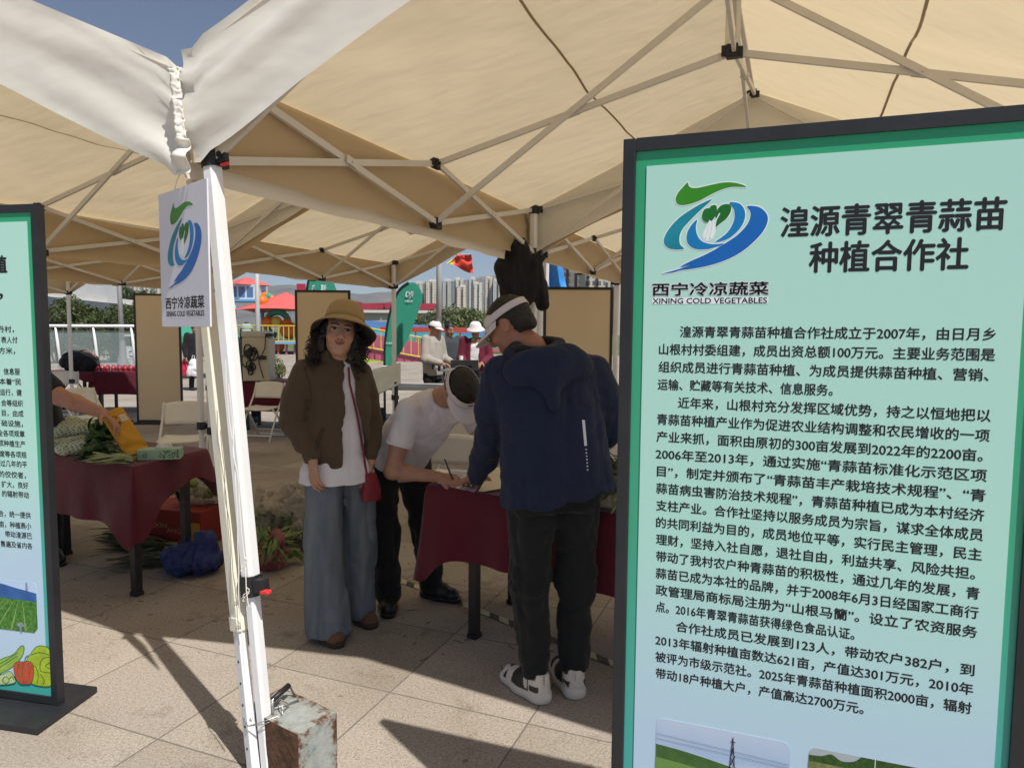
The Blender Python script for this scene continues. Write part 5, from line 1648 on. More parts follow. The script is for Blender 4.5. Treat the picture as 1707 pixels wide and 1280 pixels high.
# tissue box
tb = empty('tissue_box', V(*tp(268, 764).xy, TZ), math.atan2(.30, 1), 'pale green tissue box with leaf print at the corner of the left table', 'box')
mb = MB(); mb.box((0, 0, .032), (.235, .115, .062), None, .003); mb.build('carton', mat('mint_carton', (.30, .46, .34), .5, .05), tb)
mb = MB()
rnd = random.Random(4)
for k in range(70):
    x, z = rnd.uniform(.0, .11), rnd.uniform(.006, .05); a = rnd.uniform(.3, 1.6); l = rnd.uniform(.008, .018); w_ = .0022
    d = V(math.cos(a), 0, math.sin(a)); n = V(-d.z, 0, d.x)
    p = V(x, -.0582, z); mb.face([p, p + d * l * .5 + n * w_, p + d * l, p + d * l * .5 - n * w_])
for f_ in list(mb.bm.faces):
    pass
mb.build('leaf_print', M['leaf_dk'], tb, solid=.0004)
mb = MB()
mb.tube([V(-.075 + .012 * math.cos(t), -.0585, .03 + .012 * math.sin(t)) for t in [2 * math.pi * k / 16 for k in range(16)]], .0014, 5, True); mb.tube([V(-.079, -.0585, .03), V(-.071, -.0585, .03)], .0014, 5)
mb.build('ring_mark', M['ink'], tb)
s = SDF((-.10, -.10, .05), (.10, .10, .16), .005); s.ell((.02, 0, .062), (.05, .028, .045), None, .01); s.wrinkle(.010, (40, 40, 30), 3); s.half((0, 0, .06), (0, 0, -1)); s.build('tissue', cloth('tissue', (.74, .72, .66)), tb)

# ================================================================== SACKS AND BUNDLES ON THE GROUND BEHIND
def plastic(name, col, tr=.55, rough=.3):
    q = N(name); oc = q.obj()
    q.b.inputs['Base Color'].default_value = (*col, 1); q.b.inputs['Roughness'].default_value = rough
    n = q.bump(q.noise(18, 6, oc, .65), 1, .03)
    t = q.n('BsdfTransparent'); mx = q.n('MixShader')
    q.l(q.math('MULTIPLY_ADD', q.noise(9, 4, oc), .5, tr - .25), mx.inputs[0]); q.l(q.b.outputs[0], mx.inputs[1]); q.l(t.outputs[0], mx.inputs[2]); q.l(mx.outputs[0], q.out.inputs[0])
    return q.m
M['clear'] = plastic('clear_film', (.55, .50, .42), .55)
M['blue_bag'] = plastic('blue_film', (.02, .035, .17), .08)
M['pink_bag'] = plastic('pink_film', (.45, .12, .14), .35)
def sack(label, p, rad, m, sd, content=None, cat='bag', name='plastic_sack', amp=.03, neck=True):
    p = V(*p)
    root = empty(name, p, 0, label, cat, 'plastic sacks of vegetables on the ground')
    lo = A3(p) + np.array([-rad[0] - .12, -rad[1] - .12, -.02]); hi = A3(p) + np.array([rad[0] + .12, rad[1] + .12, rad[2] * 2 + .25])
    s = SDF(lo, hi, .0075)
    s.ell(p + V(0, 0, rad[2] * .85), rad, None, .03)
    if neck: s.cone(p + V(rad[0] * .2, 0, rad[2] * 1.5), p + V(rad[0] * .45, -.03, rad[2] * 2.0), .05, .075, .08)
    s.wrinkle(amp, (8, 8, 5), sd); s.wrinkle(amp * .6, (19, 19, 11), sd + 3); s.wrinkle(amp * .22, (45, 45, 30), sd + 5)
    s.half(p + V(0, 0, .008), (0, 0, -1), .01)
    s.build('film', m, root, p)
    if content: content(root, p)
    return root
def fill_leaves(seed, m1, n=260, r=(.2, .15, .14), lng=.16):
    def f(root, p):
        mb = MB(); rnd = random.Random(seed)
        for k in range(n // 10):
            b = V(rnd.uniform(-r[0], r[0]) * .7, rnd.uniform(-r[1], r[1]) * .7, rnd.uniform(.04, r[2] * 1.5))
            blades(mb, b, (rnd.uniform(-1, 1), rnd.uniform(-1, 1), rnd.uniform(-.2, .5)), 10, lng, .012, .35, .2, 0, seed * 100 + k)
        mb.build('greens', m1, root, True)
    return f
def fill_round(seed, m1, n=24, r=(.16, .12), rr=.035):
    def f(root, p):
        mb = MB(); rnd = random.Random(seed)
        for k in range(n):
            c_ = V(rnd.uniform(-r[0], r[0]), rnd.uniform(-r[1], r[1]), .05 + rnd.uniform(0, .13))
            mb.lathe([(.001, -rr), (rr * .6, -rr * .8), (rr, 0), (rr * .6, rr * .8), (.001, rr)], 10, c_)
        mb.build('round_vegetables', m1, root, True)
    return f
pg = lambda x, y: V(*gnd(x, y).xy, 0)
sack('clear plastic sack full of leafy greens behind the white tent leg', pg(462, 900), (.27, .2, .20), M['clear'], 1, fill_leaves(1, M['leaf_lt']), amp=.05)
sack('clear plastic sack of darker greens beside the wide jeans', pg(498, 905), (.22, .18, .17), M['clear'], 5, fill_leaves(2, M['leaf_dk'], 300), amp=.045)
sack('pink tinted plastic sack low behind the white tent leg', pg(448, 945), (.16, .12, .10), M['pink_bag'], 9, fill_leaves(3, M['leaf_lt'], 120), amp=.03)
sack('dark blue plastic sack with loose strings by the rear leg of the left table', pg(322, 955), (.20, .16, .115), M['blue_bag'], 12, None, amp=.022)
sack('black plastic sack on the ground behind the wide jeans', pg(484, 922), (.13, .10, .05), M['black_plastic'], 4, None, amp=.02, neck=False)
ctn = empty('carton', pg(300, 905) + V(0, .1, 0), math.atan2(-.25, 1), 'red and yellow vegetable carton with worn lettering under the left table', 'carton')
mb = MB(); mb.box((0, 0, .13), (.52, .34, .26), None, .004); mb.build('carton_body', mat('red_carton', (.24, .022, .014), .7, .15, 6), ctn)
mb = MB(); mb.face([(.10, -.1715, .005), (.255, -.1715, .005), (.255, -.1715, .18), (.10, -.1715, .18)]); mb.build('yellow_panel', mat('carton_yellow', (.45, .24, .02), .7, .2, 8), ctn)
mb = MB(); text_into(mb, 'YUEXIN', lambda u_, v_, w_=0: V(u_, -.1718 - w_, v_), -.24, -.02, .145, .045, .0006, .012); text_into(mb, 'ANQUAS', lambda u_, v_, w_=0: V(u_, -.1718 - w_, v_), -.02, .20, .115, .042, .0008, .012)
mb.build('lettering', mat('carton_ink', (.42, .24, .12), .7), ctn)
sack('clear plastic sack of round green gourds on the red carton', pg(318, 905) + V(.03, .12, .262), (.20, .13, .10), M['clear'], 21, fill_round(4, mat('green_gourd', (.20, .23, .07), .5, .2, 20)), amp=.03)
for i, (x, y, d, n, lb) in enumerate([(275, 918, (-1, .1, 0), 60, 'loose bundle of dark leeks on the paving under the left table'), (230, 908, (-.9, .4, 0), 50, 'loose bundle of dry leeks beside the table leg'), (300, 940, (-1, -.2, 0), 36, 'thin bundle of leeks in front of the blue sack')]):
    p = pg(x, y); o = empty('leek_bundle', p, 0, lb, 'vegetables', 'leek bundles on the ground')
    mb = MB(); blades(mb, V(0, 0, .03), d, n, .42, .010, .12, .06, .02, 60 + i); mb.build('leaves', mat('leek_leaf', (.055, .075, .04), .6, .5, 20), o, True)
    mb = MB()
    rnd = random.Random(i)
    for k in range(18):
        a = V(rnd.gauss(0, .03), rnd.gauss(0, .03), .012 + abs(rnd.gauss(0, .02))); e_ = a - V(*d).normalized() * .14 + V(rnd.gauss(0, .02), rnd.gauss(0, .02), 0)
        mb.tube([a, e_], .006, 6)
    mb.build('stalks', M['stalk'], o, True)
sack('clear plastic sack of leeks on the writing table beside the large board', V(*gnd(1018, 852, .765).xy, .765) + V(.04, .10, 0), (.20, .14, .085), M['clear'], 31, fill_leaves(7, M['leaf_lt'], 200, (.2, .12, .1)), amp=.03)

# ================================================================== HAZARD TAPE
q = N('hazard_tape'); oc = q.obj()
sp = q.n('SeparateXYZ'); q.l(oc, sp.inputs[0])
ph_ = q.math('FRACT', q.math('MULTIPLY', q.math('ADD', sp.outputs['X'], sp.outputs['Y']), 7.0))
q.l(q.mix(q.math('GREATER_THAN', ph_, .5), (.03, .03, .028), q.ramp(q.noise(9, 4, oc), [(.35, (.42, .38, .16)), (.65, (.50, .49, .40))])), q.b.inputs['Base Color'])
q.b.inputs['Roughness'].default_value = .6
A, B = pg(588, 936), pg(1060, 1122)
d = (B - A).normalized()
o = empty('hazard_tape', A, math.atan2(d.y, d.x), 'yellow and black hazard tape stuck across the paving behind the table leg', 'tape')
mb = MB(); Lt = (B - A).length
mb.grid(lambda a, b: V(a * Lt, (b - .5) * .048 + .006 * vn(a * 5, 3), .004), 60, 1); mb.build('tape_strip', q.m, o)

# ================================================================== JACKET HUNG ON THE TENT LEG
jm = cloth('black_nylon', (.006, .006, .010), .6, .6, 8)
jp = at(868, 450, 5.12)
o = empty('hung_jacket', jp, 0, 'black jacket hung on the tent leg above the navy jacket man', 'jacket')
s = SDF(A3(jp) - np.array([.32, .2, .40]), A3(jp) + np.array([.32, .2, .36]), .008)
P_ = lambda x, y, dy=0: at(x, y, 5.12 + dy)
s.loft(P_(869, 512), P_(866, 396), (1, 0, 0), [(0, .05, .04, .0), (.12, .15, .06, .0), (.35, .175, .07, .0), (.6, .135, .065, 0), (.85, .07, .05, 0), (1, .035, .03, 0)], .03)
s.cone(P_(858, 418), P_(832, 446), .075, .030, .05); s.cone(P_(838, 446), P_(850, 470), .05, .07, .05); s.cone(P_(842, 450), P_(848, 480), .055, .06, .05); s.cone(P_(890, 440), P_(903, 508, .04), .055, .05, .03); s.cone(P_(893, 428), P_(906, 430), .022, .018, .03)
s.cutfn(lambda P: .105 - np.abs(P[..., 1] - jp.y))
s.wrinkle(.013, (11, 9, 2.4), 5); s.wrinkle(.005, (24, 20, 6), 2)
s.build('jacket_cloth', jm, o, jp)
# ================================================================== BEHIND THE TENTS
# ground beyond the plaza, hills
mb = MB()
mb.face([V(-1500, 46, .004), V(1500, 46, .004), V(2200, 2400, .004), V(-2200, 2400, .004)])
q = N('park_ground'); oc = q.obj()
q.l(q.ramp(q.noise(.05, 6, oc), [(.35, (.12, .12, .07)), (.5, (.09, .13, .045)), (.65, (.20, .18, .14))]), q.b.inputs['Base Color']); q.b.inputs['Roughness'].default_value = .95
tag(mb.build('park_ground', q.m), kind='structure')
q = N('hill_earth'); oc = q.obj()
q.l(q.ramp(q.noise(.006, 8, oc, .62), [(.34, (.10, .105, .10)), (.5, (.16, .158, .148)), (.66, (.24, .225, .205))]), q.b.inputs['Base Color']); q.b.inputs['Roughness'].default_value = 1
q.bump(q.noise(.012, 8, oc, .65), 1, 40)
def ridge(px_): # crest height in the photograph, by column
    xs = [-900, 0, 120, 250, 380, 430, 480, 540, 600, 650, 690, 730, 790, 850, 920, 1000, 1300, 1800, 2600]
    ys = [505, 520, 512, 500, 470, 477, 475, 479, 486, 484, 482, 466, 460, 458, 466, 474, 480, 490, 500]
    return float(np.interp(px_, xs, ys))
mb = MB()
def hf_(a, b):
    px_ = -900 + 3500 * a
    Yd = 1900 + 1500 * b
    top = at(px_, ridge(px_), 3400).z - CAM_H
    p = at(px_, 555, Yd)
    z = top * (b ** .75) * (Yd / 3400) ** .3 + top * .10 * vn(a * 40, b * 4, .3) * b * (1.2 - b) * 3 + 6 * vn(a * 160, b * 11) * b
    return V(p.x, p.y, max(z, -.5))
mb.grid(hf_, 220, 26)
tag(mb.build('hills', q.m, None, True), kind='structure')

# ---- trees
def leaf_mat(name, c):
    q = N(name); oc = q.obj()
    q.l(q.ramp(q.noise(1.7, 5, oc), [(.3, dim(c, .6)), (.55, c), (.75, dim(c, 1.5))]), q.b.inputs['Base Color'])
    q.b.inputs['Roughness'].default_value = .6
    return q.m
M['bush'] = leaf_mat('bush_leaf', (.060, .085, .022)); M['tree'] = leaf_mat('tree_leaf', (.125, .145, .05)); M['sprout'] = leaf_mat('young_leaf', (.14, .16, .05))
M['bark'] = mat('bark', (.10, .075, .05), .9, .3, 10)
def tree(name, label, p, h, rad, m, n, sz, seed, grp, cat='tree', stems=1):
    p = V(p[0], p[1], 0)
    root = empty(name, p, 0, label, cat, grp)
    rnd = random.Random(seed)
    mb = MB()
    ch = h * (.42 if stems == 1 else .15)
    for k in range(stems * 4 if stems > 1 else 1):
        e_ = V(rnd.gauss(0, rad * .35), rnd.gauss(0, rad * .35), h * rnd.uniform(.6, .85)) if stems > 1 else V(0, 0, h * .8)
        mb.tube([V(e_.x * .15, e_.y * .15, 0), V(e_.x * .5, e_.y * .5, e_.z * .5), e_], [h * .02, h * .014, h * .005], 6)
    if stems == 1:
        for k in range(7):
            a = rnd.uniform(0, 6.3); z = h * rnd.uniform(.35, .65); mb.tube([V(0, 0, z), V(math.cos(a) * rad * .4, math.sin(a) * rad * .4, z + h * .12), V(math.cos(a) * rad * .75, math.sin(a) * rad * .75, z + h * .2)], [h * .01, h * .007, h * .003], 5)
    mb.build('trunk', M['bark'], root, True)
    mb = MB()
    cl = []
    for k in range(16):
        a = rnd.uniform(0, 6.3); r = rad * rnd.uniform(.15, .78); z = ch + (h - ch) * rnd.uniform(.08, .86)
        r *= 1 - .5 * max(0, (z / h - .6)) * 2
        cl.append((V(math.cos(a) * r, math.sin(a) * r, z), rad * rnd.uniform(.24, .42)))
    vs, fs = [], []
    for k in range(n):
        c_, r = rnd.choice(cl)
        d = V(rnd.gauss(0, 1), rnd.gauss(0, 1), rnd.gauss(0, .85)).normalized() * r * rnd.uniform(.55, 1.05) ** .7
        q_ = c_ + d
        a, b = V(rnd.gauss(0, 1), rnd.gauss(0, 1), rnd.gauss(0, 1)).normalized(), V(rnd.gauss(0, 1), rnd.gauss(0, 1), rnd.gauss(0, 1)).normalized()
        l = sz * rnd.uniform(.6, 1.3); i = len(vs)
        vs += [q_ - a * l, q_ + b * l * .4, q_ + a * l, q_ - b * l * .4]; fs.append((i, i + 1, i + 2, i + 3))
    me = bpy.data.meshes.new('crown'); me.from_pydata([tuple(v) for v in vs], [], fs); me.materials.append(m)
    link(bpy.data.objects.new('crown', me), root)
    mb.bm.free()
    return root
gx = lambda x, Yd: (at(x, 600, Yd).x, Yd)
for i, (x, Yd, h, r, lb) in enumerate([(96, 30, 2.4, 1.1, 'bushy evergreen beside the left display board, behind the white rail'), (128, 31, 2.9, 1.2, 'tallest bushy evergreen left of the far tent leg'), (158, 30.5, 2.5, 1.1, 'bushy evergreen just right of the far tent leg'), (190, 32, 2.5, 1.15, 'bushy evergreen behind the grey lamp post'),
                                       (225, 31, 2.7, 1.1, 'bushy evergreen over the litter bin'), (262, 33, 2.6, 1.2, 'bushy evergreen behind the tan board back')]):
    tree('bush', lb, gx(x, Yd), h, r, M['bush'], 5200, .085, 20 + i, 'bushes behind the white rail', 'bush', 3)
for i, (x, Yd, h, r, lb) in enumerate([(742, 120, 4.6, 4.4, 'olive green tree behind the white cap'), (765, 118, 4.9, 4.4, 'olive green tree below the pale towers'), (790, 122, 4.3, 4.4, 'olive green tree behind the white bucket hat'), (820, 125, 4.5, 4.4, 'olive green tree behind the bent visor'), (700, 128, 3.6, 3.4, 'low olive tree behind the green feather flag')]):
    tree('tree', lb, gx(x, Yd), h, r, M['tree'], 2600, .34, 40 + i, 'trees below the pale towers')
for i, (x, Yd, h, r, lb) in enumerate([(182, 260, 15, 6.5, 'dark green tree before the far left towers'), (208, 250, 16.5, 6, 'tall dark tree beside the lamp post'), (235, 255, 15, 6.5, 'dark tree over the tan board back')]):
    tree('tree', lb, gx(x, Yd), h, r, M['bush'], 1800, .7, 60 + i, 'trees before the far left towers')
tree('bush', 'grey green shrub in a planter beside the cabinet', gx(463, 14.5), .95, .40, M['sprout'], 2600, .035, 80, None, 'bush', 3)
mb = MB()
for i in range(60):
    pass
mb.bm.free()

# ---- towers
def facade(name, wall, glass, sx, sz):
    q = N(name); oc = q.obj()
    br = q.n('TexBrick'); mp = q.n('Mapping'); mp.inputs['Rotation'].default_value = (R(90), 0, 0)
    q.l(oc, mp.inputs[0]); q.l(mp.outputs[0], br.inputs['Vector'])
    br.offset = 0; br.inputs['Scale'].default_value = 1; br.inputs['Brick Width'].default_value = sx; br.inputs['Row Height'].default_value = sz; br.inputs['Mortar Size'].default_value = .55
    br.inputs['Color1'].default_value = (*glass, 1); br.inputs['Color2'].default_value = (*dim(glass, 1.6), 1); br.inputs['Mortar'].default_value = (*wall, 1); br.inputs['Mortar Smooth'].default_value = .1
    q.l(br.outputs[0], q.b.inputs['Base Color']); q.b.inputs['Roughness'].default_value = .7
    return q.m
M['tw_c'] = facade('pale_facade', (.62, .57, .50), (.34, .33, .31), 2.4, 3.0); M['tw_r'] = mat('tower_recess', (.22, .235, .235), .8, .1, .1); M['tw_w'] = mat('tower_white', (.62, .58, .53), .8, .05, .1)
M['tw_d'] = facade('dark_facade', (.20, .17, .15), (.05, .055, .065), 2.2, 3.1); M['tw_b'] = facade('beige_facade', (.48, .42, .35), (.07, .08, .09), 2.6, 3.2)
M['tw_c2'] = facade('cream_facade', (.66, .56, .44), (.30, .28, .25), 2.9, 3.0); M['tw_c3'] = facade('grey_facade', (.50, .49, .47), (.24, .25, .26), 2.0, 3.0)
def tower(label, x0, x1, ytop, Yd, m1, m2, seed, grp, dep=14):
    a, b = at(x0, ytop, Yd), at(x1, ytop, Yd)
    wd = b.x - a.x; h = a.z
    rnd = random.Random(seed)
    root = empty('tower_block', V((a.x + b.x) / 2, Yd, 0), rnd.uniform(-.1, .1), label, 'tower block', grp)
    mb = MB(); mb.box((0, dep / 2, h * .485), (wd, dep, h * .97)); mb.build('core', m2, root)
    nb_ = max(2, int(wd / 6.5))
    for k in range(nb_):
        x = -wd / 2 + wd * (k + .5) / nb_; bw = wd / nb_ * rnd.uniform(.5, .68)
        mb = MB(); mb.box((x, -1.2, h * .49 * rnd.uniform(.95, 1.0)), (bw, 3, h * .98)); mb.build('bay', m1, root)
    mb = MB(); mb.box((wd * rnd.uniform(-.2, .2), dep * .4, h * .985), (wd * .5, dep * .5, h * .07)); mb.box((wd * .3, dep * .4, h * .98), (wd * .15, dep * .3, h * .05)); mb.build('roof_crown', M['tw_w'], root)
G1 = 'pale towers on the skyline'
for i, (x0, x1, yt, Yd, lb) in enumerate([(690, 706, 470, 800, 'pale tower just right of the green feather flag'), (708, 730, 467, 780, 'wide pale tower behind the flagpole'), (737, 753, 466, 800, 'pale tower under the red flag'), (758, 774, 464, 830, 'tall pale tower with a stepped crown, second row'), (760, 779, 476, 740, 'short cream tower in the front row'),
                                           (780, 794, 463, 820, 'slim pale tower with a tall crown'), (789, 805, 471, 750, 'pale pink tower over the white bucket hat'), (808, 822, 462, 810, 'pale tower left of the navy man\'s hair'), (821, 838, 466, 800, 'pale tower behind the navy man\'s visor'), (842, 862, 468, 820, 'pale tower hidden below the black jacket')]):
    tower(lb, x0, x1, yt, Yd, (M['tw_c'], M['tw_c2'], M['tw_c3'])[i % 3], M['tw_r'], 100 + i, G1)
for i, (x0, x1, yt, Yd, lb) in enumerate([(176, 190, 474, 720, 'far pale tower left of the lamp post'), (193, 204, 470, 700, 'far pale tower behind the lamp post'), (207, 220, 473, 720, 'far pale tower over the litter bin'), (224, 236, 471, 700, 'far pale tower left of the tan board back'), (240, 252, 469, 690, 'far cream tower above the tan board back'), (256, 268, 472, 700, 'far pale tower beside the white sign')]):
    tower(lb, x0, x1, yt, Yd, M['tw_c'], M['tw_r'], 130 + i, 'towers at the far left')
for i, (x0, x1, yt, Yd, m1, lb) in enumerate([(900, 928, 428, 360, M['tw_d'], 'dark tower behind the blue flag'), (932, 958, 430, 350, M['tw_d'], 'dark brown tower right of the blue flag'), (959, 978, 440, 352, M['tw_d'], 'narrow dark tower between two others'), (976, 1010, 452, 330, M['tw_b'], 'beige tower with small dark windows'), (1008, 1040, 466, 340, M['tw_b'], 'beige tower beside the large display board')]):
    tower(lb, x0, x1, yt, Yd, m1, M['tw_r'] if m1 is M['tw_d'] else M['tw_b'], 150 + i, 'towers at the right')

# ---- red roofed grandstand, rainbow slope
M['red_roof'] = mat('red_roofing', (.36, .03, .06), .6, .2, .2)
gs = empty('grandstand', V(at(625, 500, 260).x, 260, 0), 0, 'long low grandstand with red roof below the hills', 'building')
w_ = 46
mb = MB(); mb.box((0, 0, 4.2), (w_, 10, 8.4)); mb.build('wall', mat('stand_wall', (.40, .38, .36), .8), gs)
mb = MB()
for k in range(5): mb.box((-w_ / 2 + w_ * (k + .5) / 5, -3, 10 + .4 * (k % 2)), (w_ / 5 - .6, 8, 2.2), (V(1, 0, .04).normalized(), V(0, 1, 0), V(-.04, 0, 1).normalized()))
mb.build('roof', M['red_roof'], gs)
mb = MB(); mb.box((0, -7.2, 8.2), (w_, .3, 1.0)); mb.build('fascia', M['tw_w'], gs)
rs_ = empty('rainbow_slope', V(at(780, 560, 56).x, 56, 0), 0, 'long slide with blue, teal and red lanes sloping down to the right', 'slide')
cols = [('blue_lane', (.06, .14, .32)), ('teal_lane', (.02, .24, .26)), ('pale_blue_lane', (.08, .24, .42)), ('green_lane', (.03, .20, .15)), ('red_lane', (.25, .085, .06))]
yl = [530, 541, 548, 553, 559, 584]; yr = [566, 577, 583, 589, 595, 618]
for k, (nm, c_) in enumerate(cols):
    def lane(a, b, k=k):
        Y0 = 64 - 3.0 * (k + b)
        l, r = at(560, yl[k] + (yl[k + 1] - yl[k]) * b, Y0), at(1010, yr[k] + (yr[k + 1] - yr[k]) * b, Y0)
        p = l.lerp(r, a); return V(p.x, p.y, max(.05, p.z)) - rs_.location
    mb = MB(); mb.grid(lane, 20, 2); mb.build(nm, mat(nm, c_, .5, .15, .6), rs_, True)
mb = MB()
def side(a, b):
    Y0 = 49
    p = at(560, 584, Y0).lerp(at(1010, 618, Y0), a); return V(p.x, p.y - .02, max(.02, p.z) * (1 - b)) - rs_.location
mb.grid(side, 20, 1); mb.build('side_wall', mat('slope_side', (.20, .09, .06), .8, .2, .6), rs_)

# ---- playground
PG = 45.
M['pink_canvas'] = mat('coral_canvas', (.62, .12, .11), .7, .08, .5)
M['py'] = mat('play_yellow', (.55, .42, .06), .5); M['pb'] = mat('play_blue', (.16, .38, .62), .5); M['pp'] = mat('play_pink', (.42, .10, .17), .5); M['po'] = mat('play_orange', (.62, .16, .02), .45); M['pgn'] = mat('play_green', (.05, .32, .22), .45)
pl_ = empty('play_tower', V(at(470, 600, PG).x, PG, 0), 0, 'climbing tower with a coral pyramid canopy and yellow railing', 'playground tower')
def L_(x, y, Yd=PG): return at(x, y, Yd) - pl_.location
ap = L_(477, 487); ze = L_(470, 521).z; hw = 3.0
cs = [V(-hw, -hw, ze), V(hw, -hw, ze), V(hw, hw, ze), V(-hw, hw, ze)]
cx = ap.x
mb = MB()
for i in range(4):
    a, b = cs[i] + V(cx, 0, 0), cs[(i + 1) % 4] + V(cx, 0, 0)
    def pan(u_, v_, a=a, b=b):
        e_ = a.lerp(b, u_) + V(0, 0, .18 * math.sin(math.pi * u_))
        p = e_.lerp(V(ap.x, 0, ap.z), v_); p.z = e_.z + (ap.z - e_.z) * v_ ** 1.35; return p
    mb.grid(pan, 10, 10)
mb.build('canopy', M['pink_canvas'], pl_, True, 50, solid=.02)
for sx_, sy_ in ((-1, -1), (1, -1), (1, 1), (-1, 1)):
    mb = MB(); mb.tube([V(cx + sx_ * 2.4, sy_ * 2.4, 0), V(cx + sx_ * 2.4, sy_ * 2.4, ze + .4)], .12, 8); mb.build('post', M['pb'], pl_, True)
zd = L_(470, 570).z
mb = MB(); mb.box((cx, 0, zd), (5.2, 5.2, .16)); mb.build('deck', M['pb'], pl_)
mb = MB()
for k in range(17): x = cx - 2.5 + 5 * k / 16; mb.tube([V(x, -2.55, zd), V(x, -2.55, zd + 1.0)], .032, 6)
for z in (.08, 1.02): mb.tube([V(cx - 2.55, -2.55, zd + z), V(cx + 2.55, -2.55, zd + z)], .05, 6)
mb.build('railing', M['py'], pl_)
mb = MB()
for k in range(6): x = cx - .3 + 2.5 * k / 5; mb.tube([V(x, -2.3, 0), V(x, -2.2, zd)], .07, 6)
mb.build('lower_bars', M['pp'], pl_)
for i, (x, y, r, c_) in enumerate(((446, 537, .36, 'po'), (461, 536, .34, 'py'), (478, 539, .3, 'po'), (482, 551, .55, 'po'), (463, 577, .42, 'po'), (437, 503, .4, 'po'))):
    p = L_(x, y, PG - 1.5)
    mb = MB(); mb.lathe([(r * math.sin(t) + 1e-4, -r * math.cos(t)) for t in [math.pi * k / 10 for k in range(11)]], 16, p); mb.build('ball', M[c_], pl_, True)
mb = MB(); c_ = L_(463, 540, PG - 1); mb.tube([c_ + V(.7 * math.cos(t), 0, .75 * math.sin(t)) for t in [2 * math.pi * k / 18 for k in range(14)]], .2, 8); mb.build('tube_arch', M['pgn'], pl_, True)
tw = empty('play_house', V(at(415, 600, 54).x, 54, 0), 0, 'raised play house with a coral roof, blue windows and white posts', 'playground tower')
q_ = lambda x, y: at(x, y, 54) - tw.location
z0, z1, z2 = q_(415, 500).z, q_(415, 476).z, q_(415, 462).z
mb = MB(); mb.lathe([(1.9, z1), (1.0, z1 + (z2 - z1) * .55), (.02, z2)], 4, (0, 0, 0)); mb.build('roof', M['pink_canvas'], tw)
mb = MB(); mb.box((0, 0, (z0 + z1) / 2), (2.3, 2.3, z1 - z0)); mb.build('cabin', mat('cabin_white', (.60, .64, .70), .5), tw)
for x in (-.62, .0, .62):
    mb = MB(); mb.box((x, -1.16, (z0 + z1) / 2), (.46, .04, (z1 - z0) * .7)); mb.build('window', mat('blue_pane', (.10, .17, .32), .2), tw)
for x in (-1.05, 1.05):
    mb = MB(); mb.tube([V(x, -1, 0), V(x, -1, z1)], .11, 8); mb.build('post', M['tw_w'], tw)
mb = MB(); mb.box((.2, -.2, z0 - .1), (3.2, 3.0, .14)); mb.box((.2, -.2, z0 - 2.0), (3.0, 2.8, .14)); mb.build('deck', M['pb'], tw)
mb = MB(); mb.tube([q_(428, 491), q_(438, 492), q_(448, 494), q_(456, 500), q_(460, 508)], .30, 10); tb_ = mb.build('tube_slide', M['po'], tw, True)
for k, (a, b, m_) in enumerate((((430, 491), (436, 491.6), 'py'), ((446, 493.4), (452, 496.5), 'pgn'), ((455, 499), (458, 504), 'pb'))):
    mb = MB(); mb.tube([q_(*a), q_(*b)], .32, 10); mb.build('slide_ring', M[m_], tb_, True)
# slanted slide bridge with yellow railings right of the hat
sl_ = empty('slide_bridge', V(at(640, 590, 34).x, 34, 0), 0, 'sloping play bridge with yellow green rails and red sides', 'playground slide')
e0, e1 = at(585, 574, 34) - sl_.location, at(760, 606, 34) - sl_.location
mb = MB()
for k in range(15):
    p = e0.lerp(e1, k / 14); mb.tube([p, p + V(0, 0, .95)], .03, 6)
for z in (.0, .95): mb.tube([e0 + V(0, 0, z), e1 + V(0, 0, z)], .045, 6)
mb.build('railing', M['py'], sl_)
mb = MB(); mb.bar(e0 + V(0, .6, -.15), e1 + V(0, .6, -.15), 1.6, .16, (0, 1, 0)); mb.build('slide_bed', M['pp'], sl_)
mb = MB(); mb.bar(e0 + V(0, -.3, -.62), e1 + V(0, -.3, -.62), .2, .18); mb.build('lower_rail', mat('lime', (.36, .50, .04), .5), sl_)
mb = MB()
for k in range(5): p = e0.lerp(e1, k / 4); mb.tube([V(p.x, p.y + .6, 0), p + V(0, .6, 0)], .09, 6)
mb.build('support', M['po'], sl_)
mb = MB(); p0 = at(632, 540, 33) - sl_.location
rr_ = empty('climbing_bars', V(at(690, 560, 40).x, 40, 0), 0, 'red steel frame with upright bars behind the grey jacket', 'playground frame')
for k in range(7):
    x = -1.0 + 1.1 * k - 1.5; mb = MB() if k == 0 else mb
mb.bm.free()
mb = MB()
za = at(690, 553, 40).z
for k in range(7): mb.tube([V(-1.6 + .85 * k, 0, 0), V(-1.6 + .85 * k, 0, za)], .05, 6)
mb.build('uprights', M['po'], rr_)
mb = MB(); mb.box((.9, 0, za + .12), (5.6, .3, .3)); mb.build('beam', mat('play_red', (.40, .07, .05), .5), rr_)

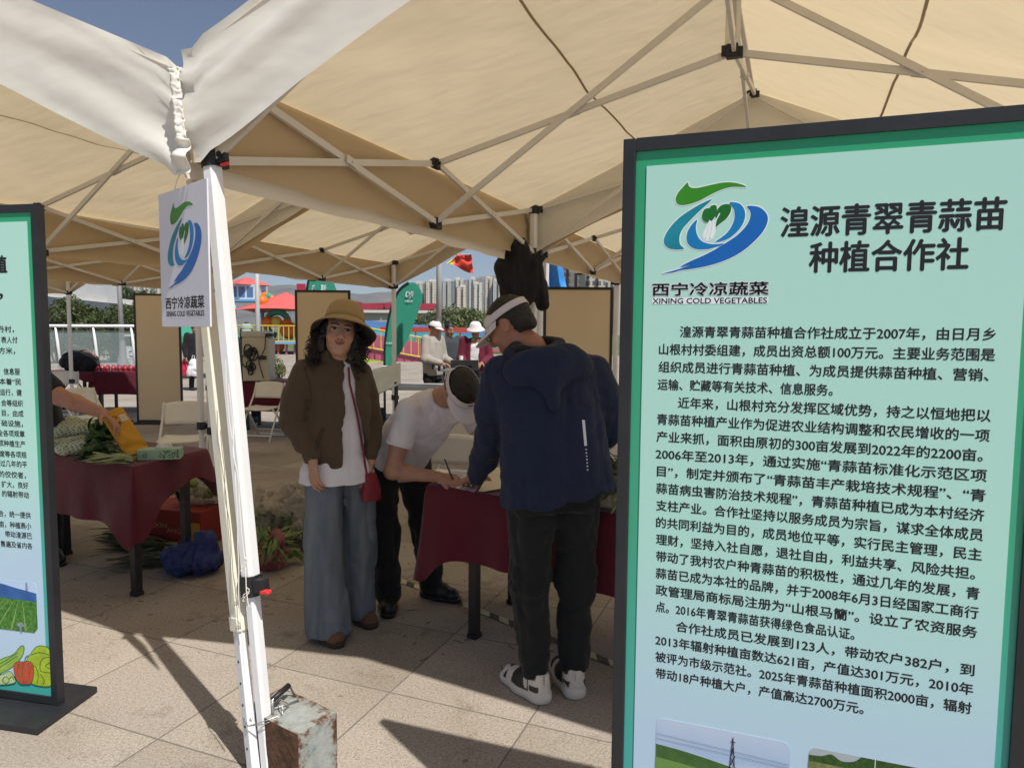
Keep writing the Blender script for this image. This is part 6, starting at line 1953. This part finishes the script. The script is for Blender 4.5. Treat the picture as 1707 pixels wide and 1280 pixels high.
# ---- long white pavilion, rail, lamp post, bin at the left
wb = empty('pavilion', V(at(150, 500, 62).x, 62, 0), 0, 'long white pavilion with a curved roof edge and glass front behind the bushes', 'building')
def wl_(x, y, Yd): return at(x, y, Yd) - wb.location
mb = MB()
a0, a1, b0, b1 = wl_(-60, 468, 48), wl_(-60, 482, 48), wl_(255, 504, 92), wl_(255, 514, 92)
mb.hexa([a1, b1, b1 + V(0, 12, 0), a1 + V(-9, 12, 0), a0, b0, b0 + V(0, 12, 0), a0 + V(-9, 12, 0)]); mb.build('roof', mat('pavilion_white', (.70, .68, .66), .6, .06, .3), wb)
mb = MB()
n = 16
for k in range(n):
    p, q_ = a1.lerp(b1, k / n), a1.lerp(b1, (k + .86) / n); o_ = V(.8, 1.2, 0)
    mb.hexa([V(p.x, p.y, 0) + o_, V(q_.x, q_.y, 0) + o_, V(q_.x, q_.y + .3, 0) + o_, V(p.x, p.y + .3, 0) + o_, p + o_, q_ + o_, q_ + V(0, .3, 0) + o_, p + V(0, .3, 0) + o_])
mb.build('glass_front', mat('pavilion_glass', (.14, .17, .20), .18, .3, .8), wb)
mb = MB()
for k in range(n + 1): p = a1.lerp(b1, k / n); mb.bar(V(p.x, p.y + .4, 0), p + V(0, .4, 0), .3, .3)
mb.build('mullion', bpy.data.materials['pavilion_white'], wb)
ra = empty('guard_rail', V(at(150, 600, 24).x, 24, 0), 0, 'white metal guard rail with slanted posts in front of the bushes', 'railing')
mb = MB(); mb.tube([V(-4.5, 0, 1.58), V(3.2, 0, 1.62)], .05, 8); mb.build('top_rail', M['white_paint'], ra, True)
for k in range(5):
    mb = MB(); x = -2.4 + 1.3 * k; mb.tube([V(x + .1, .0, 0), V(x, 0, 1.1), V(x - .05, 0, 1.58)], [.055, .05, .03], 8); mb.build('post', M['white_paint'], ra, True)
gl = N('rail_glass'); gl.b.inputs['Base Color'].default_value = (.42, .52, .52, 1); gl.b.inputs['Alpha'].default_value = .22; gl.b.inputs['Roughness'].default_value = .1
mb = MB(); mb.box((-.6, .06, .8), (7.4, .012, 1.3)); mb.build('glass_panel', gl.m, ra)
M['galv'] = mat('galvanised', (.42, .42, .42), .5, .12, 3)
lp = empty('lamp_post', V(at(205, 600, 25).x, 25, 0), 0, 'grey galvanised lamp post with a flared base beside the litter bin', 'lamp post')
mb = MB(); mb.tube([V(0, 0, .5), V(-.06, 0, 4), V(-.1, 0, 8)], [.085, .075, .06], 12); mb.build('pole', M['galv'], lp, True)
mb = MB(); mb.lathe([(.30, 0), (.28, .08), (.13, .45), (.10, 1.0), (.09, 1.1)], 16); mb.build('base', mat('base_grey', (.20, .20, .21), .6), lp, True)
bn = empty('litter_bin', V(at(229, 600, 25.5).x, 25.5, 0), 0, 'pale grey litter bin with a dark slot and a recycling mark', 'litter bin')
mb = MB(); mb.box((0, 0, .48), (.62, .5, .80), None, .02); mb.box((0, 0, 1.28), (.70, .56, .08), None, .02); mb.box((-.29, .2, 1.06), (.05, .05, .4)); mb.box((.29, .2, 1.06), (.05, .05, .4)); mb.build('bin_body', mat('bin_grey', (.50, .52, .50), .5), bn)
mb = MB(); mb.box((0, 0, 1.06), (.5, .44, .34)); mb.build('dark_slot', M['black_plastic'], bn)
mb = MB(); mb.box((-.05, -.256, .62), (.36, .01, .36)); mp_ = mb.build('notice', M['sign_white'], bn)
mb = MB()
for k in range(3):
    a = R(90 + 120 * k); a2 = R(90 + 120 * k + 85)
    mb.tube([V(-.05 + .10 * math.cos(a + (a2 - a) * t / 4), -.265, .62 + .10 * math.sin(a + (a2 - a) * t / 4)) for t in range(5)], [.02, .02, .02, .02, .004], 6)
mb.build('recycling_mark', M['black_plastic'], bn)
gt = empty('grey_tower', V(at(-40, 0, 70).x, 70, 0), 0, 'pale grey slab tower peeking over the valance in the top left corner', 'building')
a, b = at(22, 0, 70) - gt.location, at(38, 50, 70) - gt.location
mb = MB(); mb.hexa([V(-12, 0, 0), V(b.x + 5, 0, 0), V(b.x + 5, 8, 0), V(-12, 8, 0), V(-12, 0, a.z + 6), V(a.x - .3, 0, a.z + 1), V(a.x - .3, 8, a.z + 1), V(-12, 8, a.z + 6)])
mb.build('shaft', mat('grey_cladding', (.42, .42, .43), .7, .1, .6, .3, 3), gt)
mb = MB(); mb.box((-8, -.12, a.z + 2), (3, .2, 5)); mb.build('window', mat('tower_pane', (.10, .12, .15), .2), gt)

# ---- flags and poles
M['flag_green'] = mat('flag_green', (.03, .27, .18), .7, .1, 2)
def feather(label, edge, far, Yd, texts, seed):
    """edge: points of the pole side bottom to top; far: points of the free side top to bottom"""
    o0 = V(at(edge[0][0], 600, Yd).x, Yd, 0)
    root = empty('feather_flag', o0, 0, label, 'flag', 'green feather flags')
    T = lambda x, y, dy=0: at(x, y, Yd + dy) - o0
    E1 = smooth_poly(edge, 8, False); F1 = smooth_poly(far[::-1], 8, False)
    n = 30
    sam = lambda P, t: (lambda i: (P[int(i)][0] + (P[min(int(i) + 1, len(P) - 1)][0] - P[int(i)][0]) * (i - int(i)), P[int(i)][1] + (P[min(int(i) + 1, len(P) - 1)][1] - P[int(i)][1]) * (i - int(i))))(t * (len(P) - 1))
    mb = MB()
    def f(u_, v_):
        a, b = sam(E1, v_), sam(F1, v_)
        return T(a[0] + (b[0] - a[0]) * u_, a[1] + (b[1] - a[1]) * u_, .012 * vn(u_ * 2 + seed, v_ * 3) * u_)
    mb.grid(f, 12, n); mb.build('flag_cloth', M['flag_green'], root, True)
    mb = MB(); mb.tube([T(*edge[0]) * 1 if False else V(T(*edge[0]).x, 0, 0)] + [T(*p) for p in E1], .022 * Yd / 12, 6); mb.build('pole', M['black_plastic'], root, True)
    mb = MB(); mb.box((0, 0, .03), (.8, .12, .05)); mb.box((0, 0, .03), (.12, .8, .052)); mb.build('cross_base', M['black_metal'], root)
    for tx, x0, x1, yc, h, sh in texts:
        mb = MB()
        text_into(mb, tx, lambda u_, v_, w_=0: T(u_, v_, -.02), x0, x1, yc, -h, 0, .03, None if tx[0] > 'z' else (.36, .72), 1, sh)
        mb.build('lettering', M['white_ink'], root)
feather('green feather flag with a white three letter mark beside the tent leg', [(641, 612), (642, 570), (650, 522), (664, 486), (681, 471)], [(681, 471), (694, 473), (704, 492), (700, 512), (680, 565), (660, 600), (650, 612)], 12., [('DJI', 676, 689, 490, 9, .2), ('大疆农业', 675, 688, 502, 3.5, 0), ('农业服务', 643, 660, 572, 3, 0)], 1)
feather('green feather flag with white characters, half hidden by the tan board back', [(504, 600), (508, 520), (514, 470), (524, 440)], [(524, 440), (545, 448), (556, 470), (560, 500), (530, 560), (512, 600)], 15., [('联', 535, 544, 480, 10, 0), ('F', 520, 525, 480, 9, .2)], 4)
rs = empty('red_board', V(at(585 - 83, 480, 20).x, 20, 0), 0, 'small dark red sign board left of the half hidden feather flag', 'sign')
a, b = at(496, 473, 20) - rs.location, at(508, 486, 20) - rs.location
mb = MB(); mb.box(((a.x + b.x) / 2, 0, (a.z + b.z) / 2), (b.x - a.x + .05, .03, a.z - b.z)); mb.build('panel', M['red_roof'], rs)
mb = MB(); mb.tube([V((a.x + b.x) / 2, .03, 0), V((a.x + b.x) / 2, .03, a.z)], .025, 6); mb.build('post', M['galv'], rs)
fp = empty('flag_pole', V(at(731, 600, 11).x, 11, 0), 0, 'grey galvanised pole with a red and yellow flag, beside the white cap', 'flagpole')
mb = MB(); zt2 = at(733, 436, 11).z; mb.tube([V(-.02, 0, 0), V(0, 0, zt2 * .5)], .055, 10); mb.tube([V(0, 0, zt2 * .5), V(.02, 0, zt2 + 1.0)], .045, 10); mb.build('pole', M['galv'], fp, True)
mb = MB()
A_ = [at(744, 440, 11.5) - fp.location, at(762, 425, 11.5) - fp.location, at(786, 424, 11.5) - fp.location, at(789, 455, 11.5) - fp.location]
mb.grid(lambda u_, v_: A_[0].lerp(A_[3], u_).lerp(A_[1].lerp(A_[2], u_), v_) + V(0, .06 * vn(u_ * 4, v_ * 4), .02 * math.sin(u_ * 6)), 14, 10)
q = N('red_flag_cloth'); sp = q.n('SeparateXYZ'); q.l(q.obj(), sp.inputs[0])
q.l(q.ramp(sp.outputs['X'], [(0, (.62, .50, .06)), (.16, (.62, .45, .05)), (.22, (.60, .05, .03)), (1, (.60, .05, .03))]), q.b.inputs['Base Color']); q.b.inputs['Roughness'].default_value = .7
mb.build('flag_cloth', q.m, fp, True)
mb = MB(); mb.tube([V(.02, 0, zt2 + .3), A_[1] + V(0, 0, .0), A_[2]], .012, 6); mb.build('arm', M['galv'], fp)
gp = empty('tent_pole', V(at(430, 600, 16).x, 16, 0), 0, 'thin grey pole in front of the coral canopies', 'pole')
mb = MB(); mb.tube([V(0, 0, 0), V(.02, 0, 3.4)], .05, 10); mb.build('shaft', M['galv'], gp, True)
mb = MB(); mb.lathe([(.2, 0), (.2, .03), (.07, .06), (.06, .2)], 14); mb.build('base', M['galv'], gp)
bf = empty('blue_flag', V(at(925, 600, 9).x, 9, 0), 0, 'bright blue folded flag with a white edge beside the dark towers', 'flag')
P0, P1, P2, P3 = [at(x, y, 9) - bf.location for x, y in ((914, 500), (950, 500), (930, 415), (916, 415))]
mb = MB(); mb.grid(lambda u_, v_: P0.lerp(P1, u_).lerp(P3.lerp(P2, u_), v_) + V(0, .10 * .5 * math.sin(u_ * 6 + v_ * 2) + .05 * vn(u_ * 5, v_ * 3), 0), 24, 20); mb.build('flag_cloth', mat('flag_blue', (.04, .25, .72), .6, .2, 4), bf, True)
mb = MB(); mb.grid(lambda u_, v_: (P0 + V(-.035 + .035 * u_, -.03, 0)).lerp(P3 + V(-.035 + .035 * u_, -.03, 0), v_), 2, 10); mb.build('white_edge', M['sign_white'], bf)
mb = MB(); mb.tube([V(P0.x - .03, .02, 0), P3 + V(-.03, .02, .3)], .018, 8); mb.build('pole', M['white_paint'], bf)

# ---- things on and around the far tables
def plain_table(label, lc, x0, x1, Yd, drop, H=.75, dep=.65, m=None):
    a, b = at(x0, 640, Yd), at(x1, 640, Yd)
    L = b.x - a.x
    return drape_table('folding_table', label, lc, (a.x, Yd), (1, .02), (-.02, 1), L, dep, H, lambda k, t: drop, [(.12, .06), (L - .12, .06), (.12, dep - .06), (L - .12, dep - .06)], 'folding tables under the tents', .05, x0 * .1, .4), V((a.x + b.x) / 2, Yd + dep / 2, H)
_, ta = plain_table('far folding table with red packets, left of the tan board back', 'maroon cloth under the red packets, left of the tan board back', 152, 246, 12.6, .40)
mb = MB()
rnd = random.Random(3)
for k in range(34):
    o = empty('red_packet', ta + V(-.5 + .062 * (k % 17), -.16 + .14 * (k // 17), .004), rnd.uniform(-.3, .3), 'red packet in the rows on the far left table', 'packet', 'red packets on the far left table') if False else None
mb.bm.free()
s0 = SDF((-.06, -.07, 0), (.06, .07, .14), .008); s0.loft((0, 0, .0), (0, 0, .12), (1, 0, 0), [(0, .036, .045, 0), (.5, .042, .05, 0), (1, .03, .012, 0)], .01); s0.wrinkle(.008, (30, 30, 30), 3)
pk = None
for k in range(22):
    p = ta + V(-.58 + .105 * (k % 11) + rnd.uniform(-.01, .01), -.2 + .16 * (k // 11), .004)
    if pk is None: o = pk = s0.build('red_packet', mat('red_foil', (.28, .03, .05), .4, .5, 30), None)
    else: o = pk.copy(); COL.objects.link(o)
    o.location = p; o.rotation_euler.z = rnd.uniform(-.4, .4)
    tag(o, 'glossy red packet in the two rows on the far left table', 'packet', 'red packets on the far left table')
bb = at(100, 612, 12.2)
_, tb2 = plain_table('far folding table under the black bag, beside the left display board', 'dark maroon cloth under the black bag', 60, 148, 12.5, .12)
o = empty('backpack', V(bb.x, 12.75, .755), 0, 'slumped black backpack with a pinkish strap on the far left table', 'bag')
s = SDF((bb.x - .5, 12.3, .7), (bb.x + .6, 13.2, 1.3), .014); s.ell((bb.x - .02, 12.75, .93), (.33, .22, .20), None, .04); s.ell((bb.x + .22, 12.72, .90), (.16, .18, .16), None, .06); s.wrinkle(.02, (9, 9, 9), 2); s.half((0, 0, .757), (0, 0, -1)); s.build('bag_body', M['black_plastic'] if False else cloth('black_canvas', (.012, .012, .014)), o, o.location)
mb = MB(); mb.tube([V(.05, -.05, .37), V(.18, -.08, .40), V(.30, -.1, .33), V(.36, -.08, .24)], .018, 8); mb.build('strap', mat('pinkish_strap', (.22, .13, .13), .7), o, True)
_, tc = plain_table('folding table with the white cabinet, behind the folding chair', 'maroon cloth under the white cabinet with cables', 396, 492, 10.6, .45)
cb = empty('equipment_cabinet', V(at(432, 600, 10.75).x, 10.75, .757), .06, 'cream equipment cabinet with a tangle of black cables', 'cabinet')
mb = MB(); mb.box((0, 0, .33), (.40, .36, .66), None, .02); mb.build('cabinet_body', mat('cabinet_cream', (.52, .47, .36), .5, .05), cb)
mb = MB(); mb.box((-.02, 0, .71), (.42, .30, .10), None, .03); mb.build('lid', mat('lid_grey', (.50, .49, .47), .5), cb)
mb = MB(); rnd = random.Random(5)
for k in range(11):
    c_ = V(rnd.uniform(-.14, -.02), -.20, rnd.uniform(.15, .5)); r = rnd.uniform(.04, .10)
    mb.tube([c_ + V(r * math.cos(t) * .7, .012 * math.sin(3 * t + k), r * math.sin(t)) for t in [2 * math.pi * j / 18 for j in range(18)]], .009, 6, True)
mb.tube([V(.16, -.19, .72), V(.15, -.21, .5), V(.05, -.2, .3), V(.12, -.21, .05)], .007, 6)
mb.build('cable', M['black_plastic'], cb, True)
mb = MB(); mb.box((.10, -.195, .36), (.12, .03, .055)); mb.box((.20, -.12, .70), (.10, .10, .05)); mb.box((-.1, -.2, .42), (.1, .05, .1), None, .02); mb.build('plug', M['black_plastic'], cb)
tm = empty('equipment_table', V(at(715, 600, 10).x, 10, 0), 0, 'grey trestle table with flight cases behind the writing man', 'table')
mb = MB(); mb.box((0, 0, .74), (2.6, .8, .04)); mb.build('tabletop', M['galv'], tm)
for x in (-1.2, 1.2):
    for y in (-.35, .35):
        mb = MB(); mb.bar(V(x, y, 0), V(x, y, .72), .04, .04); mb.build('leg', M['dark_leg'], tm)
cs_ = [(620, 664, 9.6, (.36, .3, .28), 'black flight case under the silver panel', 0, 'case'), (775, 590, 9.9, (.40, .28, .20), 'open black flight case before the grey jacket', .8, 'case'), (652, 600, 10.2, (.26, .2, .16), 'white equipment box beside the tent leg', .76, 'box'), (815, 600, 10.0, (.42, .3, .12), 'low black console in front of the maroon jacket', .76, 'console')]
for x, y, Yd, dm, lb, z, ct in cs_:
    p = at(x, y, Yd)
    o = empty('white_box' if 'white' in lb else 'flight_case', V(p.x, Yd, z), .1, lb, ct)
    mm = M['white_paint'] if 'white' in lb else M['black_metal']
    mb = MB(); mb.box((0, 0, dm[2] / 2), dm, None, .012); mb.build('shell', mm, o)
    mb = MB(); mb.box((0, dm[1] * .48, dm[2] * 1.3), (dm[0], .03, dm[2] * .7), None, .008); mb.build('lid', mm, o)
    mb = MB(); mb.tube([V(-.05, -dm[1] / 2, dm[2] * .6), V(-.05, -dm[1] / 2 - .03, dm[2] * .65), V(.05, -dm[1] / 2 - .03, dm[2] * .65), V(.05, -dm[1] / 2, dm[2] * .6)], .008, 6); mb.build('handle', M['steel'], o)
sp_ = empty('silver_panel', V(at(640, 640, 7.6).x, 7.6, 0), 0, 'tilted silver blue panel leaning behind the writing man', 'panel')
a, b, c_, d = [at(x, y, Yd) - sp_.location for x, y, Yd in ((610, 668, 7.4), (668, 640, 7.5), (668, 606, 8.1), (622, 617, 8.0))]
mb = MB(); nn = (b - a).cross(d - a).normalized() * .012
mb.hexa([a, b, c_, d, a + nn, b + nn, c_ + nn, d + nn]); mb.build('sheet', mat('silver_film', (.50, .54, .58), .6, .12, 6), sp_)
mb = MB(); mb.tube([V(d.x + .05, d.y + .05, 0), d + V(.05, .02, 0)], .015, 6); mb.tube([V(c_.x - .05, c_.y + .05, 0), c_ + V(-.05, .02, 0)], .015, 6); mb.tube([V(a.x + .06, a.y, 0), a + V(.06, .03, .02)], .015, 6); mb.tube([V(b.x - .06, b.y, 0), b + V(-.06, .03, .02)], .015, 6); mb.build('stand', M['dark_leg'], sp_)
dr = empty('drone', V(at(753, 600, 9.7).x, 9.7, .76), .3, 'small white drone on the trestle table by the grey jacket', 'drone')
mb = MB(); mb.box((0, 0, .22), (.16, .24, .09), None, .03); mb.build('fuselage', M['white_paint'], dr, True)
for sx_, sy_ in ((-1, -1), (1, -1), (1, 1), (-1, 1)):
    mb = MB(); mb.tube([V(sx_ * .07, sy_ * .1, .23), V(sx_ * .22, sy_ * .22, .26)], .014, 8); am = mb.build('rotor_arm', M['white_paint'], dr, True)
    mb = MB(); mb.tube([V(sx_ * .22, sy_ * .22, .24), V(sx_ * .22, sy_ * .22, .31)], .02, 8); mb.box((sx_ * .22, sy_ * .22, .315), (.22, .022, .005)); mb.build('rotor', M['black_plastic'], am)
mb = MB(); mb.tube([V(-.08, 0, .2), V(-.12, 0, .0)], .009, 6); mb.tube([V(.08, 0, .2), V(.12, 0, .0)], .009, 6); mb.tube([V(-.12, -.12, 0), V(-.12, .12, 0)], .009, 6); mb.tube([V(.12, -.12, 0), V(.12, .12, 0)], .009, 6); mb.build('skid', M['white_paint'], dr)
ma = empty('white_mast', V(at(752, 600, 9.9).x + .12, 10.2, .76), 0, 'short white antenna mast on the trestle table', 'antenna')
mb = MB(); mb.tube([V(0, 0, 0), V(0, 0, .42)], .03, 10); mb.build('mast', M['white_paint'], ma); mb = MB(); mb.lathe([(.001, .0), (.16, .01), (.17, .03), (.001, .06)], 18, (.12, 0, .16)); mb.build('disc', M['white_paint'], ma, True)
gt2 = empty('green_gazebo', V(at(322, 545, 22).x, 22, 0), 0, 'green roofed gazebo behind the hanging white sign', 'gazebo')
mb = MB(); z_ = at(315, 560, 22).z; zt3 = at(315, 541, 22).z
mb.lathe([(1.5, z_ - .15), (1.5, z_), (.05, zt3 + .5)], 4, (0, 0, 0)); mb.build('roof', M['flag_green'], gt2)
for sx_ in (-1, 1):
    mb = MB(); mb.tube([V(sx_ * .95, -.95, 0), V(sx_ * .95, -.95, z_)], .03, 6); mb.build('post', M['galv'], gt2)

# ---- thin air haze round the whole place
q = N('haze_air')
q.t.nodes.remove(q.b)
vol = q.n('VolumePrincipled'); vol.inputs['Color'].default_value = (.86, .90, 1, 1); vol.inputs['Density'].default_value = .00013; vol.inputs['Anisotropy'].default_value = .2
q.l(vol.outputs[0], q.out.inputs['Volume'])
mb = MB(); mb.box((0, 1200, 349), (12000, 6000, 700)); tag(mb.build('haze', q.m), kind='stuff')
# ================================================================== PEOPLE FARTHER BACK
def bystander(label, x, Yd, h, yaw, top, legs, hair, hat=None, hat_m=None, arms='fwd', inner=None, hold=None, res=.011, long_hair=False, skin=(.34, .18, .12), z0=0):
    p = V(at(x, 600, Yd).x, Yd, z0)
    k = h / 1.70
    Fw = V(math.sin(yaw), -math.cos(yaw)); Rw = V(Fw.y, -Fw.x)
    root = empty('person', p, 0, label, 'person')
    G = lambda r, f, z: p + (Rw * r + Fw * f + V(0, 0, z)) * k
    hc = G(0, .03, 1.565); hf = frame(Fw + V(0, 0, -.25), UP)
    sh = [G(q * .185, 0, 1.39) for q in (1, -1)]
    if arms == 'fwd': el = [G(.24, .03, 1.10), G(-.24, .03, 1.10)]; wr = [G(.14, .27, 1.04), G(-.14, .27, 1.04)]
    elif arms == 'down': el = [G(.25, -.02, 1.10), G(-.25, -.02, 1.10)]; wr = [G(.26, .05, .84), G(-.26, .05, .84)]
    lo, hi = A3(p) + np.array([-.45, -.45, .0]) , A3(p) + np.array([.45, .45, h + .1])
    s = SDF(lo + np.array([0, 0, .7]), hi, .007)
    head(s, hc, hf, k); s.cone(G(0, -.01, 1.36), hc + V(0, 0, -.06), .055, .05, .02)
    s.loft(G(0, 0, .85), G(0, 0, 1.4), Rw, [(0, .13, .09, 0), (1, .14, .08, 0)], .02)
    for i in (0, 1):
        arm_skin(s, sh[i], el[i], wr[i], k)
        d = (wr[i] - el[i]).normalized(); hand(s, wr[i], d, (0, 0, -1) if arms == 'fwd' else -Rw * (1 if i == 0 else -1), k, thumb=1 if i else -1)
    s.build('body', M['skin'], root, p, 1, skin_colors(hc, hf, k, skin))
    r, f, u = hf; g = lambda a, b, c: hc + (r * a + f * b + u * c) * k
    s = SDF(A3(hc) - .26, A3(hc) + .18, .008)
    s.ell(g(0, -.018, .034), (.084, .10, .093), hf, .01)
    if long_hair: s.cone(g(0, -.06, 0), g(0, -.08, -.16), .085, .07, .03); s.cone(g(.07, -.01, 0), g(.09, 0, -.16), .03, .03, .02); s.cone(g(-.07, -.01, 0), g(-.09, 0, -.16), .03, .03, .02)
    s.ell(g(0, .095, -.03), (.062, .075, .085), hf, .01, True)
    s.wrinkle(.006, (40, 40, 40), x)
    s.build('hair', M['hair'], root, p)
    s = SDF(lo + np.array([0, 0, .7]), hi, res)
    s.loft(G(0, 0, .84), G(0, 0, 1.44), Rw, [(0, .19, .13, 0), (.5, .185, .13, 0), (.85, .18, .11, 0), (1, .10, .07, 0)], .03)
    if inner:
        s.cutfn(lambda P: np.maximum(np.abs((P - A3(p)) @ A3(Rw)) - .065, -((P - A3(p)) @ A3(Fw)) + .02))
    for i in (0, 1): s.chain([sh[i], el[i], el[i].lerp(wr[i], .85)], [.075 * k, .068 * k, .052 * k], .03)
    s.wrinkle(.007, (9, 9, 4), x * .1)
    s.build('jacket', top, root, p)
    if inner:
        s = SDF(lo + np.array([0, 0, .7]), hi, res); s.loft(G(0, 0, .80), G(0, 0, 1.42), Rw, [(0, .165, .115, 0), (.8, .16, .10, 0), (1, .08, .06, 0)], .03); s.wrinkle(.008, (9, 9, 6), 3); s.build('shirt', inner, root, p)
    s = SDF(lo + np.array([0, 0, .0]), np.array([hi[0], hi[1], p.z + 1.1]), res)
    s.loft(G(0, 0, .78), G(0, 0, .95), Rw, [(0, .17, .12, 0), (1, .16, .11, 0)], .03)
    for q in (1, -1): s.chain([G(q * .095, 0, .86), G(q * .10, .02, .46), G(q * .105, 0, .07)], [.095, .075, .062], .03)
    s.wrinkle(.01, (9, 9, 5), 7); s.half(p + V(0, 0, .05), (0, 0, -1))
    s.build('trousers', legs, root, p)
    for q in (1, -1): shoe(root, G(q * .105, -.08, 0) , G(q * .115, .17, 0), M['black_plastic'], p, .048, .05, res=.009)
    if hat == 'cap':
        mb = MB(); mb.lathe([(.001, .118), (.05, .110), (.082, .080), (.090, .045), (.092, .030)], 24, hc - p, (r, f, u), lambda a, b, c: (a * (1 + .12 * abs(math.sin(c))), b)); hb = mb.build('cap', hat_m, root, True, solid=.003)
        mb = MB(); mb.grid(lambda a, b: hc - p + r * (.085 * math.sin(-1.2 + 2.4 * a)) + f * (.095 * math.cos(-1.2 + 2.4 * a) + .075 * b * math.cos((a - .5) * 2.4)) + u * (.034 - .02 * b), 12, 4); mb.build('cap_peak', hat_m, hb, True, solid=.003)
    if hat == 'bucket':
        mb = MB(); mb.lathe([(.001, .120), (.06, .114), (.088, .08), (.096, .04), (.13, .005), (.155, -.015)], 28, hc - p + u * .012, (r, f, u)); mb.build('sun_hat', hat_m, root, True, solid=.003)
    return root
gj = cloth('grey_jacket', (.34, .31, .28)); dk_ = cloth('dark_cloth', (.014, .014, .018)); mj = cloth('maroon_jacket', (.13, .014, .035)); ws_ = cloth('white_shirt', (.72, .72, .74)); wh = cloth('white_hat', (.72, .68, .68)); gc = cloth('pale_green_cap', (.30, .38, .33)); sg = cloth('slate_jacket', (.05, .055, .065))
bystander('person in a grey jacket and white cap handling equipment at the trestle table', 722, 10.9, 1.72, 1.05, gj, dk_, None, 'cap', wh, 'fwd')
bystander('dark haired person in slate jacket half hidden behind the white cap', 748, 11.9, 1.70, .6, sg, dk_, None, None, None, 'fwd')
bystander('person in an open maroon jacket and white bucket hat at the trestle table', 793, 11.3, 1.70, -.1, mj, dk_, None, 'bucket', wh, 'fwd', ws_)
bystander('woman in black with a pale green cap behind the equipment cabinet', 412, 11.6, 1.66, .35, dk_, dk_, None, 'cap', gc, 'down', None, long_hair=True)
bw = bystander('person in dark clothes behind the hanging white sign, carrying two bags', 325, 17.5, 1.68, .9, dk_, dk_, None, None, None, 'down', None)
bp_ = bw.location
for x, lb, mm, dy, w_ in ((-.20, 'red carrier bag held beside the hanging white sign', mat('red_carrier', (.52, .02, .06), .6), -.10, .10), (.06, 'bulging white carrier bag held beside the hanging white sign', ws_, -.22, .17)):
    c_ = bp_ + V(x, dy, .62)
    o = empty('carrier_bag', c_, 0, lb, 'bag', 'carrier bags of the person behind the sign')
    s = SDF(A3(c_) - .34, A3(c_) + .34, .014); s.loft(c_ - V(0, 0, .26), c_ + V(0, 0, .18), (1, 0, 0), [(0, w_, .08, 0), (.4, w_ * 1.05, .1, 0), (1, w_ * .35, .04, 0)], .02); s.wrinkle(.016, (10, 10, 7), 4); s.build('bag_body', mm, o, c_)
    mb = MB(); mb.tube([V(-.04, 0, .15), V(-.02, 0, .26), V(.02, 0, .26), V(.04, 0, .15)], .008, 6); mb.build('handle', mm, o)

# ------------------------------------------------------------------ the person reaching across the produce table
def reacher():
    p = V(-3.12, 4.42, 0)
    root = empty('person', p, 0, 'person in a dark t-shirt reaching into the yellow paper bag on the left table', 'person')
    sh = at(62, 630, 4.28); el = at(100, 662, 4.22); wr = at(172, 689, 4.14)
    shL = sh + V(-.30, .22, .04); elL = shL + V(.02, .10, -.3); wrL = elL + V(.16, -.06, -.16)
    che = (sh + shL) / 2 + V(-.02, -.02, -.02); pel = V(-3.14, 4.62, .88)
    hc = che + V(.10, -.10, .24); hf = frame((.75, -.25, -.6), (.3, 0, 1)); Ls = (sh - shL).normalized()
    s = SDF((-3.75, 3.85, .70), (-2.25, 5.1, 1.75), .0062)
    head(s, hc, hf); s.cone(che, hc - hf[2] * .06, .06, .052, .02)
    s.loft(pel, che, Ls, [(0, .13, .09, 0), (.9, .15, .08, 0), (1, .1, .06, 0)], .02)
    s.chain([sh, sh.lerp(el, .5), el], [.056, .056, .050], .02); s.chain([el, el.lerp(wr, .35), wr], [.050, .050, .031], .02)
    arm_skin(s, shL, elL, wrL)
    hand(s, wr, (wr - el).normalized() + V(0, 0, -.25), (.1, -.3, -.9), 1.05, (.3, .35, .3), -1, .06); hand(s, wrL, (.6, -.5, -.5), (0, -.2, -1), 1, thumb=1)
    s.build('body', M['skin'], root, p, 1, skin_colors(hc, hf, 1, (.40, .20, .13)))
    s = SDF(A3(hc) - .17, A3(hc) + .17, .007); s.ell(hc + hf[2] * .036 - hf[1] * .016, (.083, .10, .093), hf, .01); s.ell(hc + hf[1] * .095 - hf[2] * .03, (.062, .075, .085), hf, .01, True); s.wrinkle(.006, (40, 40, 40), 3); s.build('hair', M['hair'], root, p)
    s = SDF((-3.75, 3.85, .70), (-2.25, 5.2, 1.65), .008)
    s.loft(pel - V(0, 0, .05), che + V(.02, -.02, .04), Ls, [(0, .19, .14, 0), (.6, .19, .135, 0), (.9, .19, .11, 0), (1, .1, .07, 0)], .03)
    s.cone(sh, sh.lerp(el, .62), .080, .076, .03); s.cone(shL, shL.lerp(elL, .6), .078, .076, .03); s.wrinkle(.011, (9, 9, 9), 6)
    s.build('t_shirt', cloth('dark_tee', (.014, .016, .024)), root, p)
    s = SDF((-3.6, 4.2, .03), (-2.7, 5.0, 1.05), .010)
    s.loft((-3.14, 4.62, .78), (-3.14, 4.62, .95), Ls, [(0, .18, .13, 0), (1, .17, .12, 0)], .03)
    s.chain([V(-3.06, 4.56, .86), V(-3.05, 4.52, .46), V(-3.06, 4.55, .07)], [.105, .08, .066], .03); s.chain([V(-3.23, 4.68, .86), V(-3.24, 4.66, .46), V(-3.25, 4.70, .07)], [.105, .08, .066], .03); s.wrinkle(.01, (9, 9, 5), 2); s.half((0, 0, .05), (0, 0, -1)); s.build('trousers', bpy.data.materials['black_slacks'], root, p)
    for c_ in (V(-3.06, 4.55, 0), V(-3.25, 4.70, 0)): shoe(root, c_ + V(-.06, .05, 0), c_ + V(.15, -.13, 0), bpy.data.materials['black_leather'], p, .05, .055, res=.008)
reacher()
